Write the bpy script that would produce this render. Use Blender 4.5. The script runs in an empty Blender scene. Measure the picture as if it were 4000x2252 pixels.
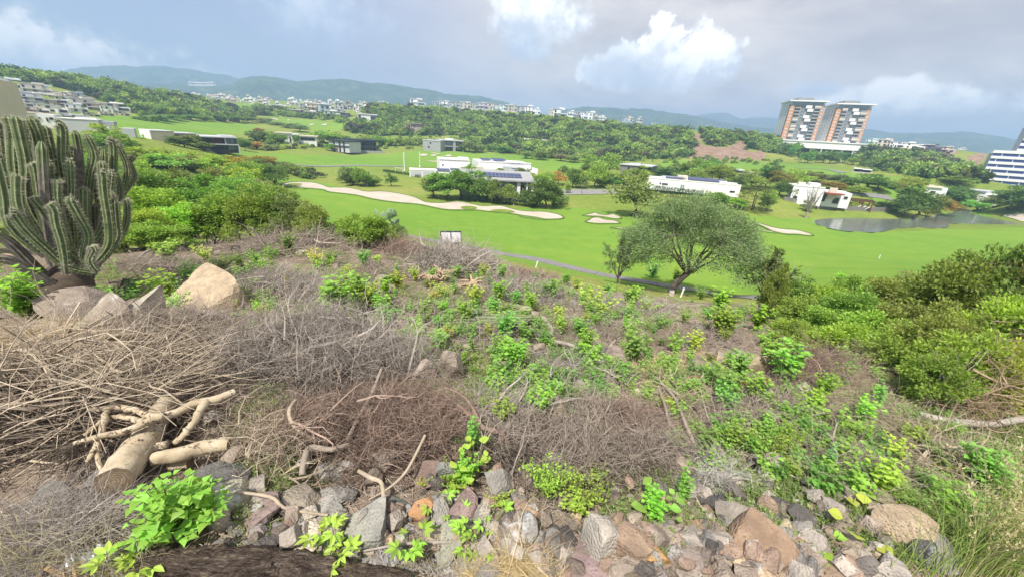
import bpy, bmesh, math, random
import numpy as np
from mathutils import Vector, Matrix, Euler, noise as mnoise
SC = bpy.context.scene
COL = SC.collection
rng = np.random.default_rng(7)
random.seed(7)
# ------------------------------------------------------------------ camera
CAMZ = 20.0
FOC = 1500.0; TH = math.radians(21.3); PH = math.radians(3.64)
Fv = np.array([0, math.cos(TH), -math.sin(TH)]); U0 = np.array([0, math.sin(TH), math.cos(TH)]); R0 = np.array([1., 0, 0])
Rv = math.cos(PH)*R0 + math.sin(PH)*U0; Uv = -math.sin(PH)*R0 + math.cos(PH)*U0
cam_data = bpy.data.cameras.new('camera'); cam = bpy.data.objects.new('camera', cam_data); COL.objects.link(cam)
cam_data.sensor_width = 36.0; cam_data.lens = 36.0*FOC/4000.0
cam_data.clip_start = 0.05; cam_data.clip_end = 20000
m = Matrix((Rv.tolist(), Uv.tolist(), (-Fv).tolist())).transposed().to_4x4(); m.translation = (0, 0, CAMZ)
cam.matrix_world = m
SC.camera = cam
# ------------------------------------------------------------------ view, sun, sky
SC.view_settings.view_transform = 'Standard'; SC.view_settings.look = 'None'
SC.view_settings.exposure = 1.16; SC.view_settings.gamma = 1.0; SC.view_settings.use_curve_mapping = False
SC.cycles.use_denoising = True
SC.cycles.max_bounces = 6; SC.cycles.diffuse_bounces = 2; SC.cycles.glossy_bounces = 2
SC.cycles.transmission_bounces = 3; SC.cycles.volume_bounces = 1; SC.cycles.transparent_max_bounces = 6
SUN_AZ = math.radians(-154); SUN_EL = math.radians(56)     # azimuth from +Y towards +X: behind the viewer, a little to the left
sd = Vector((math.sin(SUN_AZ)*math.cos(SUN_EL), math.cos(SUN_AZ)*math.cos(SUN_EL), math.sin(SUN_EL)))
sun_l = bpy.data.lights.new('sun', 'SUN'); sun_l.energy = 3.1; sun_l.angle = math.radians(2.0); sun_l.color = (1, .95, .87)
sun = bpy.data.objects.new('sun', sun_l); COL.objects.link(sun)
sun.rotation_euler = sd.to_track_quat('Z', 'Y').to_euler(); sun.location = (0, 0, 200)

def ray(px, py):
    """direction of the photograph's point (px, py) as azimuth from +Y and slope dz/dr"""
    d = Fv*FOC + Rv*(px-2000) - Uv*(py-1126); h = math.hypot(d[0], d[1])
    return math.atan2(d[0], d[1]), d[2]/h
def rdir(px, py):
    d = Fv*FOC + Rv*(px-2000) - Uv*(py-1126); return d/np.linalg.norm(d)
def proj(p):
    """world points (n,3) -> photograph points"""
    q = np.asarray(p, float) - np.array([0, 0, CAMZ]); c = q@Fv
    c = np.where(c < 1e-3, 1e-3, c)
    return 2000 + FOC*(q@Rv)/c, 1126 - FOC*(q@Uv)/c, q@Fv

class N:
    """small node-tree writer"""
    def __init__(s, tree): s.t = tree; s.n = tree.nodes; s.l = tree.links
    def new(s, typ, **kw):
        n = s.n.new(typ)
        for k, v in kw.items(): setattr(n, k, v)
        return n
    def put(s, sock, v):
        if v is None: return
        if hasattr(v, 'is_output'): s.l.new(v, sock)
        else: sock.default_value = v
    def m(s, op, a, b=None, c=None, clamp=False):
        n = s.new('ShaderNodeMath', operation=op, use_clamp=clamp)
        for i, v in enumerate((a, b, c)):
            s.put(n.inputs[i], v)
        return n.outputs[0]
    def dot(s, a, vec):
        n = s.new('ShaderNodeVectorMath', operation='DOT_PRODUCT'); s.put(n.inputs[0], a); n.inputs[1].default_value = tuple(vec); return n.outputs['Value']
    def noise(s, vec, scale, detail=4, rough=.55, dist=0., dims='3D'):
        n = s.new('ShaderNodeTexNoise'); n.noise_dimensions = dims
        s.put(n.inputs['Vector'], vec); n.inputs['Scale'].default_value = scale; n.inputs['Detail'].default_value = detail
        n.inputs['Roughness'].default_value = rough; n.inputs['Distortion'].default_value = dist
        return n.outputs['Fac']
    def ss(s, x, a, b, to0=0., to1=1.):
        n = s.new('ShaderNodeMapRange', interpolation_type='SMOOTHSTEP'); s.put(n.inputs[0], x)
        for i, v in enumerate((a, b, to0, to1)): n.inputs[i+1].default_value = v
        return n.outputs[0]
    def lin(s, x, a, b, to0=0., to1=1.):
        n = s.new('ShaderNodeMapRange'); s.put(n.inputs[0], x)
        for i, v in enumerate((a, b, to0, to1)): n.inputs[i+1].default_value = v
        return n.outputs[0]
    def mix(s, f, a, b, typ='MIX'):
        n = s.new('ShaderNodeMix', data_type='RGBA', blend_type=typ); s.put(n.inputs[0], f)
        for k, v in ((6, a), (7, b)):
            s.put(n.inputs[k], v if hasattr(v, 'is_output') else (tuple(v)+(1,))[:4])
        return n.outputs[2]
    def ramp(s, f, stops):
        n = s.new('ShaderNodeValToRGB'); s.put(n.inputs[0], f); e = n.color_ramp.elements
        while len(e) < len(stops): e.new(.5)
        for el, (p, c) in zip(e, stops): el.position = p; el.color = tuple(c)+(1,)
        return n.outputs[0]
    def scalevec(s, v, f):
        n = s.new('ShaderNodeVectorMath', operation='MULTIPLY'); s.put(n.inputs[0], v); n.inputs[1].default_value = f; return n.outputs[0]

# sky: Nishita with layered clouds placed by direction
W = bpy.data.worlds.new('World'); SC.world = W; W.use_nodes = True
w = N(W.node_tree); w.n.clear()
tc = w.new('ShaderNodeTexCoord'); dirv = tc.outputs['Generated']
sky = w.new('ShaderNodeTexSky', sky_type='NISHITA', sun_disc=False, sun_elevation=SUN_EL, sun_rotation=SUN_AZ)
sky.air_density = 1.2; sky.dust_density = 1.5; sky.ozone_density = 1.0
bg_sky = w.new('ShaderNodeBackground'); w.put(bg_sky.inputs[0], sky.outputs[0]); bg_sky.inputs[1].default_value = 0.06
def local(px, py):
    c = rdir(px, py); r = np.cross(c, [0, 0, 1.]); r /= np.linalg.norm(r); u = np.cross(r, c)
    return w.dot(dirv, r), w.dot(dirv, u), w.dot(dirv, c)
flat = w.scalevec(dirv, (1, 1, 2.6))                 # stretches the cloud noise along the horizon
n_big = w.noise(flat, 1.9, 5, .55, .4); n_mid = w.noise(flat, 5.0, 6, .6, .3); pass
dx = w.dot(dirv, (1, 0, 0)); dz = w.dot(dirv, (0, 0, 1))
# high veil of grey cloud, thicker to the right
cover = w.m('ADD', w.lin(dx, -.9, .45, .10, .62), w.m('MULTIPLY', n_big, .85))
veil = w.ss(cover, .40, .95, .25, .97)
vt = w.ss(w.m('ADD', w.m('MULTIPLY', n_big, .55), w.m('MULTIPLY', n_mid, .45)), .36, .66)
col = w.mix(vt, (.268, .247, .256), (.47, .43, .40))
blu = w.ss(w.m('ADD', w.m('MULTIPLY', dx, -1), w.m('MULTIPLY', n_big, .7)), .25, 1.1)
col = w.mix(blu, col, (.185, .215, .325))
mask_all = veil
nA = w.noise(dirv, 6.5, 6, .6, .2); nB = w.noise(dirv, 13, 6, .62, .15); nC = w.noise(dirv, 30, 4, .6, .1)
def cumulus(col, px, py, wx, wz, soft, bright, base, amp=.55, big=True):
    """a heap cloud: noise-edged blob round a direction, sunlit towards its top left, grey and fading below"""
    global mask_all
    a, b, f = local(px, py)
    n1 = nA if big else nB
    up = w.m('MULTIPLY', b, 1/wz); h = w.m('MULTIPLY', a, 1/wx)
    v = w.m('MULTIPLY', up, w.m('ADD', .75, w.m('MULTIPLY', w.m('LESS_THAN', up, 0), .6)))
    d = w.m('SQRT', w.m('ADD', w.m('MULTIPLY', h, h), w.m('MULTIPLY', v, v)))
    ns = w.m('ADD', w.m('MULTIPLY', w.m('SUBTRACT', n1, .5), -2.4*amp), w.m('ADD', w.m('MULTIPLY', w.m('SUBTRACT', nB, .5), -1.5*amp), w.m('MULTIPLY', w.m('SUBTRACT', nC, .5), -1.0*amp)))
    e = w.m('ADD', d, ns)
    mk = w.ss(e, .86+soft*.35, .86-soft*.65)
    mk = w.m('MULTIPLY', w.m('MULTIPLY', mk, w.ss(f, .2, .5)), w.ss(up, -1.05, .05, .0, 1.))
    li = w.m('ADD', w.m('ADD', w.m('MULTIPLY', up, .42), w.m('MULTIPLY', h, -.14)), w.m('ADD', w.m('MULTIPLY', w.m('SUBTRACT', nC, .5), 1.5), w.m('MULTIPLY', w.m('SUBTRACT', nB, .5), 1.3)))
    cc = w.mix(w.ss(li, -.30, .36), base, bright)
    mask_all = w.m('MAXIMUM', mask_all, mk)
    return w.mix(mk, col, cc)
col = cumulus(col, 230, 270, .22, .060, .4, (.62, .59, .56), (.36, .36, .37), .6)
col = cumulus(col, 1180, 40, .15, .10, .7, (.36, .39, .44), (.27, .32, .41), .7)
col = cumulus(col, 2080, 85, .125, .070, .4, (.66, .66, .66), (.38, .405, .45), .5)
col = cumulus(col, 2030, 190, .06, .05, .8, (.40, .43, .48), (.30, .35, .43), .6, False)
col = cumulus(col, 2510, 300, .150, .052, .18, (.70, .70, .69), (.38, .405, .45), .42, False)
col = cumulus(col, 2585, 235, .058, .070, .14, (.78, .78, .76), (.46, .47, .50), .40, False)
col = cumulus(col, 2730, 275, .120, .060, .2, (.70, .70, .69), (.39, .41, .455), .42, False)
col = cumulus(col, 2420, 300, .12, .05, .8, (.38, .41, .46), (.30, .34, .42), .6)
col = cumulus(col, 3560, 410, .16, .034, .45, (.62, .60, .58), (.35, .375, .42), .7)
col = cumulus(col, 3180, 355, .05, .02, .8, (.37, .39, .44), (.30, .335, .41), .7)
bg_c = w.new('ShaderNodeBackground'); w.put(bg_c.inputs[0], col); bg_c.inputs[1].default_value = 1.0
mx = w.new('ShaderNodeMixShader'); w.put(mx.inputs[0], mask_all); w.l.new(bg_sky.outputs[0], mx.inputs[1]); w.l.new(bg_c.outputs[0], mx.inputs[2])
wo = w.new('ShaderNodeOutputWorld'); w.l.new(mx.outputs[0], wo.inputs[0])

# ------------------------------------------------------------------ object helpers
def tag(o, label=None, cat=None, group=None, kind=None):
    if label: o['label'] = label
    if cat: o['category'] = cat
    if group: o['group'] = group
    if kind: o['kind'] = kind
    return o
def link(o, parent=None):
    COL.objects.link(o)
    if parent is not None: o.parent = parent
    return o
def empty(name, loc=(0, 0, 0), rz=0.):
    o = bpy.data.objects.new(name, None); link(o); o.location = loc; o.rotation_euler = (0, 0, rz); o.empty_display_size = .2; return o
def mesh_np(name, V, Q=None, T=None, mat=None, smooth=False, attrs=None):
    me = bpy.data.meshes.new(name); V = np.asarray(V, np.float32)
    me.vertices.add(len(V)); me.vertices.foreach_set('co', V.ravel())
    Q = np.zeros((0, 4), np.int32) if Q is None else np.asarray(Q, np.int32).reshape(-1, 4)
    T = np.zeros((0, 3), np.int32) if T is None else np.asarray(T, np.int32).reshape(-1, 3)
    me.loops.add(Q.size+T.size); me.polygons.add(len(Q)+len(T))
    me.loops.foreach_set('vertex_index', np.concatenate([Q.ravel(), T.ravel()]))
    st = np.concatenate([np.arange(len(Q))*4, Q.size+np.arange(len(T))*3]).astype(np.int32)
    me.polygons.foreach_set('loop_start', st)
    me.polygons.foreach_set('use_smooth', np.full(len(st), bool(smooth)))
    for k, a in (attrs or {}).items():
        a = np.asarray(a, np.float32)
        if a.ndim == 1: at = me.attributes.new(k, 'FLOAT', 'POINT'); at.data.foreach_set('value', a)
        else: at = me.attributes.new(k, 'FLOAT_COLOR', 'POINT'); at.data.foreach_set('color', np.c_[a, np.ones(len(a))].ravel().astype(np.float32))
    me.update(calc_edges=True); me.validate()
    for mm in (mat if isinstance(mat, (list, tuple)) else [mat]):
        if mm: me.materials.append(mm)
    return me
def obj(name, me, parent=None, loc=None):
    o = bpy.data.objects.new(name, me); link(o, parent)
    if loc is not None: o.location = loc
    return o
def copy_tree(o, parent=None):
    c = o.copy(); COL.objects.link(c); c.parent = parent
    for ch in list(o.children): copy_tree(ch, c)
    return c
def set_color(o, c):
    o.color = tuple(c)+(1,)
    for ch in o.children: set_color(ch, c)
class MB:
    """collects boxes, prisms and tubes and links them as ONE mesh"""
    def __init__(s): s.V = []; s.Q = []; s.T = []; s.n = 0
    def add(s, V, Q=None, T=None):
        V = np.asarray(V, float)
        if Q is not None and len(Q): s.Q.append(np.asarray(Q, int).reshape(-1, 4)+s.n)
        if T is not None and len(T): s.T.append(np.asarray(T, int).reshape(-1, 3)+s.n)
        s.V.append(V); s.n += len(V); return s
    def box(s, x0, x1, y0, y1, z0, z1):
        V = [(x, y, z) for z in (z0, z1) for y in (y0, y1) for x in (x0, x1)]
        return s.add(V, [(0, 2, 3, 1), (4, 5, 7, 6), (0, 1, 5, 4), (2, 6, 7, 3), (0, 4, 6, 2), (1, 3, 7, 5)])
    def tube(s, P, R, k=6, cap=True):
        V, Q, T = tube(P, R, k, cap); return s.add(V, Q, T)
    def mesh(s, name, mat, smooth=False):
        return mesh_np(name, np.concatenate(s.V), np.concatenate(s.Q) if s.Q else None, np.concatenate(s.T) if s.T else None, mat, smooth)
    def obj(s, name, mat, parent=None, smooth=False, loc=None):
        return obj(name, s.mesh(name, mat, smooth), parent, loc)
def frames(P):
    P = np.asarray(P, float); t = np.gradient(P, axis=0); t /= np.linalg.norm(t, axis=1)[:, None]+1e-9
    ref = np.where(np.abs(t[:, 2:3]) > .9, np.array([[1., 0, 0]]), np.array([[0, 0, 1.]]))
    if np.abs(t[:, 2]).max() > .9: ref = np.tile(np.array([[1., .13, 0]]), (len(P), 1)) if np.abs(t[:, 0]).max() < .9 else np.tile(np.array([[0., 1, 0.1]]), (len(P), 1))
    a = np.cross(t, ref); a /= np.linalg.norm(a, axis=1)[:, None]+1e-9; b = np.cross(t, a)
    return P, a, b
def tube(P, R, k=6, cap=True):
    P, a, b = frames(P); n = len(P); R = np.broadcast_to(np.asarray(R, float), (n,))
    th = np.arange(k)/k*2*np.pi
    V = (P[:, None]+R[:, None, None]*(np.cos(th)[None, :, None]*a[:, None]+np.sin(th)[None, :, None]*b[:, None])).reshape(-1, 3)
    i = np.arange(n-1)[:, None]*k; j = np.arange(k)[None]; j2 = (j+1) % k
    Q = np.stack([i+j, i+j2, i+k+j2, i+k+j], -1).reshape(-1, 4)
    T = []
    if cap:
        V = np.r_[V, P[:1], P[-1:]]
        for jj in range(k):
            T.append((n*k, (jj+1) % k, jj)); T.append((n*k+1, (n-1)*k+jj, (n-1)*k+(jj+1) % k))
    return V, Q, T
def twigs(P, r0, k=3, taper=.25):
    """many thin tubes at once: P (n,m,3), r0 (n,)"""
    n, mm = P.shape[:2]; t = np.gradient(P, axis=1); t /= np.linalg.norm(t, axis=2, keepdims=True)+1e-9
    ref = np.zeros((n, 1, 3)); mt = np.abs(t.mean(1)); ref[np.arange(n), 0, mt.argmin(1)] = 1
    a = np.cross(t, ref); a /= np.linalg.norm(a, axis=2, keepdims=True)+1e-9; b = np.cross(t, a)
    R = r0[:, None]*np.linspace(1, taper, mm)[None]
    th = np.arange(k)/k*2*np.pi
    V = P[:, :, None]+R[:, :, None, None]*(np.cos(th)[None, None, :, None]*a[:, :, None]+np.sin(th)[None, None, :, None]*b[:, :, None])
    base = np.arange(n)[:, None, None]*mm*k+np.arange(mm-1)[None, :, None]*k; j = np.arange(k)[None, None]; j2 = (j+1) % k
    Q = np.stack([base+j, base+j2, base+k+j2, base+k+j], -1).reshape(-1, 4)
    return V.reshape(-1, 3), Q
def sm(a, b, x): t = np.clip((x-a)/(b-a), 0, 1); return t*t*(3-2*t)
# ------------------------------------------------------------------ terrain: one sheet, heights fitted to surveyed points
CP = []
def cp(px, py, r):
    a, s = ray(px, py); CP.append((a, math.log(r), s))
def plane_r(px, py, k=.165, kx=.02):
    a, s = ray(px, py); return -1.9/(s+k*math.cos(a)+(kx*math.sin(a) if a > 0 else 0))
for px in (0, 500, 1000, 1500, 2000, 2500, 3000, 3500, 4000):
    for py in (2250, 1950, 1700, 1500):
        if not (px == 4000 and py < 1600): cp(px, py, plane_r(px, py))
for px, py in ((100, 1330), (500, 1330), (900, 1330), (1300, 1330), (1700, 1330), (2100, 1330), (2500, 1330), (2850, 1330), (100, 1200), (600, 1200), (1000, 1180), (1400, 1150), (1800, 1170), (2150, 1200)):
    cp(px, py, min(plane_r(px, py), 14))
for q in ((3200, 1350, 9), (3500, 1350, 10), (4000, 1450, 10), (4000, 1300, 14), (3600, 1230, 16), (3200, 1230, 13.5), (4000, 1150, 22), (3300, 1130, 24), (3600, 1120, 26),
          # rim of the slope
          (1560, 955, 16), (1750, 975, 16.5), (1950, 1032, 16), (2150, 1088, 15.5), (2400, 1155, 15), (2640, 1188, 15), (2900, 1205, 16), (1250, 930, 15), (900, 990, 14), (600, 1010, 14), (200, 1060, 13),
          # foot of the slope, cart path
          (1250, 905, 30), (1500, 915, 40), (1590, 922, 43), (1750, 955, 41), (2000, 998, 38), (2190, 1035, 35), (2400, 1075, 34), (2620, 1118, 33), (2760, 1136, 33.5), (2900, 1155, 35), (3200, 1120, 35),
          # scrub on the left
          (900, 900, 28), (500, 930, 24), (100, 900, 25), (100, 760, 45), (500, 800, 45), (900, 800, 55), (1150, 810, 55), (150, 640, 80), (500, 640, 85), (850, 640, 95), (1000, 680, 95),
          # near fairway
          (1300, 880, 48), (1600, 850, 60), (2000, 900, 52), (2000, 960, 44), (2500, 960, 48), (2500, 880, 62), (3000, 960, 60), (3000, 1060, 44), (3400, 1000, 66), (3400, 940, 80), (4000, 1000, 82), (4000, 1080, 40),
          (1100, 735, 88), (1400, 755, 78), (1700, 795, 69), (2000, 825, 65), (2250, 845, 63), (2400, 860, 66), (3050, 890, 78), (2800, 860, 80),
          # pond, kept level
          (3150, 875, 103), (3300, 905, 100), (3400, 870, 106), (3700, 890, 112), (3950, 870, 128), (3600, 850, 120), (3800, 845, 132), (3250, 850, 110),
          # houses in the middle
          (1600, 690, 113), (1900, 700, 112), (2170, 700, 116), (2000, 770, 84), (2150, 790, 80), (2300, 730, 105), (2500, 770, 93), (2700, 800, 90), (2850, 800, 93), (3100, 770, 112), (3330, 800, 112), (3500, 790, 118), (3000, 740, 125),
          (1250, 690, 118), (900, 615, 135), (1150, 640, 142), (1500, 650, 150), (1800, 630, 172), (2100, 640, 165), (2350, 650, 165), (2450, 680, 150), (2700, 670, 165), (3000, 660, 185), (3300, 680, 180), (3700, 690, 190), (3900, 760, 160), (4000, 800, 150),
          (1000, 590, 180), (1370, 598, 190), (1730, 592, 200), (2000, 605, 205), (2300, 620, 210), (2600, 625, 215), (2850, 620, 225), (3100, 640, 235), (3350, 650, 240), (3650, 660, 250), (4000, 735, 260),
          (250, 550, 100), (520, 545, 110), (700, 555, 140), (880, 590, 140), (1130, 562, 180), (700, 505, 190), (450, 470, 190), (950, 510, 230), (1250, 530, 240), (1600, 540, 250), (100, 480, 150), (300, 450, 210),
          # left hill
          (100, 400, 215), (300, 420, 240), (500, 440, 250), (650, 445, 265), (100, 340, 270), (300, 360, 290), (500, 385, 310), (0, 275, 330), (250, 300, 350), (500, 335, 370), (700, 372, 390), (900, 410, 400), (1050, 430, 400), (900, 450, 330), (1150, 460, 350),
          (1100, 485, 300), (1300, 500, 290), (1300, 450, 370), (1350, 425, 450), (1200, 400, 600), (1000, 390, 700), (800, 375, 800), (1350, 405, 650), (700, 378, 900),
          # wooded ridge in the middle
          (1450, 470, 300), (1400, 425, 330), (1500, 412, 340), (1700, 425, 340), (2000, 435, 335), (2200, 450, 325), (2500, 495, 310), (2700, 512, 300), (2900, 530, 300), (3040, 545, 310), (1700, 500, 285), (2000, 520, 275), (2300, 530, 270), (2600, 570, 255), (2850, 575, 260), (3000, 600, 270), (2000, 570, 235), (2400, 590, 230),
          # terrace of the towers, right slope
          (3060, 590, 310), (3350, 615, 315), (3500, 610, 300), (3700, 650, 290), (3450, 560, 340), (3600, 580, 345), (3750, 592, 345), (3900, 605, 350), (3300, 570, 345), (3820, 720, 300), (4000, 735, 310), (4000, 640, 380)):
    cp(*q)
# behind the crests the land falls away, then runs out flat to the horizon
for px, py, r in ((0, 275, 330), (500, 335, 370), (1500, 412, 340), (2000, 435, 335), (2500, 495, 310), (3040, 545, 310), (3450, 560, 340), (3900, 605, 350)):
    a, s = ray(px, py)
    for kk, ds in ((1.5, .03), (2.4, .05)):
        if px == 500 and kk > 2: continue
        CP.append((a, math.log(r*kk), s-ds))
for d in range(-110, 111, 20):
    a = math.radians(d)
    CP += [(a, math.log(2200), -.004), (a, math.log(7000), -.002)]
    if abs(d) > 70:
        CP += [(a, math.log(1.2), -1.7), (a, math.log(4), -.6), (a, math.log(12), -.25), (a, math.log(40), -.15 if d > 0 else -.09), (a, math.log(120), -.08 if d > 0 else -.03), (a, math.log(350), .01)]
    CP.append((a, math.log(.6), -3.3))
CP = np.array(CP)
def rbf_fit(X, y, lam=2e-3):
    n = len(X); d = np.linalg.norm(X[:, None]-X[None], axis=2)
    A = np.zeros((n+3, n+3)); A[:n, :n] = d+0*np.eye(n); A[:n, :n] -= lam*np.eye(n)
    P = np.c_[np.ones(n), X]; A[:n, n:] = P; A[n:, :n] = P.T
    return np.linalg.solve(A, np.r_[y, 0, 0, 0])
def warp(s): return s                                  # slopes are fitted as they are
XS = np.array([2.2, 1.0])
CX = CP[:, :2]*XS; CW = rbf_fit(CX, CP[:, 2])
NA, NR = 641, 280
AZ = np.radians(np.linspace(-112, 112, NA)); LR = np.linspace(math.log(.6), math.log(7000), NR)
G0 = np.zeros((NA, NR))
for i in range(NA):
    X = np.c_[np.full(NR, AZ[i]), LR]*XS
    G0[i] = np.linalg.norm(X[:, None]-CX[None], axis=2)@CW[:-3]+CW[-3]+X@CW[-2:]
for _ in range(3):
    G0[1:-1] = (G0[:-2]+2*G0[1:-1]+G0[2:])/4
    G0[:, 1:-1] = (G0[:, :-2]+2*G0[:, 1:-1]+G0[:, 2:])/4
RR = np.exp(LR)
GX = np.sin(AZ)[:, None]*RR[None]; GY = np.cos(AZ)[:, None]*RR[None]; GZ = G0*RR[None]
def vnoise(x, y, sc, seed):
    """smooth value noise, vectorised"""
    x = x/sc+seed*17.3; y = y/sc+seed*5.7
    xi = np.floor(x).astype(int); yi = np.floor(y).astype(int); fx = x-xi; fy = y-yi
    fx = fx*fx*(3-2*fx); fy = fy*fy*(3-2*fy)
    def h(a, b): v = np.sin(a*127.1+b*311.7+seed*74.7)*43758.5453; return v-np.floor(v)
    return (h(xi, yi)*(1-fx)+h(xi+1, yi)*fx)*(1-fy)+(h(xi, yi+1)*(1-fx)+h(xi+1, yi+1)*fx)*fy-.5
near = 1-sm(15, 24, RR)[None]
GZ += near*(.10*vnoise(GX, GY, 1.1, 1)+.09*vnoise(GX, GY, .45, 2)+.05*vnoise(GX, GY, .2, 3))
mid = sm(40, 70, RR)[None]*(1-sm(260, 400, RR)[None])
GZ += mid*(.75*vnoise(GX, GY, 24, 4)+.25*vnoise(GX, GY, 11, 5))
GZ += sm(250, 330, RR)[None]*(1-sm(420, 800, RR)[None])*2.0*vnoise(GX, GY, 45, 6)
# flatten the pond's bed and shore
PX, PY, PD = proj(np.stack([GX, GY, GZ+CAMZ], -1).reshape(-1, 3)); PX = PX.reshape(NA, NR); PY = PY.reshape(NA, NR); PD = PD.reshape(NA, NR)
def inpoly(px, py, poly):
    poly = np.asarray(poly, float); ins = np.zeros(px.shape, bool); j = len(poly)-1
    for i in range(len(poly)):
        xi, yi = poly[i]; xj, yj = poly[j]
        c = ((yi > py) != (yj > py)) & (px < (xj-xi)*(py-yi)/(yj-yi+1e-12)+xi); ins ^= c; j = i
    return ins
POND = [(3165, 868), (3200, 855), (3290, 852), (3390, 852), (3510, 855), (3600, 850), (3650, 840), (3720, 830), (3740, 812), (3790, 815), (3800, 838), (3850, 845), (3920, 860), (4000, 874), (4060, 880), (4060, 895), (3990, 880), (3940, 878), (3840, 876), (3760, 874), (3705, 874), (3710, 884), (3690, 890), (3640, 892), (3560, 888), (3490, 894), (3450, 906), (3400, 908), (3300, 904), (3240, 892), (3200, 880)]
POND_Z = -11.6
S = GZ/RR[None]
def sgrid(a, lr):
    u = np.clip((a-AZ[0])/(AZ[1]-AZ[0]), 0, NA-1.001); v = np.clip((lr-LR[0])/(LR[1]-LR[0]), 0, NR-1.001)
    i = np.floor(u).astype(int); j = np.floor(v).astype(int); fu = u-i; fv = v-j
    return (GZ[i, j]*(1-fu)*(1-fv)+GZ[i+1, j]*fu*(1-fv)+GZ[i, j+1]*(1-fu)*fv+GZ[i+1, j+1]*fu*fv)
def H(x, y):
    """ground height (world z)"""
    x = np.asarray(x, float); y = np.asarray(y, float); r = np.hypot(x, y)
    return sgrid(np.arctan2(x, y), np.log(np.maximum(r, .61)))+CAMZ
LRf = np.linspace(LR[0], math.log(3000), 1800); RRf = np.exp(LRf)
def G(px, py, rmin=.8):
    """where the line of sight of a point of the photograph meets the ground"""
    a, s = ray(px, py); z = sgrid(np.full(LRf.shape, a), LRf)
    hit = np.nonzero((z >= s*RRf) & (RRf > rmin))[0]
    if len(hit) == 0: i = len(LRf)-1
    else: i = hit[0]
    r = RRf[i]
    if i > 0 and len(hit):
        d0 = s*RRf[i-1]-z[i-1]; d1 = s*r-z[i]
        if d0 > 0: r = RRf[i-1]+(r-RRf[i-1])*d0/(d0-d1+1e-9)
    x = r*math.sin(a); y = r*math.cos(a)
    return Vector((x, y, float(H(x, y))))
def at(px, py, r):
    a, s = ray(px, py); return Vector((r*math.sin(a), r*math.cos(a), CAMZ+s*r))
# hollow the pond out of the ground
def pond_pt(px, py):
    a, s = ray(px, py); r = POND_Z/s; return (r*math.sin(a), r*math.cos(a))
PONDW = np.array([pond_pt(*p) for p in POND])
pin = inpoly(GX, GY, PONDW)
def poly_dist(x, y, poly):
    d = np.full(x.shape, 1e9)
    for i in range(len(poly)):
        a = poly[i-1]; b = poly[i]; ab = b-a; t = np.clip(((x-a[0])*ab[0]+(y-a[1])*ab[1])/(ab@ab+1e-9), 0, 1)
        d = np.minimum(d, np.hypot(x-a[0]-t*ab[0], y-a[1]-t*ab[1]))
    return d
dp = poly_dist(GX, GY, PONDW)
bw = np.where(pin, 1, 1-sm(0, 14, dp))
GZ = GZ*(1-bw)+bw*np.where(pin, POND_Z-.15-.5*sm(0, 3, dp), POND_Z+.12+.05*dp)
# ------------------------------------------------------------------ materials
def mat(name, color=(.5, .5, .5), rough=.8, spec=.3, metal=0.):
    M = bpy.data.materials.new(name); M.use_nodes = True; b = M.node_tree.nodes['Principled BSDF']
    b.inputs['Base Color'].default_value = tuple(color)+(1,); b.inputs['Roughness'].default_value = rough
    b.inputs['Specular IOR Level'].default_value = spec; b.inputs['Metallic'].default_value = metal
    return M
def nodes(M): return N(M.node_tree), M.node_tree.nodes['Principled BSDF']
def bump(n, b, h, strength, dist):
    bp = n.new('ShaderNodeBump'); n.put(bp.inputs['Height'], h); bp.inputs['Strength'].default_value = strength; bp.inputs['Distance'].default_value = dist
    n.l.new(bp.outputs[0], b.inputs['Normal'])
def wall_mat(name, color, var=.12, scale=.8, rough=.85, dirt=.25):
    M = mat(name, color, rough, .2); n, b = nodes(M); g = n.new('ShaderNodeNewGeometry').outputs['Position']
    f = n.noise(g, scale, 5, .65); c = n.mix(n.ss(f, .3, .75), [x*(1-var) for x in color], color)
    st = n.noise(n.scalevec(g, (1.3, 1.3, .12)), 1.2, 3, .6); c = n.mix(n.m('MULTIPLY', n.ss(st, .55, .8), dirt), c, [x*.55 for x in color])
    n.put(b.inputs['Base Color'], c); bump(n, b, n.noise(g, 18, 2), .15, .01); return M
def obj_wall(name, rough=.85, var=.15):
    """painted wall whose colour is the object's own"""
    M = mat(name, (.7, .7, .7), rough, .2); n, b = nodes(M); oi = n.new('ShaderNodeObjectInfo'); g = n.new('ShaderNodeNewGeometry').outputs['Position']
    f = n.ss(n.noise(n.scalevec(g, (1, 1, .3)), .9, 5, .65), .35, .8)
    n.put(b.inputs['Base Color'], n.mix(n.m('MULTIPLY', f, var), oi.outputs['Color'], (.25, .23, .2))); return M
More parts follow.
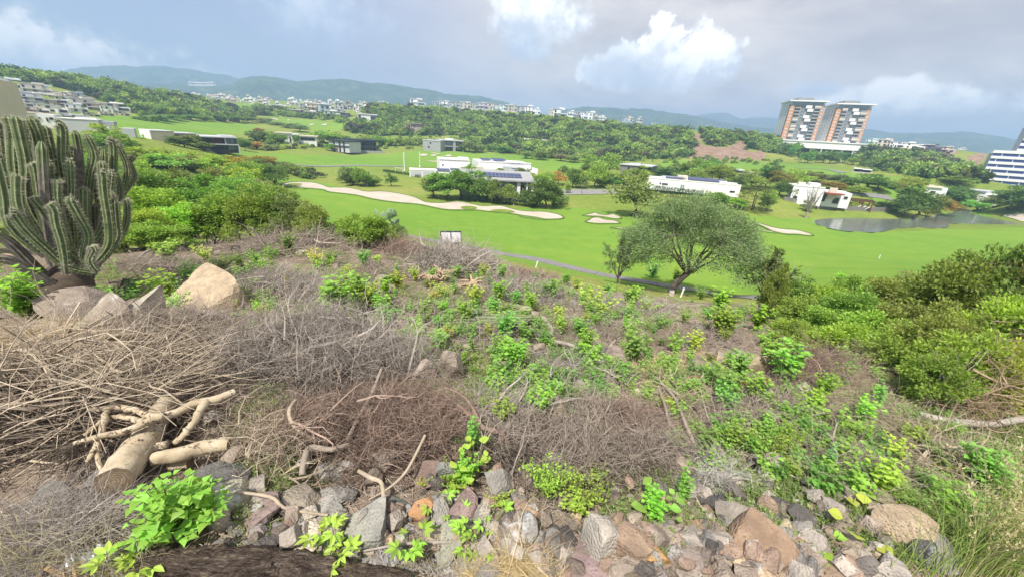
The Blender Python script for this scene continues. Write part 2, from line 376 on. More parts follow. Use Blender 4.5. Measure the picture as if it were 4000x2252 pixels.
def leaf_mat(name, c0, c1, c2, trans=.42, rough=.55, use_obj=True, gloss=.25):
    """leaves: colour differs from leaf to leaf and, through the object's own colour, from plant to plant"""
    M = bpy.data.materials.new(name); M.use_nodes = True; n = N(M.node_tree); b = n.n['Principled BSDF']
    rp = n.new('ShaderNodeNewGeometry').outputs['Random Per Island']
    c = n.ramp(rp, [(0, c0), (.5, c1), (1, c2)])
    if use_obj:
        oi = n.new('ShaderNodeObjectInfo'); c = n.mix(1., c, oi.outputs['Color'], 'MULTIPLY')
        h = n.new('ShaderNodeHueSaturation'); n.put(h.inputs['Value'], n.lin(oi.outputs['Random'], 0, 1, .8, 1.18)); n.put(h.inputs['Hue'], n.lin(oi.outputs['Random'], 0, 1, .485, .512)); n.put(h.inputs['Color'], c); c = h.outputs[0]
    n.put(b.inputs['Base Color'], c); b.inputs['Roughness'].default_value = rough; b.inputs['Specular IOR Level'].default_value = gloss
    tr = n.new('ShaderNodeBsdfTranslucent'); n.put(tr.inputs[0], n.mix(1., c, (1.25, 1.25, .6), 'MULTIPLY'))
    mx = n.new('ShaderNodeMixShader'); mx.inputs[0].default_value = trans; n.l.new(b.outputs[0], mx.inputs[1]); n.l.new(tr.outputs[0], mx.inputs[2])
    n.l.new(mx.outputs[0], n.n['Material Output'].inputs[0]); return M
# ------------------------------------------------------------------ ground sheet
def soft(mask, k=1):
    m_ = mask.astype(float)
    for _ in range(k):
        m_[1:-1] = (m_[:-2]+2*m_[1:-1]+m_[2:])/4; m_[:, 1:-1] = (m_[:, :-2]+2*m_[:, 1:-1]+m_[:, 2:])/4
    return m_
FAIR = [
 [(900, 690), (1160, 697), (1320, 727), (1480, 762), (1640, 785), (1850, 805), (2050, 812), (2200, 808), (2420, 828), (2500, 845), (2800, 825), (2920, 835), (3100, 865), (3170, 875), (3210, 905), (3450, 918), (3600, 895), (3720, 882), (4200, 885), (4200, 1300), (2900, 1300), (2200, 1120), (1500, 960), (1200, 900), (900, 800)],
 [(860, 585), (960, 592), (1080, 600), (1400, 608), (1560, 598), (1650, 588), (1850, 596), (2000, 606), (2170, 622), (2310, 640), (2290, 662), (2180, 668), (1800, 645), (1620, 652), (1400, 657), (1160, 648), (1000, 632), (900, 610)],
 [(330, 462), (440, 453), (540, 453), (570, 470), (700, 472), (870, 478), (1010, 488), (1010, 508), (960, 522), (830, 528), (600, 508), (560, 540), (420, 540), (330, 490)],
 [(1050, 460), (1130, 463), (1250, 473), (1380, 485), (1370, 495), (1330, 510), (1240, 515), (1190, 500), (1090, 480)], [(830, 402), (1000, 405), (1010, 425), (850, 418)],
 [(2560, 640), (2640, 625), (2690, 627), (2680, 655), (2560, 665)],
 [(2840, 642), (2880, 630), (3000, 638), (3200, 648), (3350, 678), (3500, 690), (3700, 712), (3800, 730), (3920, 748), (3900, 775), (3600, 765), (3400, 722), (3200, 702), (3000, 682), (2860, 662)],
 [(3380, 752), (3500, 742), (3560, 765), (3520, 775), (3400, 765)], [(3150, 840), (3500, 820), (3620, 835), (3500, 850), (3200, 850)], [(3750, 830), (4050, 820), (4050, 850), (3850, 840)]]
DIRT = [[(2680, 520), (2750, 530), (2730, 560), (2800, 577), (2860, 572), (2890, 548), (2935, 552), (2900, 590), (3000, 600), (2980, 625), (2800, 627), (2630, 615), (2740, 592), (2690, 560)],
        [(2960, 545), (3040, 560), (3020, 575), (2960, 560)], [(3760, 610), (3860, 590), (3840, 650), (3790, 660)], [(3450, 572), (3740, 590), (3740, 604), (3450, 590)]]
far = (RR[None] > 22)*np.ones_like(GX)
fair = np.zeros_like(GX)
for p_ in FAIR: fair = np.maximum(fair, soft(inpoly(PX, PY, p_) & (PD > 10), 1))
fair *= sm(24, 31, RR)[None]
fair = np.clip(fair+.0, 0, 1)
dirt = np.zeros_like(GX)
for p_ in DIRT: dirt = np.maximum(dirt, soft(inpoly(PX, PY, p_) & (PD > 100), 1))
soil = 1-sm(15, 21, RR+2.5*vnoise(GX, GY, 3, 8))[None] if False else 1-sm(15.5, 20, RR[None]+3*vnoise(GX, GY, 3, 8))
soil = soil*np.ones_like(GX)
gm = mat('ground_earth', rough=.95, spec=.1); n, b = nodes(gm)
geo = n.new('ShaderNodeNewGeometry').outputs['Position']
def att(nm): a = n.new('ShaderNodeAttribute'); a.attribute_name = nm; return a.outputs['Fac']
e1 = n.noise(geo, .9, 6, .65); e2 = n.noise(geo, 14, 5, .7); e3 = n.noise(geo, .25, 3, .6)
earth = n.ramp(n.m('ADD', n.m('MULTIPLY', e1, .6), n.m('MULTIPLY', e2, .4)), [(.3, (.11, .082, .058)), (.5, (.22, .172, .125)), (.72, (.34, .28, .21))])
g1 = n.noise(geo, .035, 5, .6); g2 = n.noise(geo, .6, 5, .65); g3 = n.noise(geo, 6, 3, .6)
grass = n.ramp(n.m('ADD', n.m('MULTIPLY', g1, .55), n.m('MULTIPLY', g2, .45)), [(.34, (.12, .19, .03)), (.5, (.20, .26, .045)), (.64, (.30, .30, .085))])
grass = n.mix(n.m('MULTIPLY', n.ss(g3, .45, .75), .35), grass, (.06, .095, .02))
turf = n.ramp(n.m('ADD', n.m('MULTIPLY', g1, .5), n.m('MULTIPLY', g2, .5)), [(.36, (.125, .245, .030)), (.5, (.165, .285, .036)), (.66, (.22, .315, .05))])
sv = n.dot(geo, (.32, .95, 0)); stripe = n.ss(n.m('SINE', n.m('MULTIPLY', sv, .9)), -.6, .6, 0, 1)
turf = n.mix(n.m('MULTIPLY', stripe, .30), turf, (.125, .265, .035)); turf = n.mix(n.m('MULTIPLY', n.ss(n.noise(geo, .011, 4, .6), .42, .66), .55), turf, (.21, .31, .045)); turf = n.mix(n.m('MULTIPLY', n.ss(n.noise(geo, .10, 5, .7), .52, .72), .35), turf, (.10, .22, .03))
d1 = n.ramp(n.m('ADD', n.m('MULTIPLY', n.noise(geo, .3, 5, .7), .7), n.m('MULTIPLY', n.noise(geo, 1.6, 3, .7), .3)), [(.35, (.17, .105, .07)), (.5, (.27, .18, .125)), (.68, (.42, .32, .25))])
fw = n.ss(n.m('ADD', att('fairway'), n.m('MULTIPLY', n.m('SUBTRACT', n.noise(geo, .35, 3), .5), .35)), .35, .65)
so = n.ss(n.m('ADD', att('soil'), n.m('MULTIPLY', n.m('SUBTRACT', e1, .5), .8)), .3, .7)
di = n.ss(n.m('ADD', att('dirt'), n.m('MULTIPLY', n.m('SUBTRACT', n.noise(geo, .12, 4), .5), .9)), .35, .65)
c = n.mix(fw, grass, turf); c = n.mix(di, c, d1); c = n.mix(so, c, earth)
n.put(b.inputs['Base Color'], c)
bump(n, b, n.m('ADD', n.m('MULTIPLY', e2, .5), n.m('MULTIPLY', g3, .5)), .5, .08)
ii = np.arange(NA-1)[:, None]*NR; jj = np.arange(NR-1)[None]
Qg = np.stack([ii+jj, ii+NR+jj, ii+NR+jj+1, ii+jj+1], -1).reshape(-1, 4)[:, ::-1]
ground = obj('ground', mesh_np('ground', np.stack([GX, GY, GZ+CAMZ], -1).reshape(-1, 3), Qg[:, ::-1], None, gm, True,
             {'fairway': fair.ravel(), 'soil': soil.ravel(), 'dirt': dirt.ravel()}))
tag(ground, kind='structure')
# ------------------------------------------------------------------ mountains
mm_ = mat('mountain_woods', rough=1., spec=0.); n, b = nodes(mm_); geo = n.new('ShaderNodeNewGeometry').outputs['Position']
a1 = n.noise(geo, .018, 6, .65); a2 = n.noise(geo, .09, 5, .7)
n.put(b.inputs['Base Color'], n.ramp(n.m('ADD', n.m('MULTIPLY', a1, .55), n.m('MULTIPLY', a2, .45)), [(.36, (.025, .05, .016)), (.5, (.05, .092, .026)), (.64, (.17, .20, .07))]))
bump(n, b, a2, 1., 12)
def ridge(crest, r, seed, rough_=.05, front=.55, dip=.03):
    A = np.array([ray(*q) for q in crest]); az = np.linspace(A[0, 0], A[-1, 0], 260); s = np.interp(az, A[:, 0], A[:, 1])
    s[1:-1] = (s[:-2]+2*s[1:-1]+s[2:])/4
    K = 40; V = []
    for k in range(K+8):
        if k <= K: t = k/K; rr = r*(front+(1-front)*t); zz = s*r*(t**1.25)-(1-t)*dip*r*.6
        else: t = 1-(k-K)/8.; rr = r*(1+.35*(1-t)); zz = s*r*t-40*(1-t)
        x = np.sin(az)*rr; y = np.cos(az)*rr
        nz = (vnoise(x, y, r*.09, seed)+.5*vnoise(x, y, r*.04, seed+1)+.3*vnoise(x, y, r*.017, seed+2))
        edge = 1-abs(2*min(k, K)/K-1)
        zz = zz+nz*s*r*(.10+.5*edge)*.8+vnoise(x, y, r*.006, seed+3)*r*.0016
        V.append(np.stack([x, y, zz+CAMZ], -1))
    V = np.concatenate(V); nA = len(az); i = np.arange(K+7)[:, None]*nA; j = np.arange(nA-1)[None]
    Q = np.stack([i+j, i+j+1, i+nA+j+1, i+nA+j], -1).reshape(-1, 4)
    o = obj('mountain', mesh_np('mountain', V, Q, None, mm_, True)); tag(o, kind='structure'); return o
ridge([(-900, 300), (-300, 268), (0, 270), (120, 281), (235, 286), (290, 268), (380, 256), (500, 255), (640, 264), (780, 280), (900, 296), (1000, 322), (1100, 350), (1250, 390)], 2350, 3)
ridge([(-200, 330), (250, 320), (450, 322), (650, 333), (780, 340), (890, 330), (935, 307), (970, 299), (1030, 296), (1090, 306), (1150, 317), (1190, 318), (1250, 310), (1320, 310), (1400, 318), (1500, 330), (1600, 342), (1700, 358), (1740, 368), (1830, 369), (1880, 372), (1950, 391), (2010, 410), (2080, 436), (2200, 470)], 1650, 11)
ridge([(2080, 460), (2200, 434), (2250, 425), (2275, 418), (2400, 422), (2520, 428), (2600, 438), (2700, 451), (2830, 478), (2950, 495), (3100, 512), (3250, 530), (3400, 560)], 1800, 23)
ridge([(2500, 480), (2640, 460), (2720, 449), (2790, 443), (2850, 444), (2880, 455), (2905, 463), (2950, 458), (3050, 462), (3200, 480), (3330, 500)], 2900, 31)
ridge([(3150, 520), (3300, 506), (3400, 507), (3480, 516), (3600, 516), (3780, 513), (3840, 520), (3900, 532), (4000, 546), (4300, 575), (4700, 620)], 2300, 41)
# ------------------------------------------------------------------ haze
hz = bpy.data.materials.new('haze'); hz.use_nodes = True; n = N(hz.node_tree); n.n.clear()
pv = n.new('ShaderNodeVolumePrincipled'); pv.inputs['Color'].default_value = (.45, .635, .97, 1); pv.inputs['Density'].default_value = .00062; pv.inputs['Anisotropy'].default_value = 0.1
ou = n.new('ShaderNodeOutputMaterial'); n.l.new(pv.outputs[0], ou.inputs['Volume'])
zb = min(float(GZ.min())+CAMZ, -30)-70
hb = MB().box(-7300, 7300, -7300, 7300, zb, 232).obj('haze', hz); tag(hb, kind='stuff')
# ------------------------------------------------------------------ plant kit
def unit(v): return v/(np.linalg.norm(v, axis=-1, keepdims=True)+1e-9)
def leaf_quads(C, axis, L, wr=.5, up=.6, g=None):
    """folded four-corner leaves: position, direction, length"""
    g = g or rng
    n = len(C); axis = unit(axis); nr = unit(g.normal(size=(n, 3))*(1-up)+np.array([0, 0, up]))
    side = unit(np.cross(axis, nr)); nn = np.cross(side, axis)
    L = np.broadcast_to(L, (n,))[:, None]
    V = np.stack([C, C+axis*L*.45+side*L*wr*.5+nn*L*.06, C+axis*L-nn*L*.08, C+axis*L*.45-side*L*wr*.5+nn*L*.06], 1)
    return V.reshape(-1, 3), np.arange(n*4).reshape(-1, 4)
def crown(g, n, rx, ry, rz, K, leaf, wr=.5, cz=0., low=-.35, cr=.33, up=.5, spread=1.0, fill=.25):
    """leaves in K clumps over an uneven ellipsoid"""
    d = unit(g.normal(size=(K*4, 3))); d = d[d[:, 2] > low][:K]; K = len(d)
    rad = g.uniform(.52, .92, K)*(1+.25*g.normal(size=K)*.5); ins = g.random(K) < fill; rad[ins] *= .55
    cc = d*rad[:, None]*np.array([rx, ry, rz]); cs = g.uniform(.65, 1.3, K)*cr*min(rx, rz*1.2)
    k = g.integers(0, K, n); o = unit(g.normal(size=(n, 3)))*(g.random((n, 1))**.4)
    o[:, 2] *= .75
    C = cc[k]+o*cs[k][:, None]; C[:, 2] += cz
    ax = unit(o+.5*d[k]+g.normal(size=(n, 3))*.6+np.array([0, 0, .1]))
    V, Q = leaf_quads(C, ax, leaf*g.uniform(.6, 1.3, n), wr, up, g)
    return V, Q, cc+np.array([0, 0, cz]), cs
def limbs(mb, g, base, fork, tips, r0, k=6, wob=.06):
    """trunk from base to fork, then a limb to every tip"""
    base = np.array(base, float); fork = np.array(fork, float); h = np.linalg.norm(fork-base)
    t = np.linspace(0, 1, 6)[:, None]; P = base+(fork-base)*t+g.normal(size=(6, 3))*wob*h*np.sin(t*np.pi)
    mb.tube(P, r0*(1.25-.5*t[:, 0]+.5*(1-t[:, 0])**6), k)
    for tp in tips:
        t = np.linspace(0, 1, 6)[:, None]; mid_ = fork*.5+tp*.5+np.array([0, 0, -.06*np.linalg.norm(tp-fork)])+g.normal(size=3)*.08*np.linalg.norm(tp-fork)
        P = fork*(1-t)**2+2*mid_*t*(1-t)+tp*t*t; mb.tube(P, r0*(.62*(1-t[:, 0])+.06), max(4, k-1), False)
bark = wall_mat('bark', (.13, .10, .075), .4, 6, .95, .4); bark_pale = wall_mat('bark_pale', (.33, .29, .23), .3, 6, .95, .3)
LF = leaf_mat('leaves', (.6, .58, .5), (.95, .95, .95), (1.35, 1.3, 1.0))
def tree_proto(name, seed, n, rx, rz, h, K, leaf, wr=.5, cr=.36, trunk_r=.035, fork=.4, low=-.4, bk=bark, k=6, cz=None, ntips=None, fill=.25, up=.5):
    """unit tree (height about 1): trunk with limbs and a crown of leaves"""
    g = np.random.default_rng(seed); cz = h-rz if cz is None else cz
    V, Q, cc, cs = crown(g, n, rx, rx, rz, K, leaf, wr, cz, low, cr, up, fill=fill)
    e = empty(name); mb = MB(); tips = cc[:(ntips or min(K, 12))]
    limbs(mb, g, (0, 0, -.04), (g.normal()*.03, g.normal()*.03, fork*h), tips, trunk_r, k)
    mb.obj('trunk', bk, e, True); obj('crown', mesh_np('crown', V, Q, None, LF), e)
    return e
def bush_proto(name, seed, n, K, leaf, wr=.55, rz=.5, low=-.5, cr=.34, up=.45, bk=bark, nst=9):
    """unit shrub: 1 high, 1 across its half width, many stems from the ground"""
    g = np.random.default_rng(seed); V, Q, cc, cs = crown(g, n, .52, .52, rz, K, leaf, wr, .5, low, cr, up, fill=.3)
    V[:, 2] = np.maximum(V[:, 2], .01)
    e = empty(name); mb = MB()
    for i in range(nst):
        tp = cc[i % len(cc)]; a = g.uniform(0, 6.28); b0 = np.array([math.cos(a)*.06, math.sin(a)*.06, -.05]); t = np.linspace(0, 1, 5)[:, None]
        P = b0*(1-t)+tp*t+g.normal(size=(5, 3))*.02; mb.tube(P, .018*(1-.75*t[:, 0]), 4, False)
    mb.obj('stems', bk, e); obj('foliage', mesh_np('foliage', V, Q, None, LF), e)
    return e
PROTO = []
def P_(e): PROTO.append(e); return e
bushN = [P_(bush_proto('bush', 100+i, 9000, 52, .048, .58, .5, -.6, .26)) for i in range(4)]     # near shrubs
bushM = [P_(bush_proto('bush', 120+i, 2600, 34, .082, .6, .5, -.6, .30)) for i in range(3)]      # shrubs farther off
treeM = [P_(tree_proto('tree', 140+i, 2400, .35+.05*(i % 2), .44, 1., 34, .062, .6, .32, .022, .33, -.55)) for i in range(4)]
treeT = [P_(tree_proto('tree', 150+i, 1700, .24, .45, 1., 28, .06, .55, .42, .018, .28, -.7)) for i in range(2)]
treeW = [P_(tree_proto('tree', 160+i, 2600, .52, .30, 1., 34, .06, .55, .3, .03, .35, -.3)) for i in range(2)]
treeS = [P_(tree_proto('tree', 170+i, 700, .38, .45, 1., 24, .12, .6, .36, .02, .3, -.6, k=4, ntips=6)) for i in range(4)]   # far off
bushS = [P_(bush_proto('shrub', 180+i, 420, 20, .17, .65, .5, -.6, .34, nst=4)) for i in range(3)]
ITEMS = []
LAND = []
def land(txt, px, py): LAND.append((txt, px, py))
def item(o, desc, px, py): ITEMS.append((o, desc, px, py)); return o
used = set()
def inst(pool, loc, sx, sz, color, cat, group, rz=None, name=None):
    """next copy of a prototype (the first time the prototype itself)"""
    p = pool[int(rng.integers(0, len(pool)))] if isinstance(pool, list) else pool
    if p.name not in used: o = p; used.add(p.name)
    else: o = copy_tree(p)
    if name: o.name = name
    o.location = loc; o.rotation_euler = (0, 0, rng.uniform(0, 6.28) if rz is None else rz); o.scale = (sx, sx, sz)
    set_color(o, color); tag(o, None, cat, group); return o
def size_at(px, py, ptop, wpx, r=None):
    """ground point and real height and width of something that stands at (px, py), reaches ptop and is wpx wide"""
    g = G(px, py) if r is None else at(px, py, r)
    rr = math.hypot(g.x, g.y)
    a, s = ray(px, py); q = proj([[g.x, g.y, g.z+1.0]]); dy = py-float(q[1][0])
    hgt = max(.1, (py-ptop)/max(dy, 1e-3)); dep = float(q[2][0])
    return g, hgt, wpx/FOC*dep*1.02
GREEN = {'bright': (.105, .21, .030), 'mid': (.075, .145, .030), 'dark': (.038, .085, .024), 'yellow': (.165, .23, .028), 'grey': (.085, .13, .055), 'olive': (.10, .14, .034), 'blue': (.055, .125, .05), 'rust': (.24, .12, .035), 'gold': (.26, .22, .05), 'deep': (.026, .062, .020), 'lime': (.17, .30, .035)}
GREEN.update(yellow=(.118, .185, .036), lime=(.128, .20, .038), olive=(.10, .15, .042), dark=(.062, .112, .036), deep=(.046, .09, .031), rust=(.135, .115, .034), bright=(.108, .178, .040), mid=(.082, .15, .036), grey=(.09, .13, .06), gold=(.21, .18, .05)); GREEN = {k: tuple(min(.62, x*q) for x, q in zip(v, (3.1, 2.75, 2.7))) for k, v in GREEN.items()}
WORD = {'bright': 'bright green', 'mid': 'mid green', 'dark': 'dark green', 'yellow': 'yellow green', 'grey': 'grey green', 'olive': 'olive green', 'blue': 'blue green', 'rust': 'rust flecked', 'gold': 'golden leaved', 'deep': 'very dark green', 'lime': 'lime green'}
def plant(pool, px, py, ptop, wpx, tone, kind='bush', cat='bush', group=None, name=None, zs=1.0, r=None):
    g, h, wd = size_at(px, py, ptop, wpx, r); g.z -= .03*h
    wscale = {'bush': 1.0, 'tree': .78, 'wide': 1.06, 'tall': .52}[kind]
    o = inst(pool, g, wd/wscale, h*zs, [x*(1+.08*rng.normal()) for x in GREEN[tone]], cat, group, name=name)
    size = 'tall' if h > wd*1.25 else ('broad' if wd > h*1.7 else ('large' if h > 3.2 else ('small' if h < 1.3 else 'rounded')))
    item(o, size+' '+WORD[tone]+' '+cat, px, py); return o
# --- shrubs on the right of the slope
GR = 'shrubs crowding the right of the slope'
for q in ((2985, 1262, 1030, 90, 'olive'), (3060, 1240, 1085, 190, 'mid'), (3170, 1250, 1095, 190, 'yellow'), (3120, 1290, 1160, 200, 'olive'), (3260, 1250, 1085, 200, 'bright'), (3300, 1330, 1130, 230, 'mid'), (3190, 1330, 1190, 210, 'bright'),
          (3420, 1270, 1080, 230, 'olive'), (3390, 1390, 1190, 250, 'yellow'), (3270, 1400, 1260, 210, 'yellow'), (3500, 1400, 1180, 260, 'mid'), (3560, 1290, 1040, 260, 'grey'), (3480, 1450, 1290, 230, 'bright'), (3650, 1330, 1010, 280, 'mid'),
          (3600, 1480, 1210, 290, 'olive'), (3760, 1340, 1010, 280, 'grey'), (3870, 1360, 990, 300, 'olive'), (3970, 1370, 945, 320, 'mid'), (3690, 1560, 1290, 300, 'yellow'), (3600, 1590, 1360, 230, 'bright'), (3760, 1490, 1180, 300, 'lime'), (3880, 1520, 1150, 330, 'lime'), (3990, 1510, 1120, 330, 'lime'), (3830, 1600, 1330, 260, 'yellow'), (3080, 1350, 1240, 150, 'bright'),
          (3700, 1250, 1000, 240, 'olive'), (3900, 1240, 970, 260, 'dark'), (4040, 1250, 925, 300, 'olive'), (4080, 1420, 1000, 320, 'mid'), (4280, 1500, 1080, 360, 'olive'), (4350, 1300, 900, 380, 'mid'), (4500, 1450, 950, 420, 'grey')):
    plant(bushN, *q, group=GR)
# --- thicket on the left beyond the cactus
GL = 'shrubs of the thicket beyond the cactus'
for q in ((480, 985, 860, 200, 'yellow'), (560, 970, 810, 230, 'yellow'), (640, 975, 850, 190, 'bright'), (700, 960, 800, 220, 'yellow'), (620, 900, 720, 260, 'bright'), (760, 930, 780, 210, 'mid'), (850, 945, 770, 240, 'bright'), (800, 850, 690, 250, 'mid'),
          (930, 940, 740, 210, 'mid'), (1000, 945, 745, 210, 'bright'), (1080, 940, 740, 210, 'mid'), (1160, 935, 770, 200, 'grey'), (1230, 930, 790, 150, 'olive'), (950, 850, 690, 230, 'mid'), (1080, 850, 720, 220, 'bright'), (700, 830, 670, 250, 'dark'), (560, 830, 650, 260, 'mid'),
          (440, 860, 700, 240, 'bright'), (350, 960, 830, 200, 'yellow'), (420, 760, 600, 220, 'mid'), (1430, 962, 818, 190, 'olive'), (1500, 965, 900, 110, 'yellow'), (1350, 945, 850, 110, 'mid'), (1540, 950, 870, 100, 'grey'), (-120, 900, 600, 330, 'mid'), (-300, 1000, 620, 380, 'olive')):
    plant(bushN, *q, group=GL)
GM = 'shrubs of the scrub between thicket and golf course'
for i in range(58):
    px = rng.uniform(260, 1130); py = rng.uniform(590, 790)
    if py < 600+max(0, (px-560))*.22: continue
    tone = ['mid', 'yellow', 'olive', 'bright', 'dark', 'lime', 'grey'][int(rng.integers(0, 7))]
    wv = rng.uniform(80, 150)*(.45+.55*(py-560)/230); plant(bushM, px, py, py-wv*rng.uniform(.5, .75), wv, tone, group=GM)
for q in ((420, 560, 485, 110, 'yellow'), (450, 590, 520, 150, 'mid'), (350, 580, 520, 120, 'olive'), (560, 640, 575, 160, 'lime'), (640, 660, 600, 170, 'olive'), (730, 650, 590, 140, 'bright'), (850, 650, 605, 120, 'yellow'), (930, 670, 610, 110, 'rust'), (1030, 650, 606, 90, 'rust'), (1000, 660, 620, 90, 'dark'), (1090, 655, 628, 80, 'mid'), (1120, 670, 640, 80, 'dark'), (990, 690, 640, 130, 'mid')):
    plant(bushM, *q, group=GM)
# --- trees and shrubs among the houses on the plain
GT = 'garden trees between the golf course houses'
for q in ((1385, 725, 662, 85, 'grey', 'bush'), (1420, 730, 665, 60, 'mid', 'bush'), (1360, 715, 668, 60, 'grey', 'bush'), (1375, 724, 690, 35, 'rust', 'bush'), (1450, 725, 690, 70, 'mid', 'bush'), (1530, 728, 684, 42, 'dark', 'tree'),
          (1700, 774, 690, 100, 'dark', 'tree'), (1740, 778, 678, 120, 'mid', 'tree'), (1795, 780, 672, 120, 'dark', 'tree'), (1850, 776, 660, 95, 'mid', 'tall'), (1875, 786, 700, 90, 'dark', 'tree'), (1935, 797, 712, 62, 'mid', 'tree'), (1990, 800, 728, 55, 'olive', 'tree'), (1690, 765, 715, 40, 'grey', 'tree'), (1905, 790, 700, 50, 'mid', 'tall'), (1975, 795, 738, 50, 'yellow', 'tree'), (2080, 808, 748, 90, 'dark', 'bush'), (2125, 812, 705, 120, 'dark', 'tree'), (2165, 810, 740, 70, 'dark', 'bush'), (2185, 798, 770, 50, 'mid', 'bush'), (2115, 730, 675, 90, 'yellow', 'tree'),
          (1960, 682, 660, 50, 'olive', 'bush'), (2040, 685, 660, 60, 'olive', 'bush'), (1820, 690, 655, 55, 'mid', 'bush'),
          (2180, 722, 675, 55, 'gold', 'tree'), (2200, 695, 650, 38, 'dark', 'tree'), (2235, 735, 650, 45, 'mid', 'tall'), (2270, 720, 670, 45, 'olive', 'tree'), (2260, 735, 690, 55, 'dark', 'bush'), (2325, 735, 645, 70, 'bright', 'tree'), (2290, 705, 640, 50, 'mid', 'tree'), (2350, 730, 690, 60, 'mid', 'bush'), (2215, 755, 715, 24, 'bright', 'tall'), (2385, 730, 690, 60, 'dark', 'bush'), (2380, 690, 610, 90, 'olive', 'tree'), (2310, 660, 610, 60, 'olive', 'tree'), (2420, 735, 700, 60, 'mid', 'bush'),
          (2470, 845, 700, 140, 'grey', 'tree'), (2480, 740, 660, 110, 'olive', 'tree'), (2450, 700, 655, 40, 'mid', 'tall'), (2560, 690, 650, 70, 'dark', 'tree'), (2600, 705, 660, 90, 'deep', 'tree'), (2640, 690, 640, 60, 'dark', 'tree'), (2680, 700, 630, 60, 'mid', 'tall'), (2710, 720, 665, 80, 'bright', 'tree'), (2660, 720, 680, 60, 'mid', 'tree'), (2760, 710, 640, 80, 'mid', 'tree'), (2800, 720, 650, 100, 'bright', 'tree'), (2870, 745, 690, 65, 'dark', 'tree'), (2830, 690, 650, 80, 'mid', 'tree'), (2930, 740, 670, 80, 'bright', 'tree'), (2985, 735, 645, 60, 'deep', 'tall'), (2960, 730, 690, 60, 'mid', 'bush'), (3040, 740, 670, 80, 'olive', 'tree'), (3090, 735, 670, 90, 'yellow', 'tree'), (3030, 690, 650, 40, 'dark', 'bush'), (2720, 680, 620, 50, 'mid', 'tree'), (2780, 670, 625, 60, 'dark', 'tree'),
          (2620, 880, 790, 110, 'mid', 'tree'), (2790, 825, 745, 70, 'mid', 'tall'), (2870, 815, 775, 60, 'yellow', 'tree'), (2990, 825, 750, 55, 'mid', 'tall'), (3050, 770, 715, 70, 'deep', 'tree'), (3145, 695, 680, 60, 'grey', 'bush'), (3180, 712, 675, 80, 'grey', 'tree'), (3270, 722, 685, 70, 'grey', 'bush'), (3380, 740, 685, 110, 'dark', 'tree'), (3430, 740, 700, 70, 'dark', 'tree'), (3350, 760, 728, 65, 'bright', 'tree'), (3300, 735, 715, 60, 'mid', 'bush'), (3250, 740, 712, 85, 'rust', 'tree'), (3540, 740, 695, 85, 'olive', 'tree'), (3490, 740, 715, 60, 'olive', 'bush'), (3590, 730, 700, 50, 'mid', 'bush'), (3120, 700, 668, 50, 'olive', 'bush'),
          (3565, 852, 740, 125, 'deep', 'tree'), (3520, 848, 770, 80, 'dark', 'tree'), (3620, 850, 800, 50, 'mid', 'bush'), (3660, 838, 775, 95, 'rust', 'tree'), (3690, 800, 730, 110, 'dark', 'tree'), (3740, 795, 740, 90, 'mid', 'tree'), (3805, 825, 785, 85, 'bright', 'tree'), (3930, 820, 760, 110, 'dark', 'tree'), (3980, 825, 735, 120, 'deep', 'tree'), (3890, 810, 770, 70, 'dark', 'bush'), (3720, 720, 690, 80, 'olive', 'tree'), (3450, 815, 790, 60, 'dark', 'bush'), (3500, 822, 800, 50, 'mid', 'bush'), (3115, 782, 762, 26, 'mid', 'tree'), (3245, 800, 765, 40, 'olive', 'tall'), (3290, 812, 775, 42, 'olive', 'tall'), (3010, 790, 760, 40, 'bright', 'bush'), (3150, 826, 790, 40, 'grey', 'bush')):
    k = q[5]; gw_ = 1.22; plant({'bush': bushM, 'tree': treeM, 'tall': treeT}[k], q[0], q[1], q[1]-(q[1]-q[2])*1.12, q[3]*gw_, q[4], kind=k, cat='bush' if k == 'bush' else 'tree', group=GT)
GF = 'trees and shrubs beside the far fairways'
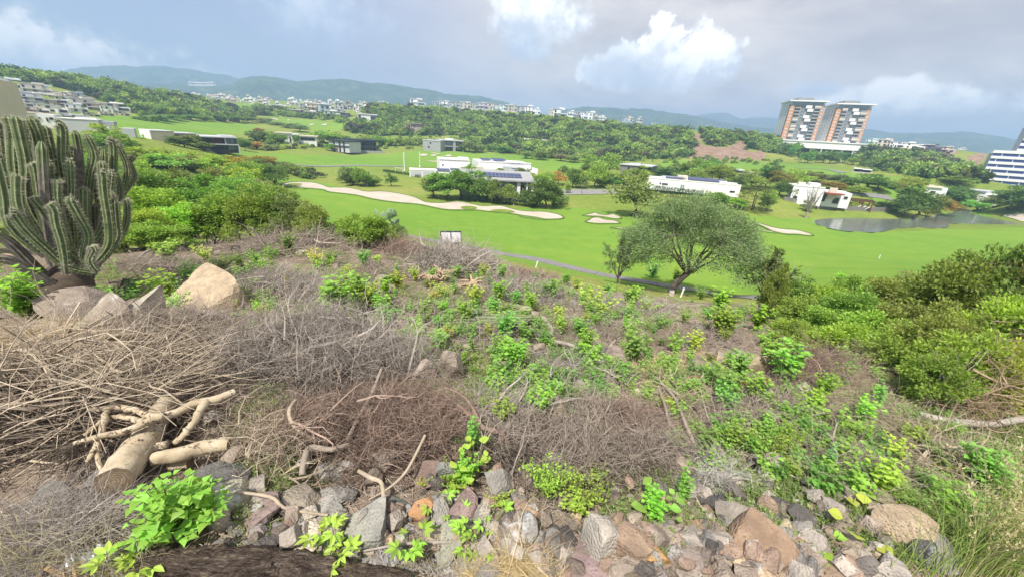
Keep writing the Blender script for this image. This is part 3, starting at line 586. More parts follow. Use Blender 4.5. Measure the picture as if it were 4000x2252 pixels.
for q in ((600, 475, 448, 90, 'dark', 'bush'), (650, 475, 445, 80, 'dark', 'tree'), (560, 470, 455, 60, 'dark', 'bush'), (700, 472, 448, 50, 'mid', 'tree'), (750, 470, 445, 70, 'dark', 'tree'), (800, 472, 450, 70, 'mid', 'bush'), (860, 475, 450, 60, 'dark', 'tree'), (920, 478, 448, 60, 'dark', 'tree'), (970, 480, 455, 60, 'mid', 'tree'), (1010, 478, 460, 60, 'grey', 'bush'), (1045, 478, 462, 50, 'grey', 'bush'), (1085, 490, 476, 60, 'grey', 'bush'), (1130, 500, 480, 70, 'grey', 'bush'), (1170, 515, 490, 60, 'dark', 'tree'), (1185, 505, 488, 40, 'dark', 'tree'),
          (1000, 555, 508, 60, 'dark', 'tree'), (1035, 560, 510, 60, 'dark', 'tree'), (1075, 562, 515, 40, 'mid', 'tall'), (1105, 562, 520, 45, 'mid', 'tree'), (1160, 562, 525, 28, 'mid', 'tree'), (1195, 560, 528, 34, 'bright', 'tree'), (1270, 560, 505, 100, 'bright', 'tree'), (1300, 560, 515, 70, 'yellow', 'tree'), (1340, 555, 525, 60, 'mid', 'tree'), (1012, 520, 498, 40, 'rust', 'tree'), (1010, 585, 555, 70, 'rust', 'bush'), (1050, 588, 562, 60, 'grey', 'bush'), (1480, 572, 530, 60, 'mid', 'tree'), (1520, 570, 535, 50, 'bright', 'tree'), (1560, 570, 540, 50, 'olive', 'bush'), (1610, 568, 535, 60, 'olive', 'bush'), (1430, 560, 530, 60, 'yellow', 'tree'), (1640, 560, 535, 40, 'mid', 'bush'), (1830, 595, 550, 70, 'grey', 'tree'), (1870, 595, 560, 50, 'grey', 'bush'), (1910, 592, 565, 40, 'dark', 'bush'), (1960, 598, 570, 50, 'dark', 'tree'), (1990, 600, 575, 40, 'mid', 'bush'), (1800, 590, 565, 50, 'mid', 'bush'), (1290, 590, 560, 25, 'mid', 'tall'),
          (680, 540, 515, 60, 'dark', 'tree'), (720, 575, 525, 90, 'dark', 'tree'), (690, 570, 535, 70, 'deep', 'tree'), (780, 580, 525, 60, 'deep', 'tall'), (800, 590, 550, 70, 'dark', 'tree'), (960, 590, 545, 50, 'deep', 'tree'), (940, 565, 535, 40, 'mid', 'tree'), (620, 548, 528, 50, 'rust', 'bush'), (590, 540, 515, 40, 'mid', 'bush'),
          (2060, 620, 590, 60, 'grey', 'bush'), (2110, 625, 590, 60, 'dark', 'tree'), (2190, 630, 600, 50, 'grey', 'tree'), (2240, 635, 605, 60, 'grey', 'tree'), (2300, 635, 600, 60, 'mid', 'bush'), (2350, 640, 610, 50, 'mid', 'bush'), (2140, 600, 570, 60, 'dark', 'tree')):
    k = q[5]; plant({'bush': bushS, 'tree': treeS, 'tall': treeS}[k], *q[:5], kind='bush' if k == 'bush' else ('tree' if k == 'tree' else 'tall'), cat='bush' if k == 'bush' else 'tree', group=GF)
GP = 'trees in front of the tower podium'
for i in range(22):
    px = 3050+i*15+rng.uniform(-8, 8); py = 598+(px-3050)*.13+rng.uniform(0, 28); hh = rng.uniform(28, 52)
    plant(treeS, px, py, py-hh, hh*.9, ['dark', 'deep', 'mid', 'blue'][i % 4], kind='tree', cat='tree', group=GP)
# --- woods on the hills: one mass
def wood_points(polys, n, seed, zmin=60):
    g = np.random.default_rng(seed); out = []
    for poly, share in polys:
        P = np.array(poly, float); lo = P.min(0); hi = P.max(0); k = 0; need = int(n*share); tries = 0
        while k < need and tries < need*12:
            tries += 1; px = g.uniform(lo[0], hi[0]); py = g.uniform(lo[1], hi[1])
            if not inpoly(np.array([px]), np.array([py]), poly)[0]: continue
            p = G(px, py)
            if 60 < math.hypot(p.x, p.y) < 1100: out.append((p.x, p.y, p.z)); k += 1
    return np.array(out)
def gn_stuff(name, pts, scale, protos, seed, label=None, tilt=0.15):
    """one object: instances of the given meshes on a cloud of points"""
    pts = np.asarray(pts, np.float32); me = bpy.data.meshes.new(name); me.vertices.add(len(pts)); me.vertices.foreach_set('co', pts.ravel())
    g = np.random.default_rng(seed)
    A = me.attributes.new('size', 'FLOAT', 'POINT'); A.data.foreach_set('value', np.asarray(scale, np.float32))
    A = me.attributes.new('turn', 'FLOAT_VECTOR', 'POINT'); tv = np.c_[g.normal(size=(len(pts), 2))*tilt, g.uniform(0, 6.28, len(pts))].astype(np.float32); A.data.foreach_set('vector', tv.ravel())
    A = me.attributes.new('pick', 'INT', 'POINT'); A.data.foreach_set('value', g.integers(0, len(protos), len(pts)).astype(np.int32))
    o = obj(name, me); tag(o, label, kind='stuff')
    ng = bpy.data.node_groups.new(name, 'GeometryNodeTree'); ng.interface.new_socket('Geometry', in_out='INPUT', socket_type='NodeSocketGeometry'); ng.interface.new_socket('Geometry', in_out='OUTPUT', socket_type='NodeSocketGeometry')
    q = N(ng); gi = q.new('NodeGroupInput'); go = q.new('NodeGroupOutput'); iop = q.new('GeometryNodeInstanceOnPoints'); g2i = q.new('GeometryNodeGeometryToInstance')
    for pm in reversed(protos):
        oi = q.new('GeometryNodeObjectInfo'); oi.inputs['Object'].default_value = pm; oi.inputs['As Instance'].default_value = True; q.l.new(oi.outputs['Geometry'], g2i.inputs[0])
    def na(nm, t): a = q.new('GeometryNodeInputNamedAttribute', data_type=t); a.inputs['Name'].default_value = nm; return a.outputs[0]
    m2p = q.new('GeometryNodeMeshToPoints'); q.l.new(gi.outputs[0], m2p.inputs[0]); q.l.new(m2p.outputs[0], iop.inputs['Points']); q.l.new(g2i.outputs[0], iop.inputs['Instance'])
    iop.inputs['Pick Instance'].default_value = True; q.l.new(na('pick', 'INT'), iop.inputs['Instance Index'])
    e2r = q.new('FunctionNodeEulerToRotation'); q.l.new(na('turn', 'FLOAT_VECTOR'), e2r.inputs[0]); q.l.new(e2r.outputs[0], iop.inputs['Rotation'])
    q.l.new(na('size', 'FLOAT'), iop.inputs['Scale']); q.l.new(iop.outputs[0], go.inputs[0])
    md = o.modifiers.new('scatter', 'NODES'); md.node_group = ng; return o
def hidden_mesh(name, V, Q, m_, T=None):
    return bpy.data.objects.new(name, mesh_np(name, V, Q, T, m_))         # used only as an instance source, never linked
LW = []
for k, (nm, c0, c1, c2) in enumerate((('dark', (0.115, 0.199, 0.061), (0.190, 0.311, 0.083), (0.293, 0.423, 0.110)), ('mid', (0.179, 0.278, 0.070), (0.281, 0.412, 0.098), (0.384, 0.522, 0.131)), ('light', (0.255, 0.367, 0.088), (0.384, 0.522, 0.120), (0.536, 0.645, 0.163)))):
    LW.append(leaf_mat('wood_leaves', c0, c1, c2, .25, .7, False, .1))
woodP = []
LW += [leaf_mat('wood_leaves', c0, c1, c2, .25, .7, False, .1) for c0, c1, c2 in (((.05, .09, .035), (.085, .13, .045), (.12, .17, .06)), ((.16, .19, .06), (.22, .25, .08), (.30, .31, .11)), ((.14, .14, .085), (.20, .19, .12), (.26, .24, .16)))]
for k in range(12):
    g = np.random.default_rng(300+k); V, Q, cc, cs = crown(g, 420, .6, .6, [.36, .30, .5][k % 3], [18, 10, 24][k % 3], .15, .8, [.30, .42, .26][k % 3], -.5, .36, .75, fill=.2)
    woodP.append(hidden_mesh('wood_crown', V, Q, LW[[0, 1, 2, 1, 3, 0, 4, 1, 3, 0, 5, 2][k]]))
LEFT_HILL = [(0, 284), (300, 313), (600, 360), (800, 398), (1000, 434), (1250, 450), (1200, 465), (980, 440), (1000, 470), (560, 455), (480, 420), (300, 360), (180, 330), (0, 310)]
RIDGE = [(1420, 430), (1480, 418), (1560, 424), (1800, 437), (2000, 455), (2250, 478), (2350, 486), (2600, 506), (2700, 520), (2680, 560), (2720, 570), (2650, 600), (2400, 612), (2250, 590), (2150, 545), (2000, 540), (1800, 530), (1600, 530), (1480, 530), (1380, 520), (1400, 480), (1520, 470), (1440, 455)]
RIDGE2 = [(2740, 515), (2900, 525), (3050, 545), (3050, 600), (2990, 595), (2900, 590), (2935, 552), (2890, 545), (2850, 570), (2790, 575), (2750, 555)]
LOWER = [(1800, 545), (2150, 560), (2250, 595), (2400, 615), (2650, 605), (2750, 600), (2620, 625), (2300, 632), (2100, 615), (1900, 585), (1800, 570)]
RSLOPE = [(3370, 590), (3500, 600), (3650, 615), (3750, 640), (3800, 680), (3820, 715), (3600, 690), (3420, 660), (3380, 640)]
LV = [(1000, 420), (1250, 455), (1350, 470), (1420, 490), (1380, 520), (1340, 515), (1390, 488), (1250, 468), (1100, 455), (1000, 450)]
pts = np.concatenate([wood_points([(LEFT_HILL, .42), (RIDGE, 1.25), (RIDGE2, .14), (LOWER, .12), (RSLOPE, .20), (LV, .09)], 4900, 5)])
gap_ = vnoise(pts[:, 0], pts[:, 1], 17, 3)+.6*vnoise(pts[:, 0], pts[:, 1], 6, 4); pts = pts[gap_ > -.30+.12*rng.normal(size=len(pts))]
gn_stuff('woods', pts-[0, 0, .2], 1.6+4.6*rng.random(len(pts))**1.9, woodP, 8, 'scrubby green woods covering the hills around the golf course')
ptw = wood_points([([(1380, 530), (1800, 535), (2150, 560), (2300, 600), (2700, 612), (3050, 630), (3050, 645), (2700, 640), (2300, 630), (1900, 590), (1400, 580)], .35), ([(850, 560), (1000, 590), (1360, 575), (1420, 560), (1300, 530), (900, 545)], .15), ([(3350, 590), (3700, 600), (3820, 720), (3400, 670)], .3), ([(1050, 640), (1300, 690), (1200, 700), (1000, 650)], .05)], 1100, 6)
gn_stuff('scrub', ptw-[0, 0, .1], rng.uniform(.9, 2.4, len(ptw)), woodP, 9, 'low scattered scrub on the rough grass slopes')
for t_ in (('tall ribbed cactus', 250, 800), ('big tan boulder', 830, 1120), ('white notice board', 1770, 920), ('umbrella shaped tree', 2640, 950), ('twin leaning towers', 3200, 480), ('blue banded white building', 3900, 660), ('long white house', 2690, 740), ('pond', 3400, 875), ('white walled compound', 1900, 650),
           ('black two storey house', 1370, 570), ('grey concrete house', 1730, 570), ('brown and glass house', 870, 560), ('beige house', 680, 525), ('grey block house', 400, 510), ('bare grey tree', 3150, 830), ('dead cut cactus', 1960, 1240), ('pale cut log', 540, 1790), ('orange stone', 1640, 1980), ('pale upright boulder', 2330, 2110), ('rust coloured boulder', 2960, 2070), ('grey twig heap', 1300, 1450), ('red brown twig heap', 1500, 1700),
           ('dark twig heap', 2250, 1760), ('lime leafy plant', 690, 1990), ('dark rotten log', 1150, 2200), ('rust branch', 2880, 1490), ('tawny slab boulder', 3520, 2050), ('silvery fallen limb', 3750, 1645), ('grey solar roofed house', 2000, 730), ('grey flat house', 2460, 650), ('red trimmed white house', 3200, 770), ('dirt clearing', 2850, 600), ('long curved bunker', 1500, 775), ('kidney bunker', 2350, 855), ('pale stick pile', 300, 1550), ('far white house', 640, 430),
           ('white villa by the pond', 3800, 760), ('twin grey stones', 1800, 1430), ('pale orange stump', 1750, 1130), ('lone middle stone', 2400, 1390), ('white cube house', 1450, 470), ('ruined concrete frame house', 1610, 500), ('white tipped marker stake', 2660, 1140), ('sapling by the path', 2400, 1010), ('grey boulder pair', 480, 1200), ('broad grey stone', 1450, 2010), ('dry brown bush', 3870, 1550), ('leafless dry stems', 2730, 1900)):
    land(*t_)
# ------------------------------------------------------------------ flat ground features
from mathutils.geometry import delaunay_2d_cdt
sand = mat('sand', rough=.95, spec=.1); n, b = nodes(sand); g_ = n.new('ShaderNodeNewGeometry').outputs['Position']
n.put(b.inputs['Base Color'], n.ramp(n.m('ADD', n.m('MULTIPLY', n.noise(g_, .5, 5, .6), .6), n.m('MULTIPLY', n.noise(g_, 5, 3), .4)), [(.35, (.42, .355, .285)), (.5, (.50, .435, .355)), (.65, (.57, .51, .43))])); bump(n, b, n.noise(g_, 4, 4), .4, .05)
conc = wall_mat('pavement_concrete', (.27, .26, .25), .25, 1.2, .9, .1)
asph = wall_mat('road_asphalt', (.30, .29, .275), .25, 1.2, .9, .1)
def dens(poly, step):
    out = []
    for i in range(len(poly)):
        a = np.array(poly[i-1], float); c_ = np.array(poly[i], float); k = max(1, int(np.hypot(*(c_-a))/step))
        for t in range(k): out.append(tuple(a+(c_-a)*(t+1)/k))
    return out
def smooth_poly(P, it=2):
    P = np.array(P, float)
    for _ in range(it): Qn = np.roll(P, -1, 0); P = np.stack([.75*P+.25*Qn, .25*P+.75*Qn], 1).reshape(-1, 2)
    return P
def sheet(name, poly, m_, off=.05, step=14, world=False):
    """thin cover that follows the ground inside an outline"""
    W2 = [Vector(q) for q in poly] if world else [G(*q).xy for q in dens(smooth_poly(poly), step)]
    A = np.array([tuple(v) for v in W2]); lo = A.min(0); hi = A.max(0); st = max((hi-lo).max()/36, .6)
    gx, gy = np.meshgrid(np.arange(lo[0], hi[0], st), np.arange(lo[1], hi[1], st)); gx = gx.ravel(); gy = gy.ravel()
    k = inpoly(gx, gy, A); inner = [Vector(q) for q in np.c_[gx[k], gy[k]]]
    V, E_, F_, *_r = delaunay_2d_cdt(W2+inner, [], [list(range(len(W2)))], 1, 1e-4)
    z = H(np.array([v.x for v in V]), np.array([v.y for v in V])); r = np.array([v.length for v in V])
    V3 = [(v.x, v.y, zz+off+.0005*rr) for v, zz, rr in zip(V, z, r)]
    me = bpy.data.meshes.new(name); me.from_pydata(V3, [], [tuple(f) for f in F_]); me.materials.append(m_)
    for p in me.polygons: p.use_smooth = True
    bm = bmesh.new(); bm.from_mesh(me); bmesh.ops.recalc_face_normals(bm, faces=bm.faces)
    if sum(f.normal.z for f in bm.faces) < 0: bmesh.ops.reverse_faces(bm, faces=bm.faces)
    bm.to_mesh(me); bm.free(); o = obj(name, me); tag(o, kind='structure'); return o
turf_m = wall_mat('turf_lip', (.13, .21, .04), .3, 3, .95, .1)
for P in ([(1095, 722), (1130, 714), (1165, 712), (1240, 716), (1285, 735), (1310, 735), (1350, 734), (1390, 740), (1430, 752), (1490, 748), (1540, 755), (1600, 765), (1640, 780), (1660, 792), (1710, 796), (1750, 793), (1770, 789), (1800, 790), (1850, 800), (1880, 808), (1920, 806), (1960, 805), (1990, 815), (2040, 828), (2120, 828), (2180, 838), (2205, 850), (2195, 858), (2120, 860), (2060, 848), (1990, 835), (1900, 828), (1860, 822), (1800, 823), (1740, 822), (1690, 812), (1640, 800), (1560, 795), (1450, 780), (1400, 765), (1330, 757), (1280, 752), (1265, 742), (1200, 738), (1110, 730)],
          [(1115, 731), (1150, 729), (1185, 735), (1200, 741), (1150, 738)],
          [(2270, 843), (2300, 838), (2325, 831), (2340, 840), (2370, 843), (2390, 837), (2420, 846), (2432, 856), (2400, 858), (2350, 848), (2290, 846)],
          [(2280, 869), (2300, 862), (2310, 852), (2340, 851), (2365, 862), (2400, 862), (2432, 876), (2370, 876), (2330, 877)],
          [(2380, 890), (2420, 890), (2480, 898), (2450, 900), (2395, 894)], [(2015, 844), (2070, 847), (2150, 863), (2090, 858)],
          [(2840, 860), (2870, 860), (2920, 870), (2960, 885), (2940, 890), (2880, 878)], [(2930, 866), (2960, 872), (3010, 888), (3050, 897), (3110, 899), (3185, 921), (3160, 924), (3110, 917), (3070, 918), (3020, 908), (2985, 890)], [(2900, 893), (2960, 898), (3050, 912), (3010, 912)],
          [(3905, 843), (3960, 836), (4040, 836), (4040, 868), (3990, 868), (3960, 856)],
          [(1635, 605), (1655, 602), (1672, 604), (1668, 610), (1645, 611)], [(1672, 594), (1690, 598), (1725, 602), (1715, 604), (1690, 600)], [(1678, 607), (1700, 604), (1708, 609), (1692, 612)], [(1737, 610), (1752, 604), (1766, 608), (1760, 613), (1745, 612)], [(1655, 627), (1690, 631), (1730, 629), (1740, 634), (1690, 635)],
          [(1205, 486), (1230, 485), (1226, 490), (1210, 490)], [(1255, 486), (1280, 485), (1276, 490), (1258, 491)], [(1052, 461), (1075, 465), (1092, 468), (1085, 471), (1066, 467)], [(1120, 470), (1135, 468), (1132, 473), (1122, 473)]):
    sb_ = sheet('sand_bunker', P, sand); O = np.array([tuple(G(*q).xy) for q in dens(smooth_poly(P), 10)]); rO = np.hypot(*O.T)
    if rO.mean() < 140: O = np.r_[O, O[:2]]; rO = np.r_[rO, rO[:2]]; V, Q, T = tube(np.c_[O, H(*O.T)+.02+.0005*rO], .16, 6, False); obj('grass_lip', mesh_np('grass_lip', V, Q, None, turf_m, True), sb_)
for P in ([(1118, 722), (1150, 717), (1185, 721), (1170, 726), (1130, 727)], [(1795, 811), (1830, 807), (1866, 812), (1858, 821), (1810, 821)], [(1905, 829), (1935, 820), (1990, 822), (2020, 832), (1960, 834)]):
    sheet('grass_island', P, gm, .12)
# pond
wm = mat('pond_water', (.15, .16, .155), .12, 1.0); n, b = nodes(wm); g_ = n.new('ShaderNodeNewGeometry').outputs['Position']
bump(n, b, n.noise(g_, 1.1, 4), .5, .12)
PW = smooth_poly(PONDW, 2); lo_ = PW.min(0); me = bpy.data.meshes.new('pond'); V, E_, F_, *_r = delaunay_2d_cdt([Vector(q) for q in PW], [], [list(range(len(PW)))], 1, 1e-4)
me.from_pydata([(v.x, v.y, POND_Z+CAMZ) for v in V], [], [tuple(f) for f in F_]); me.materials.append(wm); bm = bmesh.new(); bm.from_mesh(me)
if sum(f.normal.z for f in bm.faces) < 0: bmesh.ops.reverse_faces(bm, faces=bm.faces)
bm.to_mesh(me); bm.free(); tag(obj('pond', me), kind='structure')
def ribbon_pts(pts, step):
    W_ = np.array([tuple(G(*p).xy) for p in pts]); d = np.r_[0, np.cumsum(np.hypot(*np.diff(W_, axis=0).T))]; t = np.arange(0, d[-1], step)
    C = np.c_[np.interp(t, d, W_[:, 0]), np.interp(t, d, W_[:, 1])]
    for _ in range(6): C[1:-1] = (C[:-2]+2*C[1:-1]+C[2:])/4
    return C
def strip(C, w_, off, th=0.):
    t = np.gradient(C, axis=0); t /= np.linalg.norm(t, axis=1)[:, None]+1e-9; nn = np.c_[-t[:, 1], t[:, 0]]
    L = C+nn*w_/2; R_ = C-nn*w_/2; r = np.hypot(*C.T); o_ = off+.0004*r
    return np.c_[L, H(*L.T)+o_], np.c_[R_, H(*R_.T)+o_]
def road(name, pts, w_, m_, off=.06, step=2.5):
    C = ribbon_pts(pts, step); L, R_ = strip(C, w_, off); k = len(C); V = np.r_[L, R_]; i = np.arange(k-1)
    o = obj(name, mesh_np(name, V, np.c_[i+k, i+k+1, i+1, i], None, m_, True)); tag(o, kind='structure'); return o
# the cart path, cast slab by slab
cpth = empty('cart_path'); tag(cpth, kind='structure')
C = ribbon_pts([(1470, 905), (1570, 920), (1640, 932), (1720, 949), (1850, 972), (2000, 998), (2100, 1015), (2190, 1037), (2290, 1062), (2400, 1083), (2520, 1103), (2620, 1121), (2760, 1139), (2900, 1158), (3100, 1165)], .5)
L, R_ = strip(C, 2.5, .05); k = 0
while k+5 < len(C):
    i0, i1 = k, k+5; e0 = .03
    def lerp(A, t): j = int(t); return A[j]+(A[min(j+1, len(A)-1)]-A[j])*(t-j)
    mb = MB(); ts = np.linspace(i0+e0, i1-e0, 4); top = [lerp(L, t) for t in ts]+[lerp(R_, t) for t in ts]; V = np.array(top); Vb = V-[0, 0, .14]; q = 4
    Q = [(i+q, i+q+1, i+1, i) for i in range(q-1)]+[(i, i+1, 8+i+1, 8+i) for i in range(q-1)]+[(q+i+1, q+i, 8+q+i, 8+q+i+1) for i in range(q-1)]+[(0, 8, 8+q, q), (q-1, 2*q-1, 8+2*q-1, 8+q-1)]
    mb.add(np.r_[V, Vb], Q); mb.obj('slab', conc, cpth); k += 5
road('golf_path', [(1155, 645), (1200, 648), (1260, 652), (1320, 650), (1370, 645), (1450, 648), (1560, 652), (1610, 650)], 2.2, conc)
road('street', [(2160, 752), (2250, 751), (2340, 750), (2440, 748)], 7, asph)
road('golf_path', [(3100, 657), (3200, 660), (3260, 668), (3300, 678)], 2.5, conc)
road('golf_path', [(3310, 760), (3400, 768), (3500, 778)], 2.5, conc)
road('dirt_road', [(2000, 541), (2100, 545), (2200, 556), (2280, 565)], 4, sand)
# ------------------------------------------------------------------ buildings
glass_d = mat('dark_glass', (.03, .04, .05), .12, .6); glass_b = mat('blue_glass', (.035, .05, .22), .15, .6); glass_l = mat('pale_glass', (.22, .30, .33), .12, .6)
white_p = wall_mat('white_plaster', (.80, .79, .77), .05, .6, .8, .12); cream = wall_mat('cream_plaster', (.66, .58, .47), .08, .6, .85, .15); grey_c = wall_mat('grey_concrete', (.36, .36, .36), .15, .6, .9, .3)
lgrey = wall_mat('light_grey_render', (.52, .53, .55), .1, .5, .9, .2); dgrey = wall_mat('dark_grey_paint', (.10, .10, .105), .15, .6, .7, .1); blackp = mat('black_cladding', (.028, .032, .04), .5, .4)
orange = wall_mat('orange_cladding', (.60, .29, .12), .12, .6, .6, .1); brownw = wall_mat('brown_timber', (.17, .085, .05), .2, 1.5, .7, .2); redd = wall_mat('red_timber', (.30, .075, .04), .15, 1.5, .7, .1)
owall = obj_wall('painted_wall'); solar = mat('solar_cell', (.035, .055, .14), .25, .6); metal = mat('grey_metal', (.45, .46, .48), .45, .5, .6); rubble_w = wall_mat('rubble_stone', (.27, .25, .23), .4, 2.2, .95, .3)
class Bld:
    """a building set out from the ground point under the left end of its front; px along the front, px up, metres back"""
    def __init__(s, px, py, wpx, name, label, group=None, off=0., r=None, cat='house', drop=.6, yaw=None):
        P = G(px, py) if r is None else at(px, py, r); s.P = P
        a, sl = ray(px, py); q0 = proj([[P.x, P.y, P.z]]); q1 = proj([[P.x, P.y, P.z+1]])
        s.u = 1/max(1e-3, float(q0[1][0]-q1[1][0])); s.s = float(q0[2][0])/FOC/math.cos(math.radians(off))*(math.cos(a)/1.0 if False else 1)
        # metres along the front for one pixel, measured
        yaw = -a+math.radians(off) if yaw is None else yaw; q2 = proj([[P.x+math.cos(yaw), P.y+math.sin(yaw), P.z]]); s.s = 1/max(1e-3, float(q2[0][0]-q0[0][0]))
        s.W = wpx*s.s; s.drop = drop
        s.e = empty(name, P, yaw); tag(s.e, label, cat, group)
    def box(s, mb, x0, x1, y0, y1, z0, z1): mb.box(x0*s.s, x1*s.s, y0, y1, z0*s.u if z0 else -s.drop, z1*s.u); return mb
    def part(s, name, m_, *bx, parent=None):
        mb = MB()
        for q in bx: s.box(mb, *q)
        return mb.obj(name, m_, parent or s.e)
    def win(s, x0, x1, z0, z1, y=0., m_=None, fm=None, bars=0, name='window', t=.10):
        x0, x1, z0, z1 = x0*s.s, x1*s.s, z0*s.u, z1*s.u; mb = MB(); t = min(t, (x1-x0)*.2, (z1-z0)*.2)
        mb.box(x0, x1, y-.10, y+.02, z0, z0+t); mb.box(x0, x1, y-.10, y+.02, z1-t, z1); mb.box(x0, x0+t, y-.10, y+.02, z0+t, z1-t); mb.box(x1-t, x1, y-.10, y+.02, z0+t, z1-t)
        for k in range(bars): c = x0+(x1-x0)*(k+1)/(bars+1); mb.box(c-t/2, c+t/2, y-.08, y+.02, z0+t, z1-t)
        f = mb.obj(name, fm or dgrey, s.e); MB().box(x0+t, x1-t, y-.05, y+.03, z0+t, z1-t).obj('pane', m_ or glass_d, f); return f
    def solar(s, x0, x1, y0, y1, z, nx, ny, tilt=.18):
        x0, x1, z = x0*s.s, x1*s.s, z*s.u
        if not hasattr(s, 'sm'): s.sm = {}
        dx, dy = (x1-x0)/nx, (y1-y0)/ny; key = (round(dx, 2), round(dy, 2))
        if key not in s.sm:
            mb = MB(); a = tilt; c, sn = math.cos(a), math.sin(a); w_, l = dx*.94, dy*.94
            V = [(x, y*c-zz*sn, y*sn+zz*c+.25) for zz in (0, .05) for y in (0, l) for x in (0, w_)]
            mb.add(V, [(0, 2, 3, 1), (4, 5, 7, 6), (0, 1, 5, 4), (2, 6, 7, 3), (0, 4, 6, 2), (1, 3, 7, 5)]); mb.box(.1, .15, l*c-.1, l*c-.05, -.02, l*sn+.2); s.sm[key] = mb.mesh('solar_panel', solar)
        for i in range(nx):
            for j in range(ny): obj('solar_panel', s.sm[key], s.e, (x0+i*dx, y0+j*dy, z))
# towers on their podium
pod = Bld(3022, 598, 330, 'tower_podium', 'long white podium with open bays carrying the twin orange towers', off=15, r=303, cat='podium', drop=8)
pod.part('wall', white_p, (0, 26, 0, 26, 0, 50), (26, 345, 0, 26, 26, 50)); pod.part('parapet', white_p, (-2, 348, -.5, .3, 50.1, 54))
pod.part('back_wall', dgrey, (26, 345, 8, 26, 0, 25.8)); pod.part('deck', grey_c, (26, 345, 0, 8, 0, 3), (-6, 350, -2, 0, 0, 1))
for k in range(8): pod.part('column', white_p, (60+k*38, 63+k*38, .2, 1.0, 3, 25.9))
pod.part('balcony', lgrey, (290, 345, -1.2, .0, 10, 13)); pod.part('balcony', lgrey, (290, 345, -1.2, .0, 19, 22)); pod.win(4, 20, 33, 40)
core_m = wall_mat('tower_grey', (.34, .30, .265), .1, .5, .7, .1)
bal_m = wall_mat('balcony_grey', (.33, .335, .32), .1, .5, .6, .1)
def tower(px, py, label, seed, r):
    g = np.random.default_rng(seed); T = Bld(px, py, 138, 'apartment_tower', label, 'pair of apartment towers', r=r, cat='tower', drop=3, yaw=pod.e.rotation_euler[2])
    Wp = 130; Fh = 12.1; NF = 12; Hh = NF*Fh; D = 17
    T.part('wall', white_p, (0, Wp, .8, D, 0, Hh)); T.part('side_fin', brownw, (-1.0, 1.5, .0, .79, 0, Hh-10))
    T.part('cladding', orange, (1.6, 20, .1, .79, 0, Hh-12)); T.part('cladding', orange, (Wp-18, Wp, .1, .79, 0, Hh-12))
    T.part('core_face', core_m, (20.1, Wp-18.1, .5, .79, 0, Hh))
    T.part('roof', white_p, (-7, Wp+7, -1.8, D+1, Hh+.5, Hh+5)); T.part('roof_plant', wall_mat('roof_plant_grey', (.26, .27, .25)), (30, 88, 3, D-3, Hh+5.1, Hh+17)); T.part('penthouse_glazing', glass_l, (10, Wp-8, .3, .78, Hh-10, Hh+.4))
    for k in range(NF-1):
        z = k*Fh
        for x in (6, Wp-13): T.win(x, x+9, z+4.2, z+9.5, .1, glass_l if g.random() < .65 else glass_d, white_p, 1, t=.22)
        for x0, x1 in ((22, 42), (92, 116)):
            T.part('balcony', bal_m, (x0, x1, -.9, .49, z, z+1.2), (x0, x1, -.9, -.8, z+1.2, z+4.6))
            T.win(x0+1, x1-1, z+1.5, z+9.5, .5, glass_l if g.random() < .6 else glass_d, core_m, 2)
            if g.random() < .34: T.part('blind', cream, (x0, x1, -.78, -.70, z+1.2, z+11))
        sh = (k//1) % 3
        if sh < 2: T.part('white_panel', white_p, (60 if sh else 68, 82 if sh else 90, -.7, .3, z+1, z+11.5))
        T.win(47, 60, z+1.5, z+10.5, .5, glass_l, dgrey, 1); T.win(74 if sh == 2 else 83 if not sh else 83, 91, z+1.5, z+10.5, .5, glass_l, dgrey)
    mb = MB()
    for k in range(NF-1):
        for y in (4, 9, 13):
            z = k*Fh*T.u+1.2; mb.box(-.06, .02, y, y+.9, z, z+1.2)
    mb.obj('side_window', lgrey, T.e)
tower(3047, 547, 'left hand one of the twin leaning orange and white towers', 1, 312); tower(3223, 559, 'right hand one of the twin leaning orange and white towers', 2, 324)
# banded office block at the right edge
ob = Bld(3820, 722, 300, 'office_block', 'white stepped block with blue glass bands at the right edge', off=3, r=300, cat='building', drop=5)
ob.part('wall', lgrey, (0, 330, .6, 28, 0, 122)); ob.part('upper_wall', lgrey, (84, 330, 4.6, 28, 122, 225))
for k in range(6):
    z = k*20; ob.part('white_band', white_p, (-2, 330, -.3, .59, z+1, z+10.5)); f = ob.part('glass_band', glass_b, (3, 330, .25, .62, z+10.6, z+20.4))
    for j in range(5): ob.part('mullion', white_p, (20+j*62+(k % 2)*14, 23+j*62+(k % 2)*14, .1, .24, z+10.6, z+20.4), parent=f)
ob.part('white_band', white_p, (-2, 330, -.3, .59, 121, 131))
for k in range(5):
    z = 122+k*20; ob.part('white_band', white_p, (82+k*2, 330, 3.5, 4.59, z+9, z+18.5)); ob.part('glass_band', glass_b, (87, 330, 4.2, 4.62, z-1, z+8.9))
ob.part('roof', white_p, (90, 332, 3.2, 28, 224, 232))
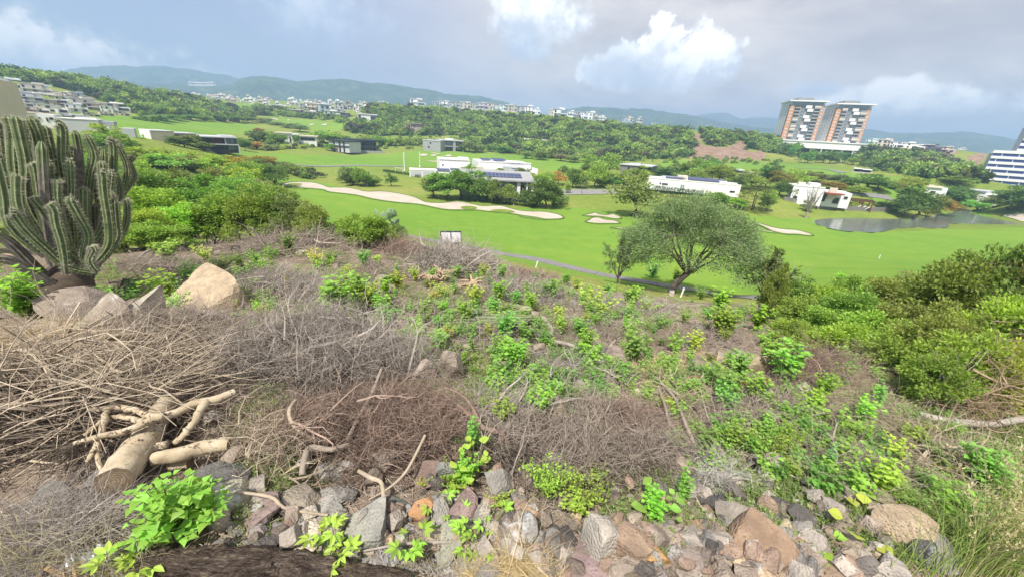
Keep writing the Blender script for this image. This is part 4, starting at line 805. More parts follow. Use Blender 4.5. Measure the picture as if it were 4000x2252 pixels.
# long white house
b = Bld(2516, 752, 342, 'long_house', 'long white flat roofed house with slot windows and roof solar panels'); S_ = b
b.part('plinth', dgrey, (14, 330, 1.2, 8, 0, 14)); b.part('wall', white_p, (0, 342, 0, 9, 14, 56)); b.part('parapet', white_p, (-.5, 342.5, -.06, .25, 56, 60), (60, 150, 3, 3.25, 56, 66), (150, 342, 4.5, 4.75, 56, 60))
b.win(52, 58, 38, 43); b.win(62, 84, 36, 42); b.win(130, 147, 16, 44, 0, glass_l, white_p, 1); b.win(308, 326, 30, 36)
b.part('roof_box', white_p, (50, 66, 1, 3, 56, 64)); b.part('roof_box', cream, (118, 156, 3, 6, 56, 72)); b.part('roof_box', white_p, (270, 296, 1, 3, 56, 65)); b.solar(72, 140, 1, 5.5, 57, 8, 3); b.solar(160, 300, 2, 7.5, 57, 14, 3)
hedge_m = leaf_mat('hedge_leaves', (.03, .075, .02), (.05, .11, .03), (.08, .15, .04), .2, .6, False)
def hedge(px0, py0, px1, py1, hh, th, label):
    A = G(px0, py0); B_ = G(px1, py1); d = B_-A; Ln = math.hypot(d.x, d.y); g = np.random.default_rng(int(px0)); nl = int(900*max(1, Ln*hh/8))
    u_ = g.random(nl); v_ = g.uniform(-.5, .5, nl); w_ = g.random(nl)**.7; ed = g.random(nl) < .8; v_ = np.where(ed, np.sign(v_)*.5, v_)*th
    nx, ny = -d.y/Ln, d.x/Ln; C = np.c_[d.x*u_+nx*v_, d.y*u_+ny*v_, d.z*u_+w_*hh]; V, Q = leaf_quads(C, g.normal(size=(nl, 3)), .22, .7, .5, g)
    k = MB(); k.add(V, Q); o = k.obj('hedge', hedge_m, None, loc=A); tag(o, label, 'hedge'); return o
hedge(2545, 762, 2740, 786, 2.2, .8, 'clipped dark green hedge under the long white house')
hedge(1500, 672, 1640, 695, .8, .8, 'low clipped hedge along the edge of the white walled compound'); hedge(1800, 782, 2120, 812, 1.0, .8, 'low dark hedge in front of the grey solar roofed house')
# walled compound
b = Bld(1600, 692, 570, 'white_compound', 'large white walled compound of flat roofed blocks with solar panels and red garage doors')
b.part('wall', white_p, (0, 112, 0, 7, 0, 28), (112, 200, 1.5, 8, 0, 22), (130, 262, 9, 22, 0, 66), (310, 560, 12, 26, 0, 62), (200, 470, 8, 12, 0, 38), (470, 568, 7, 12, 0, 32)); b.part('cream_block', cream, (258, 314, 5, 8.9, 0, 46)); b.part('cream_block', lgrey, (410, 440, 5, 7.9, 0, 52))
b.part('upper_block', white_p, (222, 264, 12, 18, 66.1, 74)); b.part('end_wall', white_p, (566, 571, 6.5, 26, 0, 46)); b.part('parapet', white_p, (128, 262, 8.8, 9.1, 66.1, 69), (310, 560, 11.8, 12.1, 62.1, 66), (-.5, 112, -.1, .2, 28.1, 31))
b.part('grey_screen', lgrey, (4, 46, -.1, -.01, 3, 24)); b.part('grey_screen', lgrey, (52, 94, -.1, -.01, 3, 24)); b.part('grey_screen', lgrey, (116, 150, 1.4, 1.49, 3, 18))
b.part('garage_door', redd, (476, 506, 6.85, 6.99, 1, 26)); b.part('garage_door', redd, (512, 560, 6.85, 6.99, 1, 26)); b.win(140, 146, 40, 46, 9); b.win(262, 282, 4, 26, 5, glass_l)
b.solar(170, 215, 3, 7, 39-14, 5, 2); b.solar(112, 165, 2, 6, 23, 5, 2); b.solar(210, 262, 9.2, 11.8, 39, 5, 2); b.solar(330, 375, 14, 19, 63, 5, 2); b.solar(390, 450, 15, 21, 63, 6, 2); b.solar(440, 520, 8, 11.5, 39-6, 6, 2)
# solar roofed house behind the row of trees
b = Bld(1795, 778, 292, 'solar_house', 'grey solar roofed two storey house half hidden behind a row of garden trees'); b.part('wall', lgrey, (0, 200, .5, 5.2, 0, 77.8), (200, 286, 1.5, 5.2, 0, 77.8)); b.part('ground_floor', dgrey, (100, 280, .2, .49, 0, 28)); b.part('white_frame', white_p, (225, 238, -.3, .8, 28, 78), (262, 268, -.3, .8, 28, 78), (284, 292, -.3, 9, 20, 80), (120, 134, -.3, .4, 28, 76))
for x0, x1 in ((140, 158), (160, 178), (184, 222), (240, 261), (269, 283)): b.win(x0, x1, 32, 66, .5 if x1 < 200 else 1.5, glass_d if x0 != 184 else glass_l, white_p, 1)
mb = MB(); mb.add([(0-.3, -.8, 78*b.u), (292*b.s, -.8, 78*b.u), (292*b.s, 5.5, 78*b.u+1.25), (-.3, 5.5, 78*b.u+1.25), (-.3, -.8, 78*b.u+.25), (292*b.s, -.8, 78*b.u+.25), (292*b.s, 5.5, 78*b.u+1.5), (-.3, 5.5, 78*b.u+1.5)], [(0, 3, 2, 1), (4, 5, 6, 7), (0, 1, 5, 4), (2, 3, 7, 6), (0, 4, 7, 3), (1, 2, 6, 5)]); mb.obj('roof', grey_c, b.e)
me_ = MB().box(0, 13.6*b.s, 0, 1.35, 0, .05).mesh('solar_panel', solar)
for i in range(11):
    for j in range(2): o = obj('solar_panel', me_, b.e, ((82+i*15.0)*b.s, .6+j*1.5, 78*b.u+.62+j*.30)); o.rotation_euler = (.19, 0, 0)
# other houses of the plain
b = Bld(2416, 700, 116, 'grey_house', 'flat roofed dark grey house with a white box, among trees beyond the long white house', off=-12); b.part('wall', wall_mat('warm_grey_paint', (.22, .20, .185)), (0, 62, 0, 12, 0, 56), (62, 116, 2, 12, 30, 56)); b.part('roof', lgrey, (-2, 118, -.4, 12.4, 56, 59)); b.part('white_box', white_p, (66, 96, 1, 8, 0, 29)); b.win(28, 38, 34, 50); b.win(70, 112, 36, 50, 2, glass_d, dgrey, 2); b.win(8, 18, 4, 22); b.win(22, 32, 4, 22); b.part('roof_box', lgrey, (40, 66, 4, 7, 59, 64))
b = Bld(1287, 586, 78, 'black_house', 'black two storey house with orange brown panel on a grey terrace wall by the far fairway', off=-38); b.part('side_wall', lgrey, (0, 78, 0, 8, 0, 36)); b.part('roof', blackp, (-3, 80, -.6, 9, 36, 41)); b.part('floor_band', blackp, (0, 78, -.3, -.01, 15, 20))
for x in (18, 40, 56): b.part('fin', blackp, (x, x+5, -.25, -.01, 0, 15), (x, x+5, -.25, -.01, 20, 36))
b.win(8, 14, 4, 12); b.part('orange_panel', orange, (26, 34, -.15, -.01, 2, 10)); E0 = b.e
yw = b.e.rotation_euler[2]; px0 = 78*b.s
def loc_bld(parent, x, y, turn): o = empty('front_wing', (x, y, 0), turn); o.parent = parent; return o
fb = Bld(1364, 592, 112, 'tmp', None, off=4, drop=.6); c_ = fb.e
fb.part('wall', blackp, (0, 112, 2, 12, 0, 44)); fb.part('roof', blackp, (-6, 118, -.8, 12, 44, 49)); fb.part('floor_slab', blackp, (-2, 114, -.6, 1.9, 19, 25)); fb.part('pier', blackp, (0, 5, -.2, 1.9, 0, 19), (56, 62, -.2, 1.9, 0, 19), (106, 111, -.2, 1.9, 0, 44)); fb.part('orange_panel', wall_mat('rust_panel', (.26, .12, .05)), (20, 56, 1.8, 1.99, 26, 42)); fb.win(66, 104, 26, 42, 2, glass_d, dgrey, 2); fb.win(64, 104, 2, 18, 2, glass_d, dgrey, 3); fb.part('terrace_wall', grey_c, (-4, 140, -2.6, -2.0, 0, 7))
tag(c_, 'front block of the black two storey house with dark glass and rust panel', 'house'); c_.name = 'black_house'
b.e['label'] = 'pale side wing with black fins joined to the black two storey house'
b = Bld(1652, 588, 68, 'concrete_house', 'plain grey gable block of the grey concrete house', off=-30); b.part('wall', grey_c, (0, 68, 0, 10, 0, 40)); b.part('roof', lgrey, (-1, 69, -.2, 10.2, 40, 43)); b.win(27, 33, 28, 34); b.win(20, 26, 12, 19)
b = Bld(1720, 591, 92, 'concrete_house', 'glazed balcony front of the grey concrete house with pale roof', off=6); b.part('wall', grey_c, (0, 92, 1.5, 12, 0, 42)); b.part('pier', grey_c, (0, 4, -.2, 1.49, 0, 42), (50, 60, -.2, 1.49, 0, 42), (86, 92, -.2, 1.49, 0, 42)); b.part('floor_slab', grey_c, (4, 50, -.2, 1.45, 19, 23), (60, 86, -.2, 1.45, 19, 23)); b.part('roof', lgrey, (-2, 95, -.5, 12.3, 42.2, 46)); b.part('roof_box', white_p, (26, 56, 4, 8, 46, 51))
for x0, x1 in ((6, 48), (62, 84)): b.win(x0, x1, 24, 40, 1.5, glass_l, dgrey, 3); b.win(x0, x1, 2, 18, 1.5, glass_d, dgrey, 3)
b = Bld(800, 588, 142, 'glass_house', 'brown panelled house with glass ground floor and pale flat roof', off=5); b.part('wall', dgrey, (0, 142, 1.5, 10, 0, 52)); b.part('roof', lgrey, (-4, 140, -.8, 10.5, 52, 56), (80, 140, 2, 9, 56, 60)); b.part('floor_slab', lgrey, (14, 142, -.8, 1.4, 24, 28)); b.part('timber_panel', brownw, (38, 86, 1.2, 1.49, 29, 51)); b.win(18, 36, 29, 50, 1.5); b.win(92, 132, 29, 50, 1.5, glass_l, dgrey, 1); b.win(30, 98, 2, 23, 1.5, glass_d, dgrey, 4); b.win(100, 138, 2, 23, 1.5, glass_l, dgrey, 2); b.part('pier', lgrey, (88, 91, -.6, 1.45, 28, 52), (138, 142, -.8, 1.45, 0, 24))
b = Bld(594, 545, 200, 'beige_house', 'low beige house with stepped pale roofs beside the left fairway', off=12); b.part('wall', cream, (0, 95, 0, 9, 0, 34), (95, 200, 2, 10, 0, 26)); b.part('end_wall', white_p, (-4, 0, -.3, 9, 0, 36)); b.part('roof', lgrey, (0, 95, -.3, 9.3, 34.1, 36), (95, 205, 1.5, 10.3, 26.1, 29)); b.win(105, 125, 6, 20, 2); b.win(140, 160, 6, 20, 2)
b = Bld(236, 512, 165, 'block_house', 'windowless light grey block house with stepped volumes beyond the cactus', off=-8); b.part('wall', lgrey, (0, 162, 0, 10, 0, 50)); b.part('parapet', white_p, (-.5, 163, -.1, 10.1, 50.1, 52)); b.part('step_block', wall_mat('mid_grey_render', (.37, .38, .40)), (162.3, 225, 3, 10, 0, 46)); b.part('low_block', lgrey, (166, 318, -2.5, 2.9, 0, 24)); b.part('roof_box', white_p, (60, 150, 4, 8, 52.2, 57)); b.part('gate', dgrey, (-4, -.5, 1, 3, 0, 20))
b = Bld(82, 494, 150, 'white_house', 'white house with small square windows and a tan cornice beside the block house', off=-10); b.part('wall', white_p, (40, 150, 0, 9, 0, 54), (0, 39.5, 1.5, 9, 0, 38)); b.part('cornice', cream, (-2, 70, -.4, 9, 54.2, 59)); b.win(8, 18, 22, 34, 1.5); b.win(24, 34, 22, 34, 1.5); b.win(68, 74, 34, 40); b.win(84, 90, 34, 40); b.win(112, 120, 24, 40); b.win(126, 142, 32, 42)
b = Bld(-150, 660, 215, 'beige_wall_house', 'tall blank beige gable wall cut by the left edge', off=-20); b.part('wall', wall_mat('sandy_plaster', (.56, .47, .38), .05, .5, .9, .05), (0, 215, 0, 8, 0, 355)); b.part('coping', cream, (216, 224, -.2, 8, 0, 352))
# red trimmed house with pergola
b = Bld(3083, 784, 228, 'red_trimmed_house', 'white house with terracotta awning, tan chimney and flat roofs near the pond', off=8); b.part('wall', white_p, (0, 118, 0, 9, 0, 58), (118, 225, 1.5, 9, 0, 46)); b.part('parapet', white_p, (-.5, 118, -.1, .2, 58.1, 62), (70, 108, 3, 7, 58.1, 70)); b.part('roof_box', cream, (24, 52, 3, 5, 58.1, 70)); b.part('chimney', cream, (138, 166, .8, 1.4, 20, 62))
b.part('awning', redd, (124, 190, -1.2, 1.45, 40, 43.5)); b.win(18, 24, 40, 46); b.win(10, 26, 6, 20); b.win(122, 136, 8, 38, 1.5); b.win(200, 214, 24, 34, 1.5); b.win(80, 96, 6, 22); b.win(164, 186, 4, 26, 1.5)
pg = Bld(3300, 806, 110, 'pergola', 'dark timber pergola with open beams beside the white house near the pond', off=6, cat='pergola')
for x in (14, 60, 96): pg.part('post', brownw, (x, x+6, 0, .4, 0, 24)); pg.part('post', brownw, (x, x+6, 4, 4.4, 0, 24))
for y in (0, 4): pg.part('beam', brownw, (-4, 108, y, y+.35, 24.1, 28))
for k in range(14): pg.part('slat', brownw, (k*8-2, k*8+1, -.5, 4.8, 28.1, 30))
lg0 = None
for k in range(3):
    p = G(3318+k*17, 812+k*3)
    if lg0 is None:
        lg0 = empty('sun_lounger'); MB().box(0, 1.3, -.3, .3, .25, .33).obj('seat', white_p, lg0); q_ = MB(); q_.add([(1.3, -.3, .25), (1.3, .3, .25), (1.9, .3, .75), (1.9, -.3, .75), (1.3, -.3, .33), (1.3, .3, .33), (1.86, .3, .82), (1.86, -.3, .82)], [(0, 3, 2, 1), (4, 5, 6, 7), (0, 1, 5, 4), (1, 2, 6, 5), (2, 3, 7, 6), (3, 0, 4, 7)]); q_.obj('backrest', white_p, lg0)
        for x in (.1, 1.2): MB().box(x, x+.06, -.28, .28, 0, .25).obj('leg', white_p, lg0)
        o = lg0
    else: o = copy_tree(lg0)
    o.location = p; o.rotation_euler = (0, 0, -.5); tag(o, ['white sun lounger closest to the house by the pergola', 'white sun lounger between two others by the pergola', 'white sun lounger farthest along the terrace by the pergola'][k], 'sun lounger', 'sun loungers by the pergola')
gw = empty('garden_wall', (0, 0, 0)); tag(gw, 'low dark stone wall along the terrace of the red trimmed house', 'wall')
C = ribbon_pts([(3060, 782), (3130, 797), (3215, 815), (3300, 826), (3400, 832), (3480, 826)], 3.0)
for k in range(len(C)-1):
    a_, b_ = C[k], C[k+1]; d = b_-a_; t_ = np.hypot(*d); nn = np.array([-d[1], d[0]])/t_*.2; z0 = float(H(*a_)); z1 = float(H(*b_)); V = []
    for zz in (-.3, .85):
        for q, z in ((a_+nn, z0), (a_-nn, z0), (b_-nn, z1), (b_+nn, z1)): V.append((*q, z+zz))
    m_ = MB(); m_.add(V, [(0, 1, 2, 3), (4, 7, 6, 5), (0, 4, 5, 1), (1, 5, 6, 2), (2, 6, 7, 3), (3, 7, 4, 0)]); m_.obj('wall_bay', rubble_w, gw)
b = Bld(3608, 762, 82, 'white_villa', 'small white villa with stepped roof behind the trees beyond the pond'); b.part('wall', white_p, (0, 80, 0, 8, 0, 30)); b.part('roof', cream, (-3, 60, -.4, 8.4, 30.1, 34)); b.part('roof_box', cream, (4, 24, 2, 5, 34, 39)); b.win(20, 40, 6, 18)
b = Bld(3752, 795, 130, 'white_villa', 'white villa with open terrace right of the pond trees', off=-8); b.part('wall', white_p, (0, 75, 0, 9, 0, 52), (75, 130, -2, 9, 0, 44)); b.part('roof', lgrey, (-3, 133, -.5, 9.5, 52.1, 54) if False else (-3, 78, -.5, 9.5, 52.1, 55)); b.win(20, 50, 4, 22, 0, glass_d, white_p, 2); b.win(86, 120, 4, 26, -2, glass_d, white_p, 2); b.win(30, 46, 32, 42)
b = Bld(2835, 690, 170, 'metal_roof_house', 'low house with pale metal roofs half hidden by trees beyond the long white house', off=12); b.part('wall', lgrey, (0, 170, 0, 7, 0, 22)); b.part('roof', wall_mat('pale_metal_roof', (.62, .62, .63)), (-4, 70, -.6, 7.5, 26, 30), (60, 130, -.3, 7.8, 22.1, 26), (120, 178, .2, 8, 19, 22)) 
b = Bld(2712, 676, 30, 'garden_shed', 'small grey metal shed among the trees left of the dirt clearing', cat='shed'); b.part('wall', grey_c, (0, 30, 0, 3, 0, 14)); b.part('roof', metal, (-1, 31, -.3, 3.3, 14.1, 17))
b = Bld(3330, 672, 72, 'pavilion', 'open pavilion with two pale slab roofs below the tower podium', cat='pavilion'); b.part('roof', white_p, (0, 34, -.5, 6, 13, 16), (36, 72, -.5, 6, 11, 14))
for x in (3, 30, 40, 66): b.part('post', dgrey, (x, x+2, 0, .3, 0, 11.9))
b.part('deck', lgrey, (-3, 76, -1.5, 6, 0, 2)); b.part('back_wall', dgrey, (4, 68, 5, 5.5, 2, 11))
# stone fan of a retaining wall on the ridge
sw = Bld(2438, 571, 122, 'retaining_wall', 'curved grey stone retaining wall in the wooded ridge', cat='wall')
for k in range(20):
    x = k*6.1; hgt = 24-6*abs(math.sin(k*.31))*(1 if k < 11 else .5); sw.part('stone_pier', rubble_w, (x, x+5.5, .5*math.sin(k*.3)*2, 2+.5*math.sin(k*.3)*2, 0, hgt))
sw2 = Bld(2545, 576, 38, 'low_wall', 'short pale concrete wall right of the stone retaining wall', cat='wall'); sw2.part('wall_panel', lgrey, (0, 38, 0, .5, 0, 12))
# unfinished frame and cube house
b = Bld(1556, 524, 105, 'ruined_frame', 'unfinished bare concrete house frame at the foot of the wooded ridge', off=-10, cat='building'); rc = wall_mat('raw_concrete', (.42, .35, .29), .25, .8, .95, .4)
b.part('wall', rc, (50, 92, 1, 9, 0, 44), (0, 36, 1, 7, 0, 18), (24, 50, 3, 9, 0, 26)); b.part('slab', rc, (26, 94, 0, 9.5, 44.1, 47)); b.part('slab', rc, (26, 60, 0, 4, 25, 28)); b.win(60, 66, 30, 38, 1); b.win(76, 82, 12, 22, 1)
for x in (28, 38, 48): b.part('column', rc, (x, x+2.5, .2, .8, 0, 24.9), (x, x+2.5, .2, .8, 28, 44))
for x in (-4, 96, 106): b.part('rubble_block', rc, (x, x+8, 0, 3, 0, 8))
b = Bld(1400, 488, 82, 'cube_house', 'white cube house with dark balcony at the end of the wooded ridge', off=-8); b.part('wall', white_p, (0, 74, 0, 9, 0, 42)); b.part('roof', white_p, (-1, 78, -.5, 9.2, 42.1, 45)); b.part('annex', grey_c, (60, 118, 2, 9, 0, 28)) if False else b.part('annex', grey_c, (74.5, 120, 1, 9, 0, 28)); b.part('grey_panel', lgrey, (22, 42, -.15, -.01, 2, 17)); b.win(50, 74, 22, 38, 0, glass_d, dgrey, 2); b.win(2, 12, 4, 38, 0, glass_d, dgrey); b.win(82, 116, 14, 22, 1, glass_d, dgrey, 2)
# ------------------------------------------------------------------ small far houses
def house_proto(seed, kind):
    """one metre wide unit house (scaled per copy): stacked boxes, roof slab, windows"""
    g = np.random.default_rng(seed); e = empty('house'); w1 = g.uniform(.5, .7)
    mb = MB(); mb.box(-.5, -.5+w1, 0, .7, -.3, 1.0).box(-.5+w1, .5, .08, .7, -.3, g.uniform(.5, .8))
    if kind != 2: mb.box(-.1, .3, .2, .6, 1.0, 1.22)
    mb.obj('wall', owall, e)
    MB().box(-.53, -.5+w1+.04, -.05, .72, 1.001, 1.07).obj('roof', lgrey if kind else white_p, e)
    for zz in (.12, .58):
        x = -.44
        while x < -.5+w1-.12:
            wd = g.uniform(.07, .15); f = MB().box(x, min(x+wd, -.5+w1-.03), -.012, .0, zz, zz+.28).obj('window', dgrey, e); MB().box(x+.012, min(x+wd, -.5+w1-.03)-.012, -.02, -.013, zz+.03, zz+.25).obj('pane', glass_d, f); x += wd+g.uniform(.10, .28)
    MB().box(-.5+w1+.04, .46, .055, .078, .1, .42).obj('window', glass_d, e)
    if kind == 1: MB().box(-.46, -.5+w1-.02, -.14, -.001, .48, .54).obj('balcony', white_p, e)
    return e
hp = [house_proto(500+i, i % 3) for i in range(6)]; PROTO += hp
hsimple = []
for i in range(4):
    g = np.random.default_rng(520+i); e = empty('far_house'); MB().box(-.5, .15, 0, .6, -.6, 1).box(.15, .5, .1, .6, -.6, .65).box(-.3, .05, .2, .5, 1, 1.25).obj('wall', owall, e); MB().box(-.42, -.2, -.02, -.002, .2, .7).obj('window', glass_d, e); MB().box(-.1, .1, -.02, -.002, .3, .75).obj('window', glass_d, e); hsimple.append(e); PROTO.append(e)
def nth(i): return f"{i}{'th' if 10 <= i % 100 <= 20 else {1: 'st', 2: 'nd', 3: 'rd'}.get(i % 10, 'th')}"
HC = {'white': (.84, .83, .81), 'beige': (.60, .52, .43), 'grey': (.42, .42, .43), 'brown': (.34, .27, .22), 'dark': (.13, .13, .14), 'cream': (.70, .62, .50), 'blue': (.38, .45, .52), 'tan': (.52, .40, .28)}
def small(px, py, wpx, hpx, col_, group, cat='house', pool=None, desc=None, turn=0.):
    p = G(px, py)
    if math.hypot(p.x, p.y) > 1500: p = at(px, py, 700)
    q = proj([[p.x, p.y, p.z], [p.x, p.y, p.z+1]]); u = 1/max(1e-3, float(q[1][0]-q[1][1])); dep = float(q[2][0]); wd = wpx*dep/FOC; hh = hpx*u/.95
    o = inst(pool or hp, p, wd, hh, [c*(1+.04*rng.normal()) for c in HC[col_]], cat, group, rz=-math.atan2(p.x, p.y)+math.radians(turn+rng.uniform(-14, 14)), name='house')
    o.scale = (wd, min(wd, 14), hh); size = 'long low' if wpx > 3*hpx else ('tall' if hpx > .8*wpx else 'boxy')
    item(o, f'{size} {"flat roofed " if wpx > 40 else ""}{col_} house', px, py); return o
GH = 'houses stepping down the left hillside'
for q in ((40, 345, 95, 34, 'white'), (60, 375, 105, 30, 'white'), (110, 392, 90, 24, 'white'), (150, 368, 80, 36, 'cream'), (195, 368, 50, 28, 'white'), (170, 402, 140, 32, 'white'), (225, 385, 50, 20, 'cream'), (262, 378, 26, 16, 'white'), (290, 392, 30, 18, 'tan'), (318, 394, 46, 28, 'blue'), (270, 402, 70, 22, 'cream'), (82, 416, 75, 24, 'white'), (130, 420, 60, 24, 'grey'), (172, 422, 60, 22, 'white'), (210, 440, 80, 28, 'white'), (222, 414, 60, 20, 'tan'), (265, 420, 80, 24, 'white'), (305, 440, 60, 30, 'white'), (350, 424, 90, 34, 'beige'), (392, 434, 70, 26, 'brown'), (432, 442, 50, 26, 'white'), (445, 432, 95, 26, 'white'), (480, 452, 40, 16, 'beige'), (360, 455, 50, 14, 'beige'), (590, 436, 72, 20, 'white'), (640, 428, 50, 9, 'white'), (300, 462, 90, 12, 'white'), (420, 452, 40, 14, 'beige'), (100, 440, 60, 18, 'brown'), (150, 440, 60, 20, 'cream')):
    small(*q, GH)
GV = 'small houses along the far valley'
for q in ((865, 475, 36, 12, 'tan'), (918, 477, 36, 13, 'beige'), (1095, 428, 62, 15, 'white'), (1055, 430, 40, 9, 'brown'), (1168, 458, 62, 26, 'brown'), (1220, 462, 50, 24, 'white'), (1285, 446, 58, 34, 'blue'), (1300, 462, 56, 26, 'white'), (1262, 462, 30, 24, 'dark'), (1360, 460, 58, 16, 'dark'), (1335, 428, 44, 24, 'grey'), (1372, 426, 36, 26, 'brown'), (1408, 424, 34, 14, 'white'), (1228, 432, 48, 24, 'tan'), (1190, 424, 30, 16, 'grey'), (1330, 445, 60, 16, 'grey'), (1290, 425, 30, 16, 'white'), (1250, 410, 30, 12, 'white'), (1140, 568, 12, 6, 'white')):
    small(*q, GV)
b = Bld(1082, 560, 160, 'terraced_house', 'white two storey house with tan flat roofs behind a row of young street trees', off=-8); b.part('wall', white_p, (0, 88, 0, 9, 0, 40), (88, 160, 2, 9, 0, 32)); b.part('roof', cream, (-4, 60, -.5, 9.5, 40.1, 44), (82, 166, 1.4, 9.5, 32.1, 36)); b.win(52, 58, 4, 28); b.win(64, 84, 22, 36); b.win(94, 154, 16, 28, 2, glass_d, dgrey, 3)
GRG = 'houses along the crest of the wooded ridge'
for q in ((1495, 405, 40, 8, 'white'), (1632, 412, 58, 22, 'white'), (1740, 416, 46, 18, 'white'), (1776, 416, 40, 16, 'grey'), (1822, 422, 50, 20, 'beige'), (1852, 424, 30, 16, 'beige'), (1884, 426, 46, 22, 'grey'), (1920, 428, 50, 22, 'beige'), (1945, 432, 44, 13, 'white'), (1963, 430, 28, 18, 'white'), (1995, 434, 44, 22, 'tan'), (2012, 436, 26, 20, 'cream'), (2038, 446, 36, 28, 'grey'), (2070, 449, 40, 30, 'white'), (2098, 446, 22, 20, 'white'), (2154, 446, 22, 17, 'beige'), (2188, 459, 54, 30, 'white'), (2232, 454, 32, 18, 'white'), (2257, 460, 22, 20, 'brown'), (2276, 466, 26, 24, 'white'), (2308, 470, 44, 28, 'white'), (2324, 468, 18, 22, 'brown'), (2350, 467, 32, 13, 'white'), (2450, 474, 38, 14, 'blue'), (2462, 468, 22, 14, 'cream'), (2498, 476, 22, 16, 'beige'), (2556, 484, 26, 6, 'blue'), (1705, 412, 30, 12, 'grey')):
    small(*q, GRG)
GRC = 'houses along the right hand crest'
for q in ((3405, 562, 40, 16, 'white'), (3456, 574, 52, 26, 'beige'), (3500, 576, 44, 20, 'white'), (3550, 580, 50, 20, 'white'), (3585, 584, 34, 16, 'white'), (3630, 590, 62, 22, 'dark'), (3690, 596, 46, 20, 'beige'), (3480, 570, 20, 22, 'white'), (3760, 584, 24, 6, 'white'), (3882, 600, 30, 6, 'white'), (3980, 625, 60, 14, 'beige')):
    small(*q, GRC)
GTn = 'white houses of the distant town'
k = 0; TOWN = []
while k < 95:
    px = rng.uniform(650, 1440); lo_ = 372+(px-650)*.042; py = lo_+rng.uniform(0, 1)**1.2*(10+max(0, px-760)*.045)
    if rng.random() < .35 and px < 760: continue
    cname = ['white', 'white', 'white', 'cream', 'grey', 'beige'][int(rng.integers(0, 6))]; o = small(px, py, rng.uniform(10, 26), rng.uniform(7, 13), cname, GTn, pool=hsimple); ITEMS.pop(); o.name = 'far_house'
    TOWN.append((px, o, cname)); k += 1
for k in range(16):
    o = small(745+k*6+rng.uniform(-3, 3), 331+rng.uniform(-2, 2), rng.uniform(5, 11), 4, 'white', 'white houses high on the mountain', pool=hsimple); ITEMS.pop(); p = at(745+k*6, 333-abs(k-8)*.3, 1440); o.location = p; o.scale = (9, 7, 5.5); o.name = 'far_house'; o['label'] = f'tiny white house high on the mountain side, {nth(k+1)} from the left of its row'
def nth(i): return f"{i}{'th' if 10 <= i % 100 <= 20 else {1: 'st', 2: 'nd', 3: 'rd'}.get(i % 10, 'th')}"
for i, (px, o, cn) in enumerate(sorted(TOWN, key=lambda t: t[0])): o['label'] = f'tiny {cn} house in the distant town below the mountains, {nth(i+1)} from its left end'
# posts, lamps, goal, marker stakes
def pole(px, py, ptop, name, label, r_=.09, m_=None, arm=False, group=None):
    g, h, _ = size_at(px, py, ptop, 10); e = empty(name, g); tag(e, label, 'pole' if not arm else 'street lamp', group); MB().tube([(0, 0, -.2), (0, 0, h)], [r_, r_*.8], 8).obj('shaft', m_ or white_p, e)
    if arm: MB().tube([(0, 0, h-.02), (.5, 0, h+.15), (1.1, 0, h+.18)], [.04, .04, .04], 5).box(.9, 1.5, -.09, .09, h+.13, h+.21).obj('lamp_arm', m_ or metal, e)
    else: MB().tube([(0, 0, h), (0, 0, h+.15)], [r_*1.3, r_*.4], 8).obj('cap', m_ or white_p, e); MB().box(-.3, .3, -.3, .3, -.2, .25).obj('base', white_p, e)
    return e
pole(1580, 667, 600, 'floodlight_pole', 'thicker tall white pole at the left end of the white walled compound', .16); pole(1640, 652, 596, 'floodlight_pole', 'slimmer tall white pole behind the white walled compound', .11)
pole(2271, 758, 715, 'street_lamp', 'dark street lamp by the grey road left of the long white house', .05, dgrey, True); pole(2420, 752, 700, 'street_lamp', 'dark street lamp at the right end of the grey road', .05, dgrey, True)
pole(1224, 564, 530, 'street_lamp', 'grey street lamp behind the terraced white house, left of a pair', .05, metal, True); pole(1237, 564, 532, 'street_lamp', 'grey street lamp behind the terraced white house, right of a pair', .05, metal, True)
pole(2160, 552, 525, 'utility_pole', 'pale utility pole on the dirt road below the wooded ridge', .12, grey_c); pole(2342, 562, 545, 'utility_pole', 'pale utility pole nearest the stone retaining wall', .12, grey_c); pole(2180, 555, 532, 'utility_pole', 'pale utility pole just right of another on the dirt road', .12, grey_c)
g0, h0, w0 = size_at(1545, 678, 656, 28); gl = empty('football_goal', g0, -.15); tag(gl, 'small white football goal on the lawn by the white walled compound', 'goal')
for x in (0, w0): MB().tube([(x, 0, -.05), (x, 0, h0)], .06, 6).obj('goal_post', white_p, gl)
MB().tube([(0, 0, h0), (w0, 0, h0)], .06, 6).obj('crossbar', white_p, gl); MB().tube([(0, 0, h0), (.1, 1.2, 0), (w0-.1, 1.2, 0), (w0, 0, h0)], .04, 5).obj('back_frame', white_p, gl)
def stake(px, py, ptop, label, lean=.1):
    g, h, _ = size_at(px, py, ptop, 10); e = empty('marker_stake', g); tag(e, label, 'stake', 'white marker stakes on the golf course'); V_ = MB().tube([(0, 0, -.15), (lean*h, 0, h*.8)], [.045, .045], 8); V_.obj('shaft', white_p, e); MB().tube([(lean*h, 0, h*.801), (lean*1.2*h, 0, h)], [.055, .05], 8).obj('tip', white_p, e)
stake(2092, 1045, 1020, 'white marker stake on the grass slope left of the sapling', .2); stake(2657, 1160, 1124, 'white marker stake beside the path under the umbrella shaped tree', .15); stake(3432, 1010, 996, 'white marker stake alone on the bright fairway in front of the pond'); stake(1433, 730, 722, 'short white marker stake by the bush beyond the long bunker'); stake(1712, 774, 766, 'short white marker stake by the dark hedge of the solar house'); stake(2006, 803, 796, 'short white marker stake in front of the garden trees of the solar house'); stake(2443, 838, 832, 'short white marker stake beside the trunk of the tree left of the long house')
